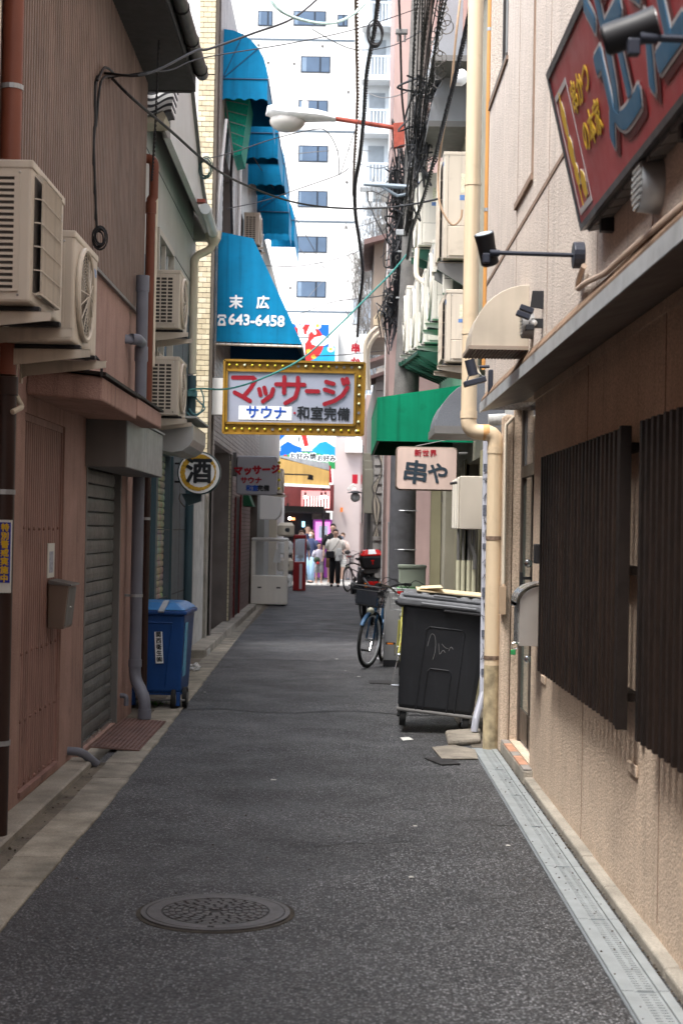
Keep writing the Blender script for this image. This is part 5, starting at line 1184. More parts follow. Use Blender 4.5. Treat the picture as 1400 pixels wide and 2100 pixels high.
# racked air conditioners on the right
specs=[('tall ivory twin fan air conditioner just left of the big cream pipe',15.75,905,530,1.06,.36,.62),
 ('tall grey ivory air conditioner behind the twin fan unit',18.6,858,505,.86,.34,.7),
 ('white air conditioner below the twin fan unit',15.6,887,657,.90,.33,.3),
 ('low ivory air conditioner half behind the cream pipe, above the dark hood',14.4,913,730,.72,.30,.5)]
tall=make_ac(specs[0][0],.80,.33,1.06,'grid',acw,'square',sides=(-1,)); X0=P(905,530,15.35)
def onright(t,xo_,yn,z,w_,d_): 
    t.location=(xo_+d_+.03+.0,yn+w_/2,z); t.rotation_euler=(0,0,PI)
a=P(907,530,15.5); onright(tall,a[0],15.5,a[2],.80,.33)
t2=make_ac(specs[1][0],.80,.32,.85,'grid',acw2,'round',sides=(-1,)); a=P(857,503,18.3); onright(t2,a[0],18.3,a[2],.80,.32)
t3=make_ac(specs[2][0],.80,.29,.83,'grid',acw2,'round',sides=(-1,)); a=P(886,655,16.4); onright(t3,a[0],16.4,a[2],.80,.29)
t4=make_ac(specs[3][0],.74,.28,.66,'grid',acw,'square',sides=(-1,)); a=P(913,742,14.3); onright(t4,a[0],14.3,a[2],.74,.28)
for k,(x,y,Y,lab) in enumerate(((868,703,17.6,'first'),(850,713,18.6,'second'),(832,722,19.6,'third'))):
    a=P(x,y,Y); dup(t3,(a[0]+.32,Y+.4,a[2]),PI,['white air conditioner at the near end of the green rack row','white air conditioner in the middle of the green rack row','white air conditioner at the far end of the green rack row, before the pole'][k])
rk=thing('iron_rack','dark green iron rack carrying the row of white air conditioners','rack',(1.1,18,3.4)); q=MB()
gi=mat('green_iron',(.015,.07,.045),.5,metal=.2,var=.3,vs=8)
for k in range(9):
    Y=17.5+k*.36; a=P(868-(Y-17.6)*17,712+(Y-17.6)*9,Y); q.box(a[0]-.06,Y,a[2]-.10,XR,Y+.05,a[2]-.055); q.prism([(a[0]-.05,Y,a[2]-.1),(XR,Y,a[2]-.1),(XR,Y,a[2]-.34)],(0,.03,0))
q.ob('crossbars',gi,rk)
a=P(868,712,17.6); b_=P(826,735,20.2); q=MB(); q.tube([(a[0]-.05,17.5,a[2]-.07),(b_[0]-.03,20.5,b_[2]-.08)],.028,4); q.tube([(XR-.05,17.5,a[2]-.07),(XR-.05,20.5,b_[2]-.08)],.028,4); q.ob('rails',gi,rk)
for (t_,zz_) in ((t2,0),(tall,0)):
    l=t_.location; r=thing('iron_bracket','dark iron bracket under the '+('twin fan' if t_ is tall else 'grey ivory tall')+' air conditioner','bracket',(l[0],l[1],l[2]-.1)); q=MB()
    for dy in (-.32,.26): q.prism([(l[0]-.40,l[1]+dy,l[2]-.03),(XR,l[1]+dy,l[2]-.03),(XR,l[1]+dy,l[2]-.3),(XR-.05,l[1]+dy,l[2]-.3),(l[0]-.4,l[1]+dy,l[2]-.10)],(0,.04,0))
    q.ob('angle_iron',gi if t_ is t2 else galvd,r)
hs_=MB(); hs_.tube(smooth_path([P(855,600-90,18.2),P(853,560,18.1),P(862,575,18.0),P(885,588,17.6)]),.03,8); tag(hs_.ob('insulated_hose',cream2,auto=True),'thick cream hose curving below the grey ivory air conditioner','hose')
# cctv
cv=thing('security_camera','white dome security camera peeking out left of the big cream pipe','security camera',P(945,150,13)); MB().sph(P(946,158,13.2),.055,(1,1,1.25)).ob('dome',white,cv,smooth=True); MB().box(P(938,1,13.2)[0],13.2,P(1,146,13.2)[2],P(955,1,13.2)[0],13.4,P(1,138,13.2)[2]).ob('bracket',white,cv,bevel=.01)
# ============================================================ utility pole
YQ=20.2
pb,ptp=P(826,1180,YQ),P(868,0,YQ)
pole=thing('utility_pole','grey concrete utility pole with dark banded wrapping, carrying the street lamp','utility pole',(P(826,1100,YQ)[0],YQ,0))
def pc(z): # centre of the pole at height z
    t=(z-pb[2])/(ptp[2]-pb[2]); return pb[0]+(ptp[0]-pb[0])*t
MB().tube([(pc(0),YQ,-.1),(pc(0),YQ,2.9)],[.175,.168],20).ob('lower_wrap',polebl,pole,auto=True)
MB().tube([(pc(0),YQ,2.9),(pc(4),YQ,5),(pc(9),YQ,10.2)],[.165,.155,.13],20).ob('shaft',poleM,pole,auto=True)
for z in (.9,1.35,1.85,2.35,2.9,3.7,4.3,5.1,5.6,6.2,7.2): MB().torus((pc(z) if z>3 else pc(0)+(pc(z)-pc(0))*.5,YQ,z),.172 if z<3 else .164-.003*(z-3),.006,'z',20,5).ob('band',galv,pole)
sb_=MB()
for z in (4.6,5.2,5.8): sb_.cyl((pc(z)-.22,YQ-.02,z),(pc(z)+.24,YQ-.02,z),.012,n=6)
sb_.ob('step_bolts',galv,pole)
# street lamp
lp=thing('street_lamp','white cobra head street lamp on a rusty red arm above the alley','street lamp',P(820,270,20))
YL_=20.0; q=MB(); q.prism([P(806,252,YL_),P(828,250,YL_),P(830,298,YL_),P(808,302,YL_)],(0,.1,0)); q.ob('bracket',redrust,lp,bevel=.006)
MB().tube([P(810,262,YL_+.05),P(685,243,YL_+.05)],.03,10).ob('arm',redrust,lp,auto=True)
sec=[(545,236,.02),(549,230,.12),(560,232,.18),(590,237,.21),(620,239,.20),(650,240,.15),(672,242,.11),(688,245,.07)]
q=MB(); b=0; n=16
for i,(x,y,wv) in enumerate(sec):
    c=P(x,y,YL_+.05); hh=[.03,.10,.14,.15,.14,.12,.09,.06][i]
    for j in range(n):
        a=2*PI*j/n; q.v.append((c[0],c[1]+wv*math.cos(a),c[2]+(hh*.75 if math.sin(a)>0 else hh*.45)*math.sin(a)))
for i in range(len(sec)-1):
    for j in range(n): q.f.append((i*n+j,(i+1)*n+j,(i+1)*n+(j+1)%n,i*n+(j+1)%n))
q.f.append(tuple(range(n))); q.f.append(tuple((len(sec)-1)*n+j for j in range(n))[::-1])
q.ob('lamp_housing',mat('lamp_white',(.70,.70,.70),.4,var=.12,vs=12),lp,auto=True)
c=P(589,249,YL_+.05); q=MB(); q.sph(c,.2,(1.15,.9,.7),16,10); q.ob('glass_bowl',mat('bowl_glass',(.42,.40,.37),.15,var=.05),lp,smooth=True)
c=P(626,216,YL_+.05); MB().cyl((c[0],c[1],c[2]-.1),(c[0],c[1],c[2]+.05),.042,n=12).ob('photo_cell',white,lp,auto=True)
tr_=thing('cable_bracket','galvanised cross arm bracket on the pole holding the cables','bracket',P(800,385,20.1)); q=MB(); q.tube([P(745,378,20.1),P(782,380,20.1),P(860,386,20.1)],[.02,.03,.04],8); q.tube([P(782,382,20.1),P(815,402,20.1),P(850,395,20.1)],.02,6); q.ob('arm',mat('grey_blue_metal',(.20,.24,.28),.5,metal=.3,var=.1),tr_)
# stay rod & planter by the pole
tag(MB().tube([P(797,1070,19.6),P(795,1210,19.6)],.012,6).ob('grey_post',galv),'thin grey post standing before the dark pole','post')
cr_=thing('plastic_crate','pale green grey plastic container standing on the grey block behind the black bin','container',P(845,1200,18.35)); a,b_=P(819,1160,18.35),P(872,1206,18.35)
MB().box(a[0],18.35,b_[2],b_[0],18.62,a[2]).ob('body',mat('sage_plastic',(.32,.36,.29),.5,var=.08),cr_,bevel=.012); MB().box(a[0]-.01,18.34,a[2]-.03,b_[0]+.01,18.63,a[2]+.01).ob('lid',MATS['sage_plastic'],cr_,bevel=.008)
MB().box(a[0]-.02,18.33,b_[2]-.03,b_[0]+.03,18.64,b_[2]-.003).ob('green_tray',mat('bright_green',(.05,.30,.06),.5,var=.1),cr_)
# ============================================================ R3.. farther right
r3=thing('pink_tall_building','tall pale pink building behind the utility pole, right side','building',(.9,24,0))
xa=P(800,600,24)[0]
MB().box(xa,24,0,5,26.5,11.5).ob('wall',mat('pale_pink_wall',(.43,.30,.27),.8,var=.05,streak=.1),r3)
MB().box(xa-.012,26.0,0,xa-.001,26.3,9).ob('downpipe',white,r3)
r4=thing('clapboard_house','narrow grey clapboard house with small tiled roofs beyond the pink building','building',(.6,28,0))
x4=P(768,900,27.5)[0]; w4=MB().box(x4+.02,27.5,0,4,38,4.45).ob('wall',mat('clap_grey',(.36,.34,.32),.7,var=.05),r4)
cbd=MB().box(0,0,0,.9,.02,.16); 
for k in range(26):
    q=MB().hexa([(x4,27.46,.1+k*.165),(x4+.3,27.46,.1+k*.165),(x4+.3,27.5,.1+k*.165),(x4,27.5,.1+k*.165)],[(x4,27.485,.255+k*.165),(x4+.3,27.485,.255+k*.165),(x4+.3,27.5,.255+k*.165),(x4,27.5,.255+k*.165)])
    q.ob('clapboard',MATS['clap_grey'],r4)
for (x,y,Y) in ((762,740,29),(768,772,27.3)):
    a=P(x,y,Y); q=MB(); q.hexa([(a[0]-.12,Y,a[2]-.06),(a[0]+.5,Y,a[2]+.16),(a[0]+.5,Y+1.4,a[2]+.16),(a[0]-.12,Y+1.4,a[2]-.06)],[(a[0]-.12,Y,a[2]),(a[0]+.5,Y,a[2]+.22),(a[0]+.5,Y+1.4,a[2]+.22),(a[0]-.12,Y+1.4,a[2])]); q.ob('roof',mat('roof_brown',(.20,.13,.12),.6,var=.15),r4)
MB().box(x4-.05,31,1.2,x4+.02,33,2.4).ob('window_box',galvd,r4); MB().box(x4-.02,34,0,x4+.02,37.5,2.2).ob('shopfront',mat('dark_front',(.08,.07,.08),.5,var=.2),r4)
r5=thing('pink_corner_building','pale pink rendered corner building at the end of the right side','building',(.6,40,0))
x5=P(741,1000,43.5)[0]; MB().box(x5+.0,38.05,0,4,44.2,4.9).ob('wall',mat('far_pink',(.36,.27,.25),.8,var=.05),r5); MB().box(x5-.03,40.5,1.8,x5-.001,42.5,3.8).ob('window',glassd,r5)
for k in range(3):
    wbx=thing('meter_box',['nearest','middle','farthest'][k]+' beige electricity meter box on the clapboard house','meter box',(x4,28.2+k*1.1,2),'meter boxes on the clapboard house'); MB().box(x4-.16,28.2+k*1.1,1.9+.2*k,x4-.0,28.6+k*1.1,2.7+.2*k).ob('box',mat('meter_beige',(.34,.32,.26),.5,var=.1),wbx,bevel=.01)
for k in range(5):
    q=MB(); q.tube(smooth_path([P(775+k*3,930-20*k,27.2),P(783,960,27.2),P(772-k*2,1000,27.2),P(764+k*4,1040,27.2),P(777-k*3,1100,27.2)]),.022,6); tag(q.ob('service_pipe',cream2 if k%2 else cableg,auto=True),['cream service pipe nearest, curling down the clapboard house','grey flexible cable looping beside the cream service pipe','inner cream pipe of the curling group on the clapboard house','grey cable on the clapboard house, behind the cream pipes','outermost cream pipe of the curling group'][k],'pipe')
q=MB(); q.tube(smooth_path([P(752,800,27),P(748,720,27),P(755,690,27),P(772,672,27),P(780,668,27)]),.035,8); tag(q.ob('curved_pipe',cream2,auto=True),'outer cream pipe bending over beside the clapboard house','pipe')
q=MB(); q.tube(smooth_path([P(757,800,27.1),P(754,730,27.1),P(762,700,27.1),P(778,682,27.1)]),.035,8)
tag(q.ob('curved_pipe',cream2,auto=True),'inner cream pipe bending over beside the clapboard house','pipe')
q=MB(); q.tube([P(772,668,24),P(772,655,24),P(780,645,24),P(810,635,23.6)],.055,10); tag(q.ob('rain_gutter_end',cream,auto=True),'thick cream pipe end under the tangle of cables by the pole','pipe')
lt=thing('hanging_lantern','dark hanging wall lantern on the clapboard house','lantern',P(752,1020,29)); MB().loft([(P(747,1,29)[0],29,2.28,.16,.16),(P(747,1,29)[0],29,2.32,.05,.05)],10).ob('cap',black,lt); MB().sph((P(747,1,29)[0],29,2.2),.09).ob('globe',white,lt,smooth=True)
# upper balcony-like green/brown house (between pole and balcony block)
r6=thing('brown_gable_house','small brown hipped roof house corner above the cable tangle','building',(.9,33,5)); a=P(768,470,30)
MB().box(a[0],30,5.3,2.2,33,a[2]-.2).ob('wall',mat('gable_brown',(.33,.27,.22),.8,var=.1),r6); MB().hexa([(a[0]-.2,29.7,a[2]-.35),(2.3,29.7,a[2]+.2),(2.3,33,a[2]+.2),(a[0]-.2,33,a[2]-.35)],[(a[0]-.2,29.7,a[2]-.25),(2.3,29.7,a[2]+.3),(2.3,33,a[2]+.3),(a[0]-.2,33,a[2]-.25)]).ob('roof',MATS['roof_brown'],r6)
# ============================================================ background
YB=105.; bw=thing('white_tower_block','tall white tower block with a column of dark framed windows closing the view','building',(-3,YB,0))
xl,xr=P(380,600,YB)[0]-6,P(737,600,YB)[0]
wins=[]
base=[(617,115,60),(612,205,60),(612,298,60),(611,391,60),(610,484,60),(608,576,60)]
for (x,y,w_) in base: wins.append((P(x,y,YB),P(x+w_,y+35,YB)))
wins+=[(P(602,22,YB),P(668,54,YB)),(P(529,22,YB),P(559,54,YB)),(P(692,30,YB),P(713,55,YB)),(P(506,110,YB),P(530,147,YB))]
MB().box(xl,YB,0,xr,YB+12,62).ob('wall',whitew,bw)
wfm=mat('window_frame_dark',(.015,.022,.035),.4,var=0); twg=mat('tower_glass',(.075,.115,.18),.15,var=.15,vs=.8); curt=mat('tower_curtain',(.16,.22,.30),.4,var=.1)
Rw=random.Random(6)
for (a,b) in wins:
    f=MB().box(a[0],YB-.03,b[2],b[0],YB-.005,a[2]).ob('window',wfm,bw); w2=(b[0]-a[0]); s=.63 if w2>1 else .5
    MB().box(a[0]+.07,YB-.045,b[2]+.07,a[0]+w2*s,YB-.031,a[2]-.07).ob('pane',twg,f)
    MB().box(a[0]+.09,YB-.047,b[2]+.09,a[0]+w2*s*(.3 if w2>1 else .5)*Rw.uniform(.3,1.2),YB-.0455,a[2]-.09).ob('curtain',curt,f)
    MB().box(a[0]+w2*s+.12,YB-.045,b[2]+.07,b[0]-.07,YB-.031,a[2]-.07).ob('pane',twg,f)
sm3=mat('joint_blue_grey',(.10,.13,.16),.7,var=0)
for y in (80,267,452,637): 
    a=P(515,y,YB); b=P(727,y+3,YB); MB().box(a[0]-3,YB-.02,a[2]-.07,b[0],YB-.002,a[2]+.07).ob('floor_joint',sm3,bw)
vn=MB(); 
for (x,y) in ((530,92),(661,94),(550,128),(603,130),(714,188),(711,373),(709,465),(595,590)): vn.sph(P(x,y,YB-.02),.1,n=6,m=4)
vn.ob('vents',galvd,bw)
MB().box(P(563,1,YB-3)[0],YB-3,0,P(700,1,YB-3)[0]+.2,YB-.06,P(1,655,YB-3)[2]).ob('lower_block',whitew,bw)
# balcony block
YV=88.; bb_=thing('balcony_block','pale blue grey apartment block with stacked balconies behind the cable bundles','building',(3,YV,0))
xa,xb=P(742,300,YV)[0],P(905,300,YV)[0]
bgm=mat('balcony_wall',(.52,.56,.60),.7,var=.06); bgl=mat('balcony_light',(.62,.66,.70),.6,var=.05)
MB().box(xa,YV,0,xb+4,YV+10,48).ob('wall',bgm,bb_)
for k in range(14):
    z=6+k*3.0
    MB().box(xa-.1,YV-1.2,z-.28,xb,YV-.001,z).ob('balcony_slab',bgl,bb_)
    q=MB(); 
    for i in range(26): q.box(xa+i*.19,YV-1.18,z+.05,xa+i*.19+.05,YV-1.14,z+1.0)
    q.box(xa-.05,YV-1.2,z+1.0,xb,YV-1.12,z+1.08); q.ob('railing',bgl,bb_)
    MB().box(xa+.35,YV-.03,z+.3,xa+1.25,YV-.002,z+2.3).ob('window_shutter',mat('louvre_grey',(.22,.25,.28),.6,var=.1),bb_)
    MB().box(xa+1.5,YV-1.2,z,xa+1.62,YV-.01,z+2.72).ob('divider',bgl,bb_)
bp2=thing('distant_pole','distant grey utility pole with cross arms and a transformer in front of the balcony block','utility pole',P(790,600,62)); c=P(793,500,62)
MB().cyl((c[0],62,0),(c[0],62,P(1,385,62)[2]),.24,n=12).ob('shaft',poleM,bp2,auto=True)
q=MB(); 
for y in (420,455,520,560): a=P(742,y,61.7); b=P(826,y+2,61.7); q.box(a[0],61.6,a[2]-.09,b[0],61.7,a[2]+.09)
q.ob('cross_arm',galv,bp2)
q=MB(); 
for x in (745,760,806,820):
    p=P(x,413,61.7); q.cyl((p[0],61.7,p[2]),(p[0],61.7,p[2]+.35),.08,n=8)
q.ob('insulator',white,bp2)
a=P(750,640,60); b=P(775,605,60)
MB().cyl((P(755,1,60)[0],60,P(1,652,60)[2]),(P(755,1,60)[0],60,P(1,600,60)[2]),.38,n=14).ob('transformer',mat('transformer_blue',(.28,.32,.37),.5,var=.1),bp2,auto=True)
# far street block with pale pink wall, shop, banner
YF=50.
fs=thing('pale_pillar_building','pale pink rendered building across the street behind the people','building',(.3,YF,0))
MB().box(P(684,900,YF)[0],YF,0,P(740,900,YF)[0],YF+4,P(1,884,YF)[2]).ob('wall',mat('very_pale_pink',(.46,.39,.375),.8,var=.03),fs)
MB().box(P(740,900,YF)[0],YF+.5,0,5,YF+4,5.5).ob('side_wing',mat('far_pink',(.36,.27,.25)),fs)
MB().box(P(725,1,YF)[0],YF-.3,P(1,915,YF)[2],P(760,1,YF)[0],YF+.49,P(1,890,YF)[2]).ob('white_band',white,fs)
for (x0,y0,x1,y1,m_,nm) in ((722,973,733,992,redp,'red_sign'),(714,1000,729,1004,white,'lamp_arm')):
    a=P(x0,y0,YF-.4); b=P(x1,y1,YF-.4); MB().box(a[0],YF-.45,b[2],b[0],YF-.35,a[2]).ob(nm,m_,fs)
a=P(722,1015,44); tg=thing('tilted_lamp','small white lamp box tilted on the far pink wall','lamp',a); q=MB().box(-.12,-.05,-.05,.12,.05,.05); q.xf(Matrix.Translation(P(720,999,43.9))@Matrix.Rotation(-.7,4,'Y')); q.ob('housing',white,tg,bevel=.01)
tag(MB().box(P(717,1,49.9)[0],49.8,P(1,1037,49.9)[2],P(722,1,49.9)[0],49.95,P(1,1028,49.9)[2]).ob('orange_box',mat('orange',(.75,.18,.02),.5,var=0)),'small orange box on the far pale pink wall','box')
tag(MB().box(P(714,1,49.9)[0],49.8,P(1,1105,49.9)[2],P(723,1,49.9)[0],49.95,P(1,1092,49.9)[2]).ob('meter_box',white),'small white meter box low on the far pale pink wall','box')
shp=thing('arcade_shop','open fronted amusement shop with mustard fascia across the street','building',(-1.5,46,0))
YS2=46.5
MB().prism([P(400,890,YS2),P(575,938,YS2),P(676,966,YS2),P(674,997,YS2),P(400,990,YS2)],(0,1.0,0)).ob('mustard_fascia',mat('mustard_far',(.38,.24,.075),.7,var=.12,streak=.2),shp)
MB().prism([P(575,934,YS2),P(674,950,YS2),P(677,965,YS2),P(575,940,YS2)],(0,1.0,0)).ob('fascia_capping',galv,shp)
MB().prism([P(560,990,YS2-.1),P(676,996,YS2-.1),P(676,1001,YS2-.1),P(560,995,YS2-.1)],(0,.3,0)).ob('awning_edge',white,shp)
a=P(560,1005,49); b=P(684,1048,49)
MB().box(a[0]-3,49,b[2],b[0],49.2,a[2]+.2).ob('upper_front',mat('dark_maroon',(.13,.03,.03),.6,var=.2),shp)
a=P(618,1006,48.8); b=P(676,1043,48.8); MB().box(a[0],48.7,b[2],b[0],48.9,a[2]).ob('pink_sign',mat('pink_sign',(.75,.28,.28),.4,var=.05,emit=.25),shp)
q=MB(); a=P(622,1018,48.6); b=P(674,1042,48.6)
for k in range(9): 
    x=a[0]+k*(b[0]-a[0])/9; q.box(x,48.6,b[2],x+.045,48.65,a[2])
q.ob('red_stripes',redp,shp); q=MB()
for k in range(9): 
    x=a[0]+(k+.5)*(b[0]-a[0])/9; q.box(x,48.6,b[2],x+.045,48.65,a[2])
q.ob('white_stripes',mat('lit_white',(.8,.78,.74),.5,var=0,emit=.5),shp)
MB().box(-6,54,0,P(684,1,54)[0],54.2,3.2).ob('back_wall',mat('shop_dark',(.035,.03,.035),.8,var=.3),shp)
MB().box(-6,47.5,2.12,P(684,1,48)[0],54,2.3).ob('ceiling',dark,shp); MB().box(P(683,1,49)[0]-.05,49,0,P(684,1,49)[0]-.002,54,3.2).ob('side_partition',MATS['shop_dark'],shp)
a=P(642,1066,52); b=P(686,1130,52); 
pm=thing('purple_game_machine','purple and pink lit arcade machine inside the shop','game machine',(a[0],52,0)); MB().box(a[0],52,0,b[0]-.1,52.6,1.95).ob('cabinet',mat('purple_cab',(.22,.05,.25),.4,var=.2,emit=.25),pm,bevel=.03)
a=P(647,1070,51.95); b=P(676,1108,51.95); MB().box(a[0],51.93,b[2],b[0],51.99,a[2]).ob('screen_surround',mat('pink_lit',(.75,.2,.6),.4,var=.2,emit=.7),pm); a=P(653,1078,51.9); b=P(672,1104,51.9); MB().box(a[0],51.9,b[2],b[0],51.925,a[2]).ob('screen',mat('screen_grey',(.3,.32,.42),.3,var=.4,vs=8,emit=.5),pm)
a=P(640,1050,51); b=P(680,1066,51); tag(MB().box(a[0],51,b[2],b[0]-.05,51.1,a[2]).ob('shop_shutter',mat('greybrown',(.18,.15,.15),.6,var=.3,vs=6)),'rolled grey brown shutter hanging inside the dark shop front','shutter')
# lamps in the shop
bl=[(576,1043,'left white bulb glowing under the mustard fascia'),(590,1043,'right white bulb glowing under the mustard fascia'),(626,1020,'bulb at the left of the striped sign'),(659,1020,'middle bulb before the striped sign'),(667,1019,'rightmost bulb before the striped sign'),(594,1063,'warm lamp deep inside the dark shop')]
for (x,y,lab) in bl:
    c=P(x,y,47.9); t=thing('shop_lamp',lab,'lamp',c,'glowing bulbs of the arcade shop'); MB().sph(c,.045).ob('bulb',mat('lit_bulb',(1,.9,.7),.5,var=0,emit=6),t,smooth=True)
    MB().cyl((c[0],c[1],c[2]+.04),(c[0],c[1],c[2]+.16),.03,n=8).ob('holder',black,t); MB().cyl((c[0],c[1],c[2]+.16),(c[0],c[1],c[2]+.45),.006,n=5).ob('cord',black,t)
for (x,y,w_,h_,m_,lab) in ((600,1064,10,5,(1,.35,.12),'small orange lit panel inside the shop'),(607,1051,10,3,(1,.9,.8),'slim white lit panel inside the shop'),(622,1075,6,12,(.3,.6,.8),'bluish lit screen inside the shop')):
    c=P(x,y,53.8); tag(MB().box(c[0]-w_*.008,53.75,c[2]-h_*.008,c[0]+w_*.008,53.8,c[2]+h_*.008).ob('lit_panel',mat('lit_panel_%d'%x,m_,.5,var=0,emit=1.2)),lab,'light')
sp=thing('shop_spotlight','black spotlight on a long arm before the mustard fascia','spotlight',P(640,975,44)); MB().tube([P(575,972,44),P(633,974,44)],.02,6).ob('arm',black,sp); q=MB(); q.prism([P(633,972,44),P(642,975,44),P(642,985,44),P(630,983,44)],(0,.15,0)); q.ob('head',black,sp)
# banner
YW=47.0
bn=thing('street_banner','tall colourful banner with a red sun, white tower, clouds and shop lettering','banner',P(575,955,YW))
def bp_(x,y,d=0): q=P(x,y,YW); return (q[0],YW-d,q[2])
def bpoly(pts,m_,d,name): return MB().prism([bp_(x,y,d) for x,y in pts],(0,-.004,0)).ob(name,m_,bn)
skyb=mat('banner_blue',(.0,.10,.42),.6,var=.1); skyl=mat('banner_cyan',(.01,.27,.50),.6,var=.1); grb=mat('banner_green',(.02,.24,.07),.6,var=.05); orb=mat('banner_orange',(.80,.38,.04),.6,var=0); pinkr=mat('banner_red',(.50,.02,.02),.6,var=.05)
MB().box(bp_(573,1)[0],YW,bp_(1,955)[2],bp_(687,1)[0],YW+.03,bp_(1,653)[2]).ob('cloth',skyb,bn)
bpoly([(573,720),(687,710),(687,830),(573,830)],skyl,.002,'light_sky')
bpoly([(626+38*math.cos(2*PI*i/24),703+38*math.sin(2*PI*i/24)) for i in range(24)],pinkr,.006,'sun')
bpoly([(616,675),(622,675),(623,685),(633,688),(631,698),(625,705),(626,745),(617,745),(617,705),(611,698),(609,688),(615,685)],whp,.012,'tower')
bpoly([(611,691),(632,691),(632,693),(611,693)],blkp,.017,'tower_line')
for cl in ([(637,700),(645,692),(655,690),(662,688),(672,693),(678,700),(668,708),(650,710),(640,706)],[(573,905),(585,893),(600,900),(612,893),(625,899),(640,890),(655,897),(668,886),(687,890),(687,925),(573,925)]): bpoly(cl,whp,.008,'cloud')
bpoly([(629+44*math.cos(2*PI*i/24),885+35*math.sin(2*PI*i/24)) for i in range(24)],whp,.010,'white_disc')
bpoly([(575,915),(590,905),(604,913),(618,918),(618,945),(575,945)],skyb,.012,'blue_hill'); bpoly([(640,922),(655,908),(668,905),(680,913),(687,917),(687,950),(640,940)],skyl,.013,'cyan_hill')
bpoly([(573,935),(600,930),(625,926),(655,930),(687,942),(687,962),(573,952)],grb,.016,'green_strip'); bpoly([(592,870),(598,870),(603,893),(597,892)],orb,.013,'orange_ray')
bpoly([(618,893),(628,891),(633,914),(624,916)],pinkr,.014,'red_ribbon'); bpoly([(612,896),(615,896),(615,906),(612,906)],blkp,.014,'dark_mark')
for (x,y,r) in ((651,668,5.5),(678,716,5),(633,721,4),(643,732,3.5)):
    bpoly([(x+r*1.4*math.cos(i),y+r*1.3*math.sin(i)) for i in [2*PI*k/10 for k in range(10)]],whp if r>4.5 else orb,.010,'egg_white' if r>4.5 else 'yellow_dot')
    if r>4.5: bpoly([(x+r*.7*math.cos(i),y+r*.7*math.sin(i)) for i in [2*PI*k/10 for k in range(10)]],orb,.014,'egg_yolk')
text('YA',.38,whp,bn,face_cam(bp_(627,676,.02)),bold=.03,space=1.6)
text('お好み焼',.20,whp,bn,face_cam(bp_(621,937,.020)),bold=.035); text('お好み焼',.20,blkp,bn,face_cam(bp_(621,937,.024)),bold=.006)
text('お好み',.19,whp,bn,face_cam(bp_(669,941,.021)),bold=.035); text('お好み',.19,blkp,bn,face_cam(bp_(669,941,.025)),bold=.006); text('の',.15,pinkr,bn,face_cam(bp_(585,937,.025)),bold=.006)
# second red white flag on the right
fg=thing('red_white_banner','white banner with red lettering hanging beside the clapboard house','banner',P(740,690,38)); a=P(733,685,38); b=P(751,745,38)
MB().box(a[0],38,b[2],b[0],38.02,a[2]).ob('cloth',whp,fg); text('串',.24,redp,fg,face_cam((P(742,1,38)[0],37.99,P(1,702,38)[2])),bold=.012); text('か',.24,redp,fg,face_cam((P(742,1,38)[0],37.99,P(1,730,38)[2])),bold=.012)
lw=thing('red_triangle_flag','narrow red and white pennant beside the mustard fascia','flag',P(676,975,46)); MB().prism([P(675,955,46),P(678,955,46),P(681,990,46),P(675,990,46)],(0,.02,0)).ob('cloth',redp,lw)
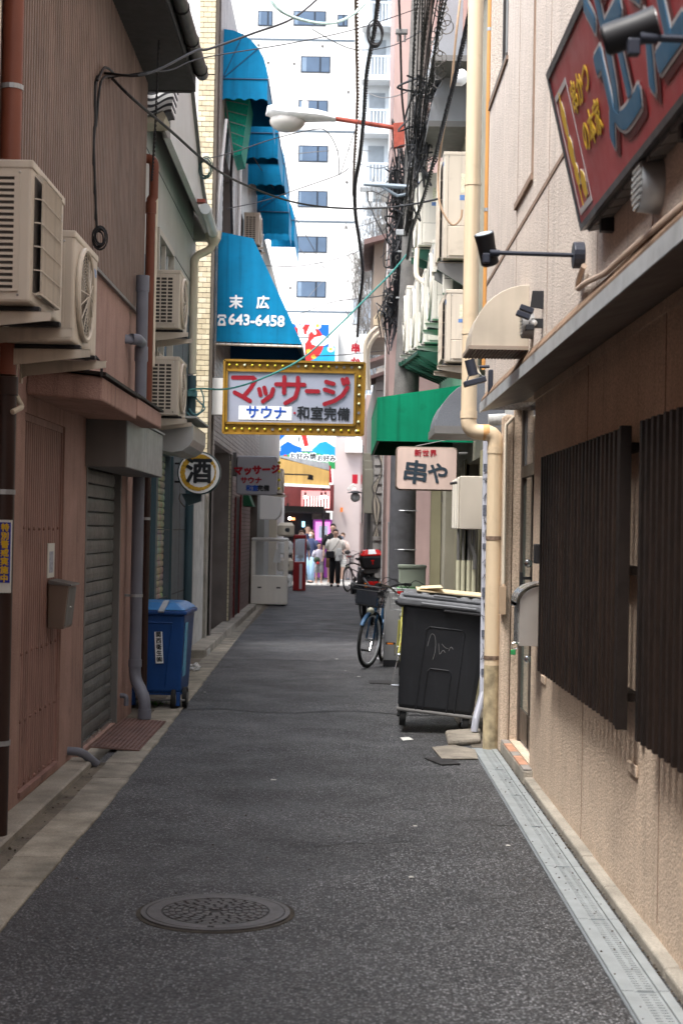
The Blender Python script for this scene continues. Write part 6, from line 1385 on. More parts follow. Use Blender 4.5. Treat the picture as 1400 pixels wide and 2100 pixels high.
# ============================================================ BINS
def bin_black():
    # real-size bin built at the origin, x = width, y = depth, z = up, then leaned over
    t=thing('waste_bin','big black wheeled waste bin leaning to the right with cardboard on its grey lid','bin',(0,0,0),local=True)
    w0,w1,d0,d1,z0,z1=.265,.305,.34,.40,.14,.93
    n=[(-w0,-d0),(w0,-d0),(w0,d0),(-w0,d0)]; m2=[(-w1,-d1),(w1,-d1),(w1,d1),(-w1,d1)]
    b=MB().hexa([(x,y,z0) for x,y in n],[(x,y,z1) for x,y in m2]); b.ob('body',binblk,t,bevel=.03)
    def fp(u,v): # on the front face
        k=v; w_=w0+(w1-w0)*k; d_=d0+(d1-d0)*k; return (u*w_,-d_,z0+(z1-z0)*k)
    q=MB()
    def line(p,q_,wd):
        a=fp(*p); b_=fp(*q_); q.tube([(a[0],a[1]-.001,a[2]),(b_[0],b_[1]-.001,b_[2])],wd,5)
    for (pts) in ([(-.52,0),(-.42,.78),(-.34,.81),(.42,.81),(.48,.77),(.50,.0)],[(-.34,0),(-.30,.38),(-.24,.41),(.22,.41),(.28,.37),(.29,.0)]):
        for a,b_ in zip(pts,pts[1:]): line(a,b_,.006)
    q.ob('moulded_ribs',binblk,t)
    q=MB(); 
    for s in ([(-.36,.62),(-.30,.74),(-.20,.72),(-.16,.60),(-.20,.50)],[(-.1,.66),(-.05,.56),(.02,.60),(.08,.58)],[(-.02,.66),(.06,.63),(.14,.62)],[(.16,.60),(.2,.64),(.26,.62)]):
        pp=[fp(u,v) for u,v in s]; q.tube(smooth_path([(p[0],p[1]-.002,p[2]) for p in pp],3),.0016,4)
    q.ob('scratched_scribble',mat('scratch_grey',(.22,.22,.22),.7,var=0),t)
    MB().hexa([(-.345,-.44,.925),(.345,-.44,.925),(.345,.44,.925),(-.345,.44,.925)],[(-.34,-.44,.985),(.34,-.44,.985),(.34,.44,.985),(-.34,.44,.985)]).ob('rim',binlid,t,bevel=.015)
    l=MB(); l.box(-.315,-.41,.986,.33,.42,1.02); l.ob('lid',binlid,t,bevel=.016)
    q=MB()
    for x in (-.25,-.16,.12,.2,.27): q.sph((x,-.36,1.018),.035,(1,1,.45))
    q.tube([(-.1,-.40,1.015),(.06,-.40,1.015)],.012,6); q.tube([(-.18,-.445,.95),(.2,-.445,.95)],.012,6); q.ob('lid_bosses',binlid,t,auto=True)
    q=MB(); q.box(-.02,-.46,.905,.28,-.40,.925); q.ob('hand_grip',black,t,bevel=.006)
    q=MB(); q.box(-w0-.005,-d0-.01,.115,w0+.005,d0,.142); q.ob('base_rim',galvd,t,bevel=.01)
    for (x,y) in ((-.22,-.26),(.22,-.26),(-.24,.28),(.22,.28)):
        c=MB().cyl((x-.022,y,.075),(x+.022,y,.075),.078,n=20).ob('wheel',rubber,t,auto=True,bevel=.006); MB().cyl((x-.025,y,.075),(x+.025,y,.075),.04,n=12).ob('hub',galv,c); q=MB(); q.box(x-.035,y-.03,.075,x-.028,y+.03,.14); q.box(x+.028,y-.03,.075,x+.035,y+.03,.14); q.ob('fork',galv,c)
    return t
tb_=bin_black(); tb_.location=(.765,12.62,.03); tb_.rotation_euler=(0,math.radians(5.4),math.radians(-3)); tb_.scale=(1.12,1,1.03)
cdb=thing('cardboard','flattened cardboard sheets lying on the black bin lid','cardboard',(.85,12.6,1.12))
MB().hexa([(.60,12.25,1.118),(1.14,12.25,1.075),(1.16,12.85,1.08),(.62,12.85,1.122)],[(.60,12.25,1.128),(1.14,12.25,1.085),(1.16,12.85,1.09),(.62,12.85,1.132)]).ob('sheet',card,cdb); MB().hexa([(.62,12.3,1.133),(.80,12.22,1.139),(.82,12.8,1.142),(.66,12.8,1.136)],[(.62,12.3,1.137),(.80,12.2,1.149),(.82,12.8,1.15),(.66,12.8,1.14)]).ob('flap',card,cdb)
tt=thing('waste_bin','blue wheeled waste bin with a domed lid and a white kanji sticker','bin',(0,0,0),local=True)
w0,w1,d0,d1,z0,z1=.235,.27,.27,.34,.14,.82
q=MB().hexa([(-w0,-d0,z0),(w0,-d0,z0),(w0,d0,z0),(-w0,d0,z0)],[(-w1,-d1,z1),(w1,-d1,z1),(w1,d1,z1),(-w1,d1,z1)]); q.ob('body',binblu,tt,bevel=.025)
q=MB(); 
for (pts) in ([(-.13,.2),(-.15,.74)],[(.10,.2),(.16,.72)],[(-.15,.74),(.16,.74)]):
    (xa_,za_),(xb_,zb_)=pts; ya_=-(d0+(d1-d0)*(za_-z0)/(z1-z0)); yb2=-(d0+(d1-d0)*(zb_-z0)/(z1-z0)); q.tube([(xa_,ya_,za_),(xb_,yb2,zb_)],.009,5)
q.ob('moulded_ribs',binblu,tt)
MB().box(-.29,-.37,.81,.29,.37,.845).ob('rim',binblu,tt,bevel=.01)
q=MB(); nn=8
q.hexa([(-.295,-.385,.846),(.295,-.385,.846),(.295,.37,.846),(-.295,.37,.846)],[(-.20,-.25,.91),(.20,-.25,.91),(.20,.3,.91),(-.20,.3,.91)]); q.ob('lid',binblu2,tt,bevel=.03)
q=MB(); q.prism([(.04,-.39,.83),(.09,-.39,.83),(.12,-.25,.918),(.07,-.25,.918)],(0,-.006,.01)); q.ob('lid_strap',galv,tt)
q=MB(); q.tube([(.02,-.262,.896),(.06,-.285,.886),(.03,-.30,.876)],.004,4); q.tube([(-.03,-.27,.893),(-.07,-.29,.884)],.004,4); q.ob('white_scribble',whp,tt)
st2=Matrix.Translation((.045,-.322,.53))@Matrix.Rotation(math.radians(5.5),4,'X')@Matrix.Rotation(-.05,4,'Y')
MB().box(-.034,-.003,-.135,.034,.0,.135).xf(st2).ob('sticker',whp,tt)
for k,ch in enumerate('関西衛生㈱'): text(ch,.05,blkp,tt,st2@Matrix.Translation((0,-.004,.108-.053*k))@Matrix.Rotation(PI/2,4,'X'),bold=.0012,ext=.0005)
q=MB(); q.hexa([(w0+.006,-d0+.06,.28),(w0+.012,-d0+.06,.28),(w0+.012,-d0+.22,.28),(w0+.006,-d0+.22,.28)],[(w1+.0,-d1+.06,.74),(w1+.006,-d1+.06,.74),(w1+.006,-d1+.2,.74),(w1+.0,-d1+.2,.74)]); q.ob('side_label',mat('label_blue',(.15,.42,.62),.5,var=.2,vs=20),tt)
q=MB(); q.tube([(w0+.01,-d0+.03,.62),(w0+.016,-d0+.0,.5),(w0+.01,-d0+.04,.42),(w0+.01,-d0+.01,.34)],.003,4); q.ob('green_scribble',mat('scrib_green',(.1,.5,.35),.6,var=0),tt)
q=MB(); q.box(-w0,-d0+.02,.12,w0,d0,.142); q.box(w0-.07,-d0,.03,w0-.005,-d0+.05,.15); q.box(-w0+.005,-d0,.03,-w0+.07,-d0+.05,.15); q.ob('base',binblu,tt,bevel=.006)
MB().tube([(-w0,-.2,.075),(w0+.03,-.2,.075)],.01,8).ob('axle',galvd,tt)
for x,y in ((w0-.06,-.24),(w0+.02,-.10),(-w0-.0,-.2)):
    c=MB().cyl((x-.02,y,.09),(x+.02,y,.09),.09,n=22).ob('wheel',rubber,tt,bevel=.008); MB().cyl((x-.023,y,.09),(x+.023,y,.09),.05,n=12).ob('hub',galvd,c)
tt.location=(-1.585,13.85,.0); tt.rotation_euler=(0,0,math.radians(-2)); tt.scale=(.98,1,1.02)
lit=thing('plastic_bag','crumpled clear plastic bag on the kerb behind the blue bin','litter',G(400,1375)); q=MB()
Rl=random.Random(4); q.sph((0,0,0),.07,(1,1,.7),10,7); q.v=[(x*Rl.uniform(.6,1.25),y*Rl.uniform(.6,1.25),z*Rl.uniform(.5,1.3)) for x,y,z in q.v]; c=G(400,1378); q.xf(Matrix.Translation((c[0],c[1],.05))); q.ob('bag',mat('bag_clear',(.7,.7,.7),.25,var=.1,alpha=.6),lit)
stp=thing('entry_step','pale stone entry step behind the blue bin','step',G(408,1350)); c=G(408,1347); MB().box(c[0]-.15,c[1],0,c[0]+.10,c[1]+.5,.08).ob('block',concl,stp,bevel=.01)
wd=thing('weed','tiny bright green weed growing in the gutter below the blue bin','plant',G(320,1440)); q=MB(); c=G(322,1446)
for k in range(40):
    a=Rl.uniform(0,2*PI); r=Rl.uniform(.01,.09); p=(c[0]+r*math.cos(a),c[1]+r*math.sin(a),Rl.uniform(.0,.04)); s=Rl.uniform(.008,.016); q.add([(p[0]-s,p[1],p[2]),(p[0],p[1]-s,p[2]+.006),(p[0]+s,p[1],p[2]+.004),(p[0],p[1]+s,p[2]+.012)],[(0,1,2,3)])
q.ob('leaves',mat('weed_green',(.10,.28,.03),.7,var=.2,vs=50),wd)
# ============================================================ BICYCLES
def bicycle(label,fm,bm_,loc,rz,tilt,fend,steer=0,scale=1,basket='wire'):
    t=thing('bicycle',label,'bicycle',(0,0,0),'bicycles parked on the right',local=True); R=.325; I4=Matrix.Identity(4); FR=Matrix.Translation((0,.46,0))@Matrix.Rotation(steer,4,'Z')@Matrix.Translation((0,-.46,0))
    for nm,y,sxn in (('rear_wheel',-.53,1),('front_wheel',.53,1)):
        X4=FR if y>0 else I4; wq=MB().torus((0,y,R),R-.018,.019,'x',36,8).xf(X4).ob('wheel',rubber,t,auto=True)
        MB().torus((0,y,R),R-.045,.013,'x',36,6).xf(X4).ob('rim',mat('rim_alu',(.62,.63,.64),.3,metal=.5,var=0),wq)
        q=MB(); 
        for k in range(14): a=2*PI*k/14; q.tube([((.03 if k%2 else -.03),y,R),(0,y+(R-.045)*math.cos(a),R+(R-.045)*math.sin(a))],.0016,3,False)
        q.cyl((-.05,y,R),(.05,y,R),.02,n=8); q.xf(X4); q.ob('spokes',chrome,wq)
    q=MB(); bb=(0,-.08,.28); st_=(0,-.20,.72); hd_=(0,.42,.80); hl=(0,.46,.62)
    q.tube([bb,st_],.017,8); q.tube([bb,hl],.019,8); q.tube([(0,-.15,.50),hl],.015,8); q.tube([hl,hd_],.02,8)
    for s in (-.045,.045): q.tube([bb,(s,-.53,R)],.011,6); q.tube([(0,-.18,.64),(s,-.53,R)],.009,6); pass
    q.ob('frame',fm,t,auto=True)
    q=MB()
    for s in (-.045,.045): q.tube([(s*.9,.48,.62),(s,.53,R)],.012,6)
    q.xf(FR); q.ob('front_fork',fm,t,auto=True)
    q=MB(); q.sph((.0,.60,.66),.045,(1,1.1,1)); q.xf(FR); q.ob('headlight',mat('lamp_glass',(.55,.55,.45),.2,var=0),t,smooth=True)
    for y,a0,a1 in ((-.53,.0,2.7),(.53,.5,2.6)):
        q=MB(); n=14
        for i in range(n+1):
            a=a0+(a1-a0)*i/n
            if y<0: a=a0-.1+(a1-a0+.5)*i/n
            r=R+.018
            for (x,rr) in ((-.028,r-.014),(-.016,r),(.016,r),(.028,r-.014)): q.v.append((x,y-rr*math.cos(a) if y<0 else y+rr*math.cos(a)*-1,R+rr*math.sin(a)))
        for i in range(n):
            for j in range(3): q.f.append((4*i+j,4*i+j+1,4*i+j+5,4*i+j+4))
        q.xf(FR if y>0 else I4); q.ob('mudguard',fend,t,auto=True)
    q=MB(); q.loft([(0,-.24,.80,.05,.08),(0,-.23,.83,.10,.13),(0,-.22,.86,.105,.14),(0,-.20,.875,.07,.10)],14); q.ob('saddle',black,t,auto=True); MB().tube([st_,(0,-.22,.81)],.013,8).ob('seat_post',chrome,t)
    q=MB(); q.tube(smooth_path([(-.29,.22,1.0),(-.25,.30,1.0),(-.16,.42,.97),(-.07,.44,.90),(0,.43,.88),(.07,.44,.90),(.16,.42,.97),(.25,.30,1.0),(.29,.22,1.0)],4),.012,8); q.tube([hd_,(0,.43,.89)],.013,8); q.xf(FR); hb=q.ob('handlebar',chrome if fm is bikey else black,t,auto=True)
    q=MB(); 
    for s in (-1,1): q.tube([(s*.30,.20,1.0),(s*.262,.29,1.0)],.018,8); 
    q.xf(FR); q.ob('grips',black,hb)
    q=MB(); 
    for s in (-1,1): q.tube([(s*.24,.31,1.0),(s*.28,.23,.96)],.005,5)
    q.tube(smooth_path([(-.22,.33,1.01),(-.1,.5,1.06),(0,.45,.92)]),.004,5,False); q.tube(smooth_path([(.22,.33,1.01),(.1,.5,1.05),(0,.45,.9)]),.004,5,False); q.xf(FR); q.ob('brake_cables',black,hb)
    # basket
    bkm=black if basket=='dark' else galv
    q=MB(); x0,x1,y0,y1,z0,z1=-.17,.17,.50,.76,.72,.95
    def taper(z): k=(z-z0)/(z1-z0); return (.14+.03*k,.53-.02*k,.72+.05*k)
    for z in (z0,z0+.06,z0+.12,z0+.18,z1):
        x,ya,yb3=taper(z); q.tube([(-x,ya,z),(x,ya,z),(x,yb3,z),(-x,yb3,z),(-x,ya,z)],.0045 if z<z1 else .007,4)
    for i in range(11):
        u=-1+.2*i
        for yy in (1,2):
            a=taper(z0); b=taper(z1); q.tube([(u*a[0],a[yy],z0),(u*b[0],b[yy],z1)],.003,3,False)
    for i in range(9):
        u=i/8
        for s in (-1,1): a=taper(z0); b=taper(z1); q.tube([(s*a[0],a[1]+(a[2]-a[1])*u,z0),(s*b[0],b[1]+(b[2]-b[1])*u,z1)],.003,3,False)
    for i in range(8): a=taper(z0); q.tube([(-a[0]+2*a[0]*i/7,a[1],z0),(-a[0]+2*a[0]*i/7,a[2],z0)],.003,3,False)
    q.xf(FR); bo=q.ob('basket',bkm,t)
    if basket!='dark': MB().box(-.08,.497,.90,.08,.503,.935).xf(FR).ob('red_tag',redl,bo)
    else: MB().box(-.13,.755,.74,.13,.759,.93).xf(FR).ob('mesh_panel',mat('basket_mesh',(.015,.018,.025),.7,var=0,alpha=.8),bo)
    q=MB(); q.cyl((.06,-.08,.28),(.066,-.08,.28),.085,n=20); q.box(.058,-.50,.26,.072,-.05,.35); q.ob('chain_case',fend,t,bevel=.01)
    for s,a in ((1,-.9),(-1,2.2)):
        p=(s*.08,-.08+.16*math.cos(a),.28+.16*math.sin(a)); q=MB(); q.tube([(s*.075,-.08,.28),p],.008,6); cr=q.ob('crank',chrome,t); q=MB(); q.box(p[0] if s>0 else p[0]-.1,p[1]-.035,p[2]-.012,p[0]+.1 if s>0 else p[0],p[1]+.035,p[2]+.012); pd=q.ob('pedal',black,cr); MB().box(p[0]+s*.02,p[1]-.040,p[2]-.009,p[0]+s*.08,p[1]-.0355,p[2]+.009).ob('reflector',amber,cr)
    q=MB(); q.tube([(-.04,-.53,R),(-.10,-.60,.02),(.10,-.60,.02),(.04,-.53,R)],.007,5); q.ob('kickstand',chrome,t)
    q=MB(); q.box(-.06,-.74,.665,.06,-.42,.675); q.tube([(-.055,-.74,.67),(-.04,-.53,R)],.005,4); q.tube([(.055,-.74,.67),(.04,-.53,R)],.005,4); q.ob('carrier',fm if fm is bikeb else chrome,t) if fm is bikeb else None
    rm_=MB(); rm_.sph((0,-.885,.46),.030,(1,.5,1)); rm_.ob('tail_reflector',redl,t)
    q=MB(); q.box(-.022,-.845,.30,.022,-.840,.37); q.ob('registration_sticker',whp,t)
    t.location=loc; t.rotation_euler=(0,tilt,rz); t.scale=(scale,)*3
    return t
bicycle('dark blue city bicycle with black front basket, its turned front wheel toward the camera',bikeb,1,(.43,18.58,0),PI-.168,-.09,bikeb,basket='dark',scale=1.0,steer=-.26)
bicycle('yellow bicycle with grey wire basket, half hidden by the black bin',bikey,1,(.655,16.5,0),-.03,.03,bikey)
bicycle('far bicycle whose front wheel shows left of the motorcycle',mat('bike_grey',(.2,.2,.22),.4,var=0),1,(.40,41.0,0),PI-.4,0,black)
wdg=thing('concrete_kerb_block','grey concrete block with a black skirt between the two nearer bicycles','block',(.6,18.6,0)); a=P(788,1300,18.3); b=P(836,1366,18.3); MB().box(a[0],18.3,.0,b[0]+.28,18.66,P(840,1211,18.3)[2]).ob('panel',mat('grey_panel',(.27,.27,.27),.7,var=.12,streak=.1),wdg,bevel=.01); MB().box(a[0]-.01,18.27,.0,b[0]+.28,18.295,.08).ob('skirt',black,wdg)
# ============================================================ MOTORCYCLE (rear view)
mo=thing('motorcycle','parked black motorcycle seen from behind with a black and red top box','motorcycle',(0,0,0),local=True)
wq=MB().torus((0,-.55,.28),.235,.055,'x',30,10).ob('wheel',rubber,mo,auto=True); MB().torus((0,-.55,.28),.18,.02,'x',24,6).ob('rim',galv,wq)
wq=MB().torus((0,.70,.28),.24,.045,'x',30,10).ob('wheel',rubber,mo,auto=True); MB().torus((0,.70,.28),.19,.02,'x',24,6).ob('rim',galv,wq)
q=MB(); q.loft([(0,-.2,.35,.15,.35),(0,-.1,.5,.19,.45),(0,0,.7,.20,.50),(0,-.05,.80,.15,.5),(0,-.1,.86,.12,.45)],18); q.ob('body',black,mo,auto=True)
q=MB(); q.loft([(0,-.15,.85,.12,.40),(0,-.2,.92,.15,.42),(0,-.2,.95,.12,.38)],16); q.ob('seat',black,mo,auto=True)
q=MB(); q.box(-.13,-.78,.50,.13,-.50,.82); q.ob('tail_fairing',black,mo,bevel=.05)
q=MB(); q.box(-.10,-.80,.66,.10,-.775,.76); q.ob('tail_light',redl,mo,bevel=.012); q=MB(); q.box(-.17,-.79,.66,-.11,-.765,.74); q.box(.11,-.79,.66,.17,-.765,.74); q.ob('indicator',amber,mo,bevel=.012)
q=MB(); q.box(-.085,-.815,.50,.085,-.805,.63); q.ob('number_plate',mat('plate_pink',(.62,.36,.42),.5,var=0),mo)
q=MB(); q.hexa([(-.17,-.85,.98),(.17,-.85,.98),(.17,-.50,.98),(-.17,-.50,.98)],[(-.22,-.88,1.20),(.22,-.88,1.20),(.22,-.46,1.20),(-.22,-.46,1.20)]); tbx=q.ob('top_box',black,mo,bevel=.03)
q=MB(); q.hexa([(-.225,-.885,1.202),(.225,-.885,1.202),(.225,-.455,1.202),(-.225,-.455,1.202)],[(-.15,-.80,1.31),(.15,-.80,1.31),(.15,-.50,1.31),(-.15,-.50,1.31)]); q.ob('box_lid',redl,tbx,bevel=.035)
q=MB(); q.hexa([(-.08,-.868,1.235),(.08,-.868,1.235),(.08,-.85,1.24),(-.08,-.85,1.24)],[(-.06,-.80,1.315),(.06,-.80,1.315),(.06,-.78,1.316),(-.06,-.78,1.316)]); q.ob('lid_highlight',whp,tbx)
text('T',.10,redl,tbx,face_cam((0,-.878,1.09)),bold=.004); q=MB(); q.box(-.12,-.72,.90,.12,-.50,.975); q.ob('rack',galvd,mo)
q=MB(); q.tube(smooth_path([(-.36,.30,1.02),(-.2,.42,1.06),(0,.44,1.0),(.2,.42,1.06),(.36,.30,1.02)]),.014,8); q.ob('handlebar',black,mo); 
for s in (-1,1):
    q=MB(); q.tube([(s*.24,.38,1.05),(s*.30,.36,1.22)],.006,5); mi=q.ob('mirror_stem',black,mo); MB().sph((s*.31,.36,1.26),.06,(1,.25,.7)).ob('mirror',galvd,mi,smooth=True)
q=MB(); q.tube([(.17,-.9,.30),(.17,-.3,.32),(.12,.1,.3)],[.05,.045,.03],12); q.ob('exhaust',galv,mo,auto=True); q=MB(); q.cyl((-.30,.1,.62),(-.20,.1,.62),.11,n=14); q.ob('side_cover',black,mo,auto=True)
q=MB(); q.tube([(-.05,.45,.98),(-.05,.70,.28)],.022,8); q.tube([(.05,.45,.98),(.05,.70,.28)],.022,8); q.ob('fork',galv,mo)
mo.location=(.50,27.0,0); mo.rotation_euler=(0,-.06,.12); mo.scale=(.88,.95,.97)
# ============================================================ PEOPLE
def person(label,loc,rz,h,top,bot,hairm,arms='down',long_hair=False,step=.10,shorts=False,wide=1.0,mask=False,bag=None,skirt=False,topm2=None):
    k=h/1.70
    t=thing('person',label,'person',(0,0,0),local=True)
    V=[];Ed=[];Rr=[]
    def v(x,y,z,rx,ry=None): V.append((x*k,y*k,z*k)); Rr.append((rx*k,(ry or rx)*k)); return len(V)-1
    def e(a,b): Ed.append((a,b))
    pel=v(0,0,.92,.125,.09); wa=v(0,-.005,1.08,.11,.085); ch=v(0,0,1.26,.13,.09); nk0=v(0,0,1.42,.075,.06); nk=v(0,-.01,1.47,.048); hd0=v(0,-.02,1.54,.062,.07); hd1=v(0,-.025,1.61,.086,.098); hd2=v(0,-.01,1.66,.055,.065)
    for a,b in ((pel,wa),(wa,ch),(ch,nk0),(nk0,nk),(nk,hd0),(hd0,hd1),(hd1,hd2)): e(a,b)
    hands=[]
    for s in (-1,1):
        sh=v(s*.17,0,1.38,.052); 
        if arms=='down': el=v(s*.23,.03,1.12,.040); wr=v(s*.245,-.05,.90,.026); ha=v(s*.245,-.08,.83,.030,.018)
        elif arms=='hold': el=v(s*.22,.03,1.14,.040); wr=v(s*.12,-.17,1.02,.026); ha=v(s*.08,-.22,1.0,.028,.02)
        else: el=v(s*.22,.04,1.13,.040); wr=v(s*.22,-.13,.98 if s<0 else .92,.026); ha=v(s*.21,-.18,.95 if s<0 else .87,.028,.018)
        e(ch,sh); e(sh,el); e(el,wr); e(wr,ha)
        for q_ in range(4):
            f=v(V[ha][0]/k+(q_-1.5)*.014,V[ha][1]/k-.018,V[ha][2]/k-.055+.006*abs(q_-1.4),.0075); e(ha,f)
        th=v(V[ha][0]/k-s*.03,V[ha][1]/k-.015,V[ha][2]/k-.02,.009); e(ha,th)
        st_=step*s; hp=v(s*.085,0,.88,.085,.09); kn=v(s*.09,-st_*.6-.02,.48,.055); an=v(s*.09,-st_,.10,.036); ft=v(s*.10,-st_-.11,.035,.036,.03); hl=v(s*.09,-st_+.03,.04,.034)
        e(pel,hp); e(hp,kn); e(kn,an); e(an,ft); e(an,hl)
    me=bpy.data.meshes.new('body'); me.from_pydata(V,Ed,[]); me.materials.append(skin); o=bpy.data.objects.new('body',me); C.objects.link(o); o.parent=t
    sk2=o.modifiers.new('skin','SKIN'); sk2.use_smooth_shade=True
    for i,d_ in enumerate(me.skin_vertices[0].data): d_.radius=Rr[i]; d_.use_root=(i==0)
    sb2=o.modifiers.new('sub','SUBSURF'); sb2.levels=1; sb2.render_levels=1
    W=wide
    q=MB(); lo=.86 if not skirt else .80
    q.loft([(0,0,lo,.175*W,.125*W),(0,0,1.0,.17*W,.12*W),(0,0,1.2,.172*W,.118*W),(0,0,1.34,.185,.115),(0,0,1.41,.15,.085),(0,-.005,1.455,.065,.06)],18); q.v=[(x*k,y*k,z*k) for x,y,z in q.v]; tp=q.ob('top',top,t,smooth=True)
    for s in (-1,1):
        q=MB(); q.tube([(s*.15*k,0,1.38*k),(s*.20*k,.01*k,1.27*k),(s*.235*k,.03*k,1.12*k)],[.07*k*W,.075*k*W,.078*k*W],12); q.ob('sleeve',top,tp,smooth=True)
    for s in (-1,1):
        st_=step*s; zb=.50 if shorts else .08
        if shorts: q=MB(); q.tube([(s*.075*k,0,.94*k),(s*.09*k,-(st_*.5)*k,.50*k)],[.10*k,.095*k],12)
        else: q=MB(); q.tube([(s*.075*k,0,.94*k),(s*.085*k,(-st_*.6-.02)*k,.48*k),(s*.09*k,-st_*k,.09*k)],[.105*k,.085*k,.075*k],12)
        q.ob('trouser_leg',bot,t,smooth=True)
        q=MB(); q.sph((s*.095*k,(-st_-.05)*k,.035*k),.1*k,(.45,1.25,.4),12,8); q.ob('shoe',clb if not shorts else clw,t,smooth=True)
    q=MB(); q.sph((0,.012*k,1.625*k),.102*k,(.86,.98,1.0),16,10); q.v=[(x,y,z) if not (y<-.01*k and z<1.665*k) else (x*.92,.0,z) for x,y,z in q.v]
    if long_hair: q.loft([(0,.055*k,1.36*k,.085*k,.04*k),(0,.05*k,1.5*k,.10*k,.06*k),(0,.03*k,1.62*k,.09*k,.07*k)],14)
    q.ob('hair',hairm,t,smooth=True)
    q=MB(); 
    for s in (-1,1): q.sph((s*.03*k,-.098*k,1.605*k),.010*k,n=6,m=4)
    q.ob('eyes',blkp,t); MB().sph((0,-.112*k,1.575*k),.013*k,(.8,1,1.3),6,5).ob('nose',skin,t); MB().sph((0,-.098*k,1.54*k),.02*k,(1,.4,.3),6,4).ob('mouth',mat('lips',(.35,.12,.10),.5,var=0),t)
    q=MB()
    for s in (-1,1): q.sph((s*.083*k,-.01*k,1.59*k),.018*k,(.5,1,1.5),6,5)
    q.ob('ears',skin,t)
    if mask: MB().sph((0,-.088*k,1.55*k),.048*k,(1,.6,.8),10,7).ob('face_mask',whp,t,smooth=True)
    t.location=loc; t.rotation_euler=(0,0,rz)
    return t
def feet(x,y): c=G(x,y); return (c[0],c[1],0)
p1=person('woman in a loose white top and black trousers with shoulder bags, walking toward the camera',feet(686,1203),.05,1.60,clw,clb,hair,arms='walk',wide=1.25,step=.08)
c=p1.location
bg1=thing('shoulder_bag','black shoulder bag hanging at the front of the woman in white','bag',(c[0]-.12,c[1]-.2,.9)); MB().box(c[0]-.26,c[1]-.26,.80,c[0]-.02,c[1]-.18,1.0).ob('pouch',clb,bg1,bevel=.03); MB().tube(smooth_path([(c[0]-.1,c[1]-.2,1.0),(c[0]+.02,c[1]-.17,1.15),(c[0]+.14,c[1]-.12,1.36)]),.008,5).ob('strap',clb,bg1)
bg2=thing('tote_bag','pale grey cloth tote bag on the arm of the woman in white','bag',(c[0]+.15,c[1]-.2,.9)); MB().hexa([(c[0]+.0,c[1]-.25,.72),(c[0]+.22,c[1]-.25,.72),(c[0]+.22,c[1]-.19,.72),(c[0]+.0,c[1]-.19,.72)],[(c[0]+.05,c[1]-.25,1.08),(c[0]+.19,c[1]-.25,1.08),(c[0]+.19,c[1]-.19,1.08),(c[0]+.05,c[1]-.19,1.08)]).ob('pouch',mat('tote_grey',(.50,.52,.52),.9,var=.05),bg2,bevel=.03)
person('man in a black shirt and brown shorts walking behind the woman in white',(-.24,45.3,0),.0,1.76,clb,mat('brown_cloth',(.16,.09,.05),.9,var=.1),hair,shorts=True,step=.12)
bk_=thing('backpack','dark backpack on the shoulder of the man in black','bag',(.02,45.4,1.2)); MB().box(-.06,45.35,1.1,.08,45.55,1.42).ob('pouch',clg,bk_,bevel=.05)
p3=person('small boy in a lilac shirt and shorts holding a dark toy',feet(653,1199),.25,1.20,cll,mat('pale_grey_cloth',(.40,.40,.42),.9,var=.1),hair,shorts=True,arms='hold',wide=1.1,step=.06)
c=p3.location; ty=thing('toy','dark green toy carried by the small boy','toy',(c[0],c[1]-.2,.7)); q=MB(); q.sph((c[0]-.06,c[1]-.2,.72),.10,(1,.6,.9),10,7); q.ob('toy_body',mat('toy_green',(.05,.08,.05),.6,var=.4,vs=20),ty,smooth=True); MB().sph((c[0]-.03,c[1]-.24,.63),.045).ob('red_part',redl,ty)
person('woman in a navy vest, jeans and white face mask turned toward the boy',feet(637,1196),-.5,1.56,cln,clj,hairb,long_hair=True,mask=True,arms='down')
person('person in dark clothes with black hair, deep in the crowd left of the masked woman',(-1.02,47.5,0),.4,1.72,cln,clb,hair)
person('person in a grey vest behind the red crane machine',(-1.12,44.4,0),.1,1.55,clg,clj,hairb)
person('distant figure in pale clothes in the shop behind the woman in white',(.05,49.0,0),-.6,1.50,signp,clw,hairb,shorts=True)
# ============================================================ CABLES
def cab(label,pts,r,m_,name='cable',k=6,n=6,cat='cable',twist=False,group=None):
    pa=smooth_path(pts,k); q=MB()
    if twist:
        ph=[]; 
        dense=smooth_path(pts,110)
        for s in (0,PI):
            ph=[(p[0]+r*math.cos(i*.5+s),p[1],p[2]+r*math.sin(i*.5+s)) for i,p in enumerate(dense)]
            q.tube(ph,r*.8,4,False)
    else: q.tube(pa,r,n)
    return tag(q.ob(name,m_),label,cat,group)
XA=XW+.03
cab('black cable sagging from the brown corrugated wall up toward the top centre',[Q(215,150,XA),P(300,152,10.8),P(400,105,12),P(430,100,12.5),P(520,68,13.5),P(600,38,14.5),P(660,-10,15.5)],.010,cable)
cab('thin black cable from the corrugated wall running under the dark eave',[Q(222,160,XA),P(300,148,11),P(352,143,11.5),P(420,118,12.5),P(600,88,15),P(735,58,17),P(860,16,19.5)],.005,cable)
cab('long black cable sagging across the alley to the twin fan unit',[Q(230,160,XA),P(270,200,11),P(350,268,12),P(430,338,13.5),P(500,378,15),P(600,414,16),P(700,427,16.5),P(800,425,16.5),P(880,412,16),P(945,394,15.6)],.011,cable)
cab('teal cable running up from the white downpipe across the massage sign to the pole',[P(388,800,18),P(412,797,18.3),P(470,797,18.8),P(540,775,19.2),P(620,735,19.5),P(690,672,19.8),P(750,612,20),P(800,562,20),P(835,520,20)],.011,grnc)
cab('twisted white and green rope looping across the top of the picture',[P(545,-15,13),P(570,18,13),P(610,38,13.2),P(665,48,13.4),P(705,40,13.6),P(740,15,13.8),P(760,-15,14)],.008,mat('pale_green_rope',(.40,.52,.48),.6,var=.2,vs=30),twist=True)
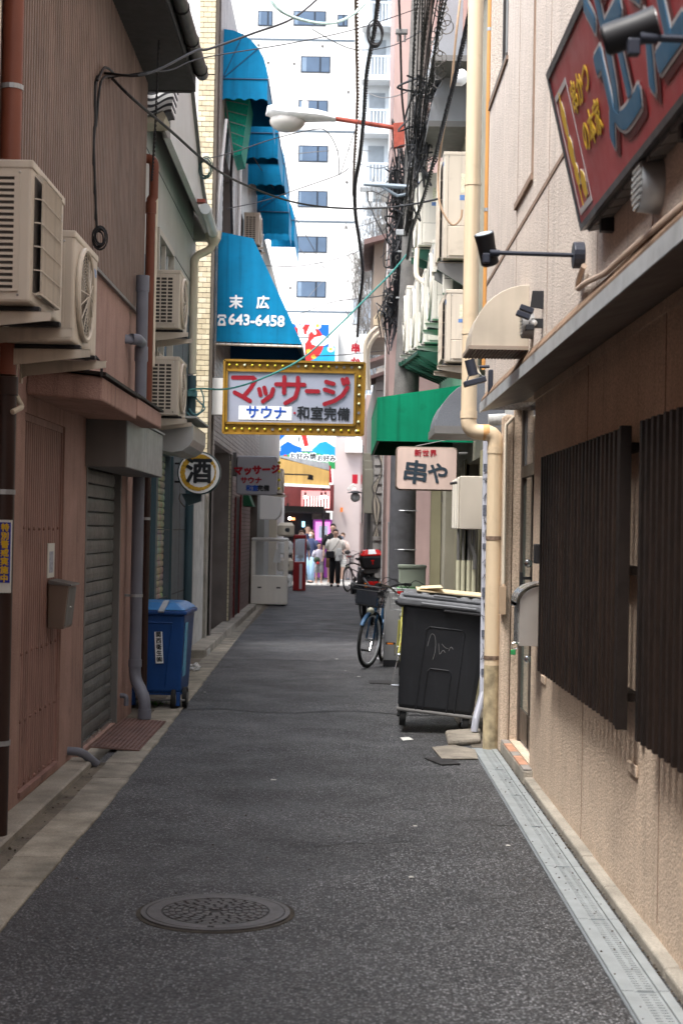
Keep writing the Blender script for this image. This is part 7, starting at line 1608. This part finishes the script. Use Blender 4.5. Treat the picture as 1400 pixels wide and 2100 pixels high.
cab('drooping cable from the coil by the gutter past the street lamp',[P(425,325,17),P(480,312,18),P(560,285,19),P(640,266,19.5),P(670,270,19.7),P(692,310,19.8),P(695,360,19.8)],.006,cable)
cab('thin cable from the lamp arm down to the hanging loop',[P(740,235,20),P(720,290,20),P(700,350,20),P(695,358,20)],.005,cable)
cab('thin black cable rising from the blue awning to the pole bracket',[P(465,428,20),P(540,412,20.5),P(610,388,21),P(690,360,21),P(715,345,21)],.006,cable)
cab('fine diagonal wire falling from the dome awnings toward the far banner',[P(500,290,24),P(560,385,30),P(620,470,36),P(690,600,45),P(740,700,50)],.008,cable)
cab('fine wire sagging between the awnings and the far cable tangle',[P(545,545,30),P(620,545,34),P(700,528,38),P(770,500,40)],.009,cable)
cab('fine wire crossing the white tower block low down',[P(560,480,40),P(640,420,45),P(720,330,50),P(800,250,55)] if False else [P(580,470,40),P(640,535,44),P(700,560,46),P(780,570,48)],.008,cableg)
cab('fine grey wire crossing the lowest tower block windows',[P(560,700,44),P(640,600,46),P(720,520,48)],.006,cableg)
cab('pair of thin wires level with the third tower window',[P(560,322,50),P(640,312,52),P(720,307,54),P(760,310,56)],.012,cableg)
cab('black chain like cable hanging in front of the dark eave and grey house',[P(336,-20,12.2),P(328,60,12.2),P(320,240,12.2),P(312,370,12.2)],.006,cable,twist=True)
cab('twin black leads running down the corrugated wall to the coil',[Q(205,155,XA),Q(196,170,XA),Q(195,250,XA),Q(192,300,XA),Q(195,400,XA),Q(198,470,XA)],.012,cable)
q=MB(); q.tube(smooth_path([Q(200,165,XA+.02),Q(213,140,XA+.03),Q(225,142,XA+.03),Q(235,155,XA+.03),Q(215,158,XA+.03),Q(205,180,XA+.02),Q(197,260,XA)]),.009,6); tag(q.ob('cable_anchor',cable),'knotted cable anchor on the corrugated wall','cable')
def coil(label,c,R,n,m_,r=.006,seed=1,name='cable_coil'):
    q=MB(); Rr_=random.Random(seed)
    for k in range(n):
        rr=R*Rr_.uniform(.75,1.15); M=Matrix.Translation(Vector(c)+Vector((Rr_.uniform(-.01,.01),Rr_.uniform(-.02,.02),Rr_.uniform(-.02,.02))))@Matrix.Rotation(Rr_.uniform(-.3,.3),4,'Z')
        t_=MB().torus((0,0,0),rr,r,'y',20,5); t_.v=[(x*.8,y,z*1.25) for x,y,z in t_.v]; t_.xf(M); q.add(t_.v,t_.f)
    return tag(q.ob(name,m_),label,'cable coil')
coil('black coil of spare cable hanging on the corrugated wall',Q(205,487,XA+.05),.055,6,cable,seed=3)
coil('green black coil of spare cable at the end of the grey house eave',P(421,345,16.8),.085,5,mat('coil_green',(.02,.05,.045),.5,var=0),seed=4)
tag(MB().box(P(413,1,16.8)[0],16.75,P(1,409,16.8)[2],P(430,1,16.8)[0],16.85,P(1,402,16.8)[2]).ob('insulator_box',mat('red_brown_box',(.25,.06,.04),.6,var=.2)),'small red brown insulator box under the coil at the grey eave','insulator')
q=MB(); q.tube(smooth_path([P(175,722,8.6),P(195,730,8.6),P(208,750,8.6),P(208,772,8.6)]),.008,6); q.tube([P(178,690,8.5),P(178,760,8.5)],.016,8); tag(q.ob('cable_riser',black),'short black pipe and looped lead between the second air conditioner and the pink canopy','pipe')
q=MB(); q.tube(smooth_path([P(392,800,18.2),P(405,820,18.2),P(420,838,18.2),P(400,850,18.2),P(388,838,18.2)]),.010,6); q.tube(smooth_path([P(412,797,18.2),P(418,820,18.2),P(412,845,18.2),P(395,855,18.2),P(383,845,18.2)]),.009,6); q.box(P(402,1,18.2)[0],18.15,P(1,806,18.2)[2],P(420,1,18.2)[0],18.25,P(1,794,18.2)[2]); tag(q.ob('cable_clamp',mat('clamp_teal',(.12,.28,.30),.5,var=.3,vs=20)),'white and teal cable clamp with looped leads on the white downpipe','clamp')
# vertical looking bundles: service cables that run along the alley high up
cab('brown twisted cable hanging straight down, left of the other bundles',[P(730,-20,16),P(732,100,18),P(733,220,20),P(727,330,22),P(725,400,23)],.014,cabbr,name='cable_bundle',twist=True)
cab('thick black cable bundle snaking down past the white tower block edge',[P(777,-20,15),P(768,60,16),P(752,150,17),P(746,240,18),P(738,320,19),P(728,380,20),P(729,440,21),P(738,500,22),P(744,560,23),P(738,620,24),P(733,690,26)],.015,cable,name='cable_bundle',twist=True)
coil('cable joint with loose loops at the top of the black bundle',P(770,70,16),.09,5,cable,.008,5,'cable_joint')
cab('black cable with white clamp coming down to the lamp bracket',[P(817,-20,17),P(820,60,18),P(822,140,18.5),P(824,200,19),P(830,260,19.6),P(838,330,20)],.014,cable,name='cable_bundle')
q=MB(); c=P(823,65,18); q.box(c[0]-.07,c[1]-.03,c[2]-.03,c[0]+.07,c[1]+.03,c[2]+.03); q.cyl((c[0]-.04,c[1],c[2]-.12),(c[0]-.04,c[1],c[2]),.012); q.cyl((c[0]+.04,c[1],c[2]-.12),(c[0]+.04,c[1],c[2]),.012); tag(q.ob('cable_connector',galvd,bevel=.01),'grey connector block on the cable above the street lamp arm','connector')
Rc=random.Random(21)
ends=[(806,640),(812,655),(815,648),(808,630),(820,640),(803,652),(818,630)]
tops=[(858,-20),(872,-20),(884,-20),(893,-20),(866,-20),(900,-20),(912,-20),(878,-20),(850,-20),(889,-20),(905,-20),(862,-20),(919,-20)]
wd_=['leftmost','second','third','fourth','fifth','sixth','seventh','rightmost']
cbn=thing('cable_bundle','dense bundle of twisted black service cables with spiral hangers beside the pole, upper right','cable bundle',P(850,300,18))
for i,(tx,ty) in enumerate(tops):
    ex,ey=ends[i%7]; pts=[P(tx,ty,14.5)]
    for f_ in (.2,.4,.6,.8,1.0):
        x=tx+(ex-tx)*f_**.85+Rc.uniform(-5,5)+10*math.sin(f_*PI); y=ty+(ey-ty)*f_; pts.append(P(x,y,14.5+7.5*f_))
    q=MB()
    if i%2==0:
        dn=smooth_path(pts,90)
        for s in (0,PI): q.tube([(p[0]+.007*math.cos(j*.5+s),p[1],p[2]+.007*math.sin(j*.5+s)) for j,p in enumerate(dn)],.006,4,False)
    else: q.tube(smooth_path(pts,8),.007,5)
    q.ob('service_cable',cable,cbn)
q=MB()
for k in range(80):
    f_=k/80; x=905+(812-905)*f_+Rc.uniform(-16,16)+8*math.sin(f_*PI); y=10+610*f_; c=P(x,y,15+7*f_); t_=MB().torus((0,0,0),Rc.uniform(.03,.07),.006,'y',12,4); t_.xf(Matrix.Translation(c)@Matrix.Rotation(Rc.uniform(-1,1),4,'Z')@Matrix.Rotation(Rc.uniform(-.8,.8),4,'X')); q.add(t_.v,t_.f)
o=q.ob('spiral_hangers',cableg,cbn)
cab('purple black cable running down in front of the big cream pipe',[P(972,-20,11.6),P(955,60,12),P(935,150,12.5),P(915,230,13),P(895,310,14),P(870,400,15.5),P(845,470,17),P(835,530,18)],.012,cable,twist=True)
cab('pale brown cable hanging in a loop beside the ivory air conditioner',[P(945,-20,13),P(935,70,13),P(922,200,13.3),P(905,290,13.8),P(898,360,14),P(902,420,14),P(925,460,14),P(943,450,14),P(947,430,14)],.010,mat('tan_cable',(.42,.28,.18),.6,var=.1))
q=MB(); Rt=random.Random(8)
def tangle(cx,cy,Y,rx,ry,n,seed):
    r_=random.Random(seed)
    for k in range(n):
        p=[P(cx+r_.gauss(0,rx),cy+r_.gauss(0,ry),Y+r_.uniform(-.4,.4)) for _ in range(4)]
        q.tube(smooth_path(p,5),r_.choice((.006,.009,.012)),4,False)
tangle(818,540,23,13,55,46,1); tangle(800,640,23,12,30,30,2); tangle(825,400,20.5,20,60,40,3); tangle(855,300,18,18,60,16,9)
tag(q.ob('cable_tangle',cable),'dense tangle of thin black cables clinging to the utility pole','cable tangle')
q=MB(); tangle(745,560,55,16,45,60,4); tangle(756,690,50,10,40,34,5); tangle(775,490,55,20,50,40,6); tangle(735,640,48,8,70,14,7)
tag(q.ob('cable_tangle',cableg),'far away tangle of grey cables before the balcony block','cable tangle')
q=MB(); tangle(875,175,17.5,22,22,12,7); tag(q.ob('cable_tangle',cable),'few looping leads in front of the big grey hoods','cable tangle')
for k,(x0,y0,x1,y1) in enumerate(((735,720,800,723),)): cab('thin dark cable sagging behind the top of the massage sign',[P(640,730,30),P(700,728,30),P(760,722,30),P(795,718,30)],.008,cable)

# more small cables and hardware around the pole and the white tower edge
for k,(pts,r,lab) in enumerate((
 ([P(760,560,40),P(790,575,36),P(830,560,30),P(880,520,20)],.010,'short cable from the far tangle to the racked air conditioners'),
 ([P(700,470,60),P(745,462,50),P(800,440,40),P(845,400,21)],.012,'thin cable rising from the tower block edge to the pole'),
 ([P(720,330,40),P(770,345,32),P(815,330,24),P(850,290,20.5)],.009,'sagging thin cable left of the lamp bracket'),
 ([P(735,180,30),P(780,200,26),P(830,190,22),P(880,150,18)],.008,'thin cable between the black bundle and the upper grey hood'),
 ([P(640,60,20),P(720,100,20),P(800,95,20),P(870,60,18)],.006,'fine cable sagging below the green and white rope'),
 ([P(600,650,40),P(680,620,36),P(760,610,30),P(815,600,24)],.009,'thin cable just above the colourful banner'),
 ([P(770,620,30),P(800,700,26),P(812,760,24),P(818,830,22)],.010,'cable dropping along the pole to the green awning'))):
    cab(lab,pts,r,cable if k%3 else cableg)
for (x,y,Y,w_,h_,lab) in ((812,470,20,16,12,'grey junction box on the pole at the cable tangle'),(840,330,20,18,14,'small pale junction box on the pole under the lamp bracket'),(795,552,22,12,8,'pale splice box in the cable tangle')):
    a=P(x,y,Y-.25); b=P(x+w_,y+h_,Y-.25); jb=thing('junction_box',lab,'junction box',b); MB().box(a[0],a[1],b[2],b[0],a[1]+.08,a[2]).ob('box',galv,jb,bevel=.006); MB().cyl((a[0]+.03,a[1]+.04,b[2]-.05),(a[0]+.03,a[1]+.04,b[2]),.012,n=8).ob('gland',black,jb)
for (x0,y0,x1,y1,Y,lab) in ((908,556,928,602,15.9,'slim white duct cover between the upper and lower air conditioners'),(912,665,930,700,15.2,'short white duct cover above the lowest ivory air conditioner')):
    a=P(x0,y0,Y); b=P(x1,y1,Y); dcv=thing('duct_cover',lab,'duct cover',b); MB().box(a[0],Y,b[2],b[0],Y+.1,a[2]).ob('cover',acw2,dcv,bevel=.012); q=MB()
    for k in range(4): q.box(a[0]+.015,Y-.002,a[2]-.03-k*.016,b[0]-.015,Y-.0005,a[2]-.024-k*.016)
    q.ob('vent_slits',acdk,dcv)
# ============================================================ small debris along the edges
q=MB(); Rd=random.Random(33)
def bit(x,y,z,s):
    a=Rd.uniform(0,PI); c_,s_=math.cos(a)*s,math.sin(a)*s; h=s*Rd.uniform(.3,.9)
    q.hexa([(x-c_,y-s_,z),(x+s_,y-c_,z),(x+c_,y+s_,z),(x-s_,y+c_,z)],[(x-c_*.6,y-s_*.6,z+h),(x+s_*.6,y-c_*.6,z+h),(x+c_*.6,y+s_*.6,z+h),(x-s_*.6,y+c_*.6,z+h)])
for k in range(260): y=Rd.uniform(4.5,11.4); bit(1.172+Rd.gauss(0,.006),y,.004,Rd.uniform(.003,.008))
for k in range(90): y=Rd.uniform(4.5,10.5); bit(1.0+Rd.random()*.15,y,.016,Rd.uniform(.003,.006))
for k in range(260): y=Rd.uniform(6,30); bit(-1.56+Rd.gauss(0,.03),y,.004,Rd.uniform(.004,.010))
for k in range(160): y=Rd.uniform(6,25); bit(Rd.uniform(-1.25,.95),y,.0,Rd.uniform(.003,.007))
for k in range(60): y=Rd.uniform(12,20); bit(Rd.uniform(.55,1.2),y,.005,Rd.uniform(.004,.010))
o=q.ob('debris',mat('debris_brown',(.07,.055,.04),.9,var=.6,vs=40)); o['kind']='stuff'; o['label']='small stones and dirt crumbs gathered along the road edges'
q=MB()
for (x,y) in ((690,1352),(735,1388),(708,1376),(420,1420),(842,1800),(1040,1735),(560,1600),(470,1318),(850,1695)):
    c=G(x,y); s=Rd.uniform(.008,.016); q.prism([(c[0]-s,c[1]-s,.002),(c[0]+s*1.4,c[1]-s*.6,.002),(c[0]+s,c[1]+s,.002),(c[0]-s*.7,c[1]+s*1.3,.002)],(0,0,.003))
o=q.ob('scraps',mat('pale_scrap',(.50,.49,.45),.9,var=.1)); o['kind']='stuff'; o['label']='tiny pale scraps of litter scattered over the asphalt'
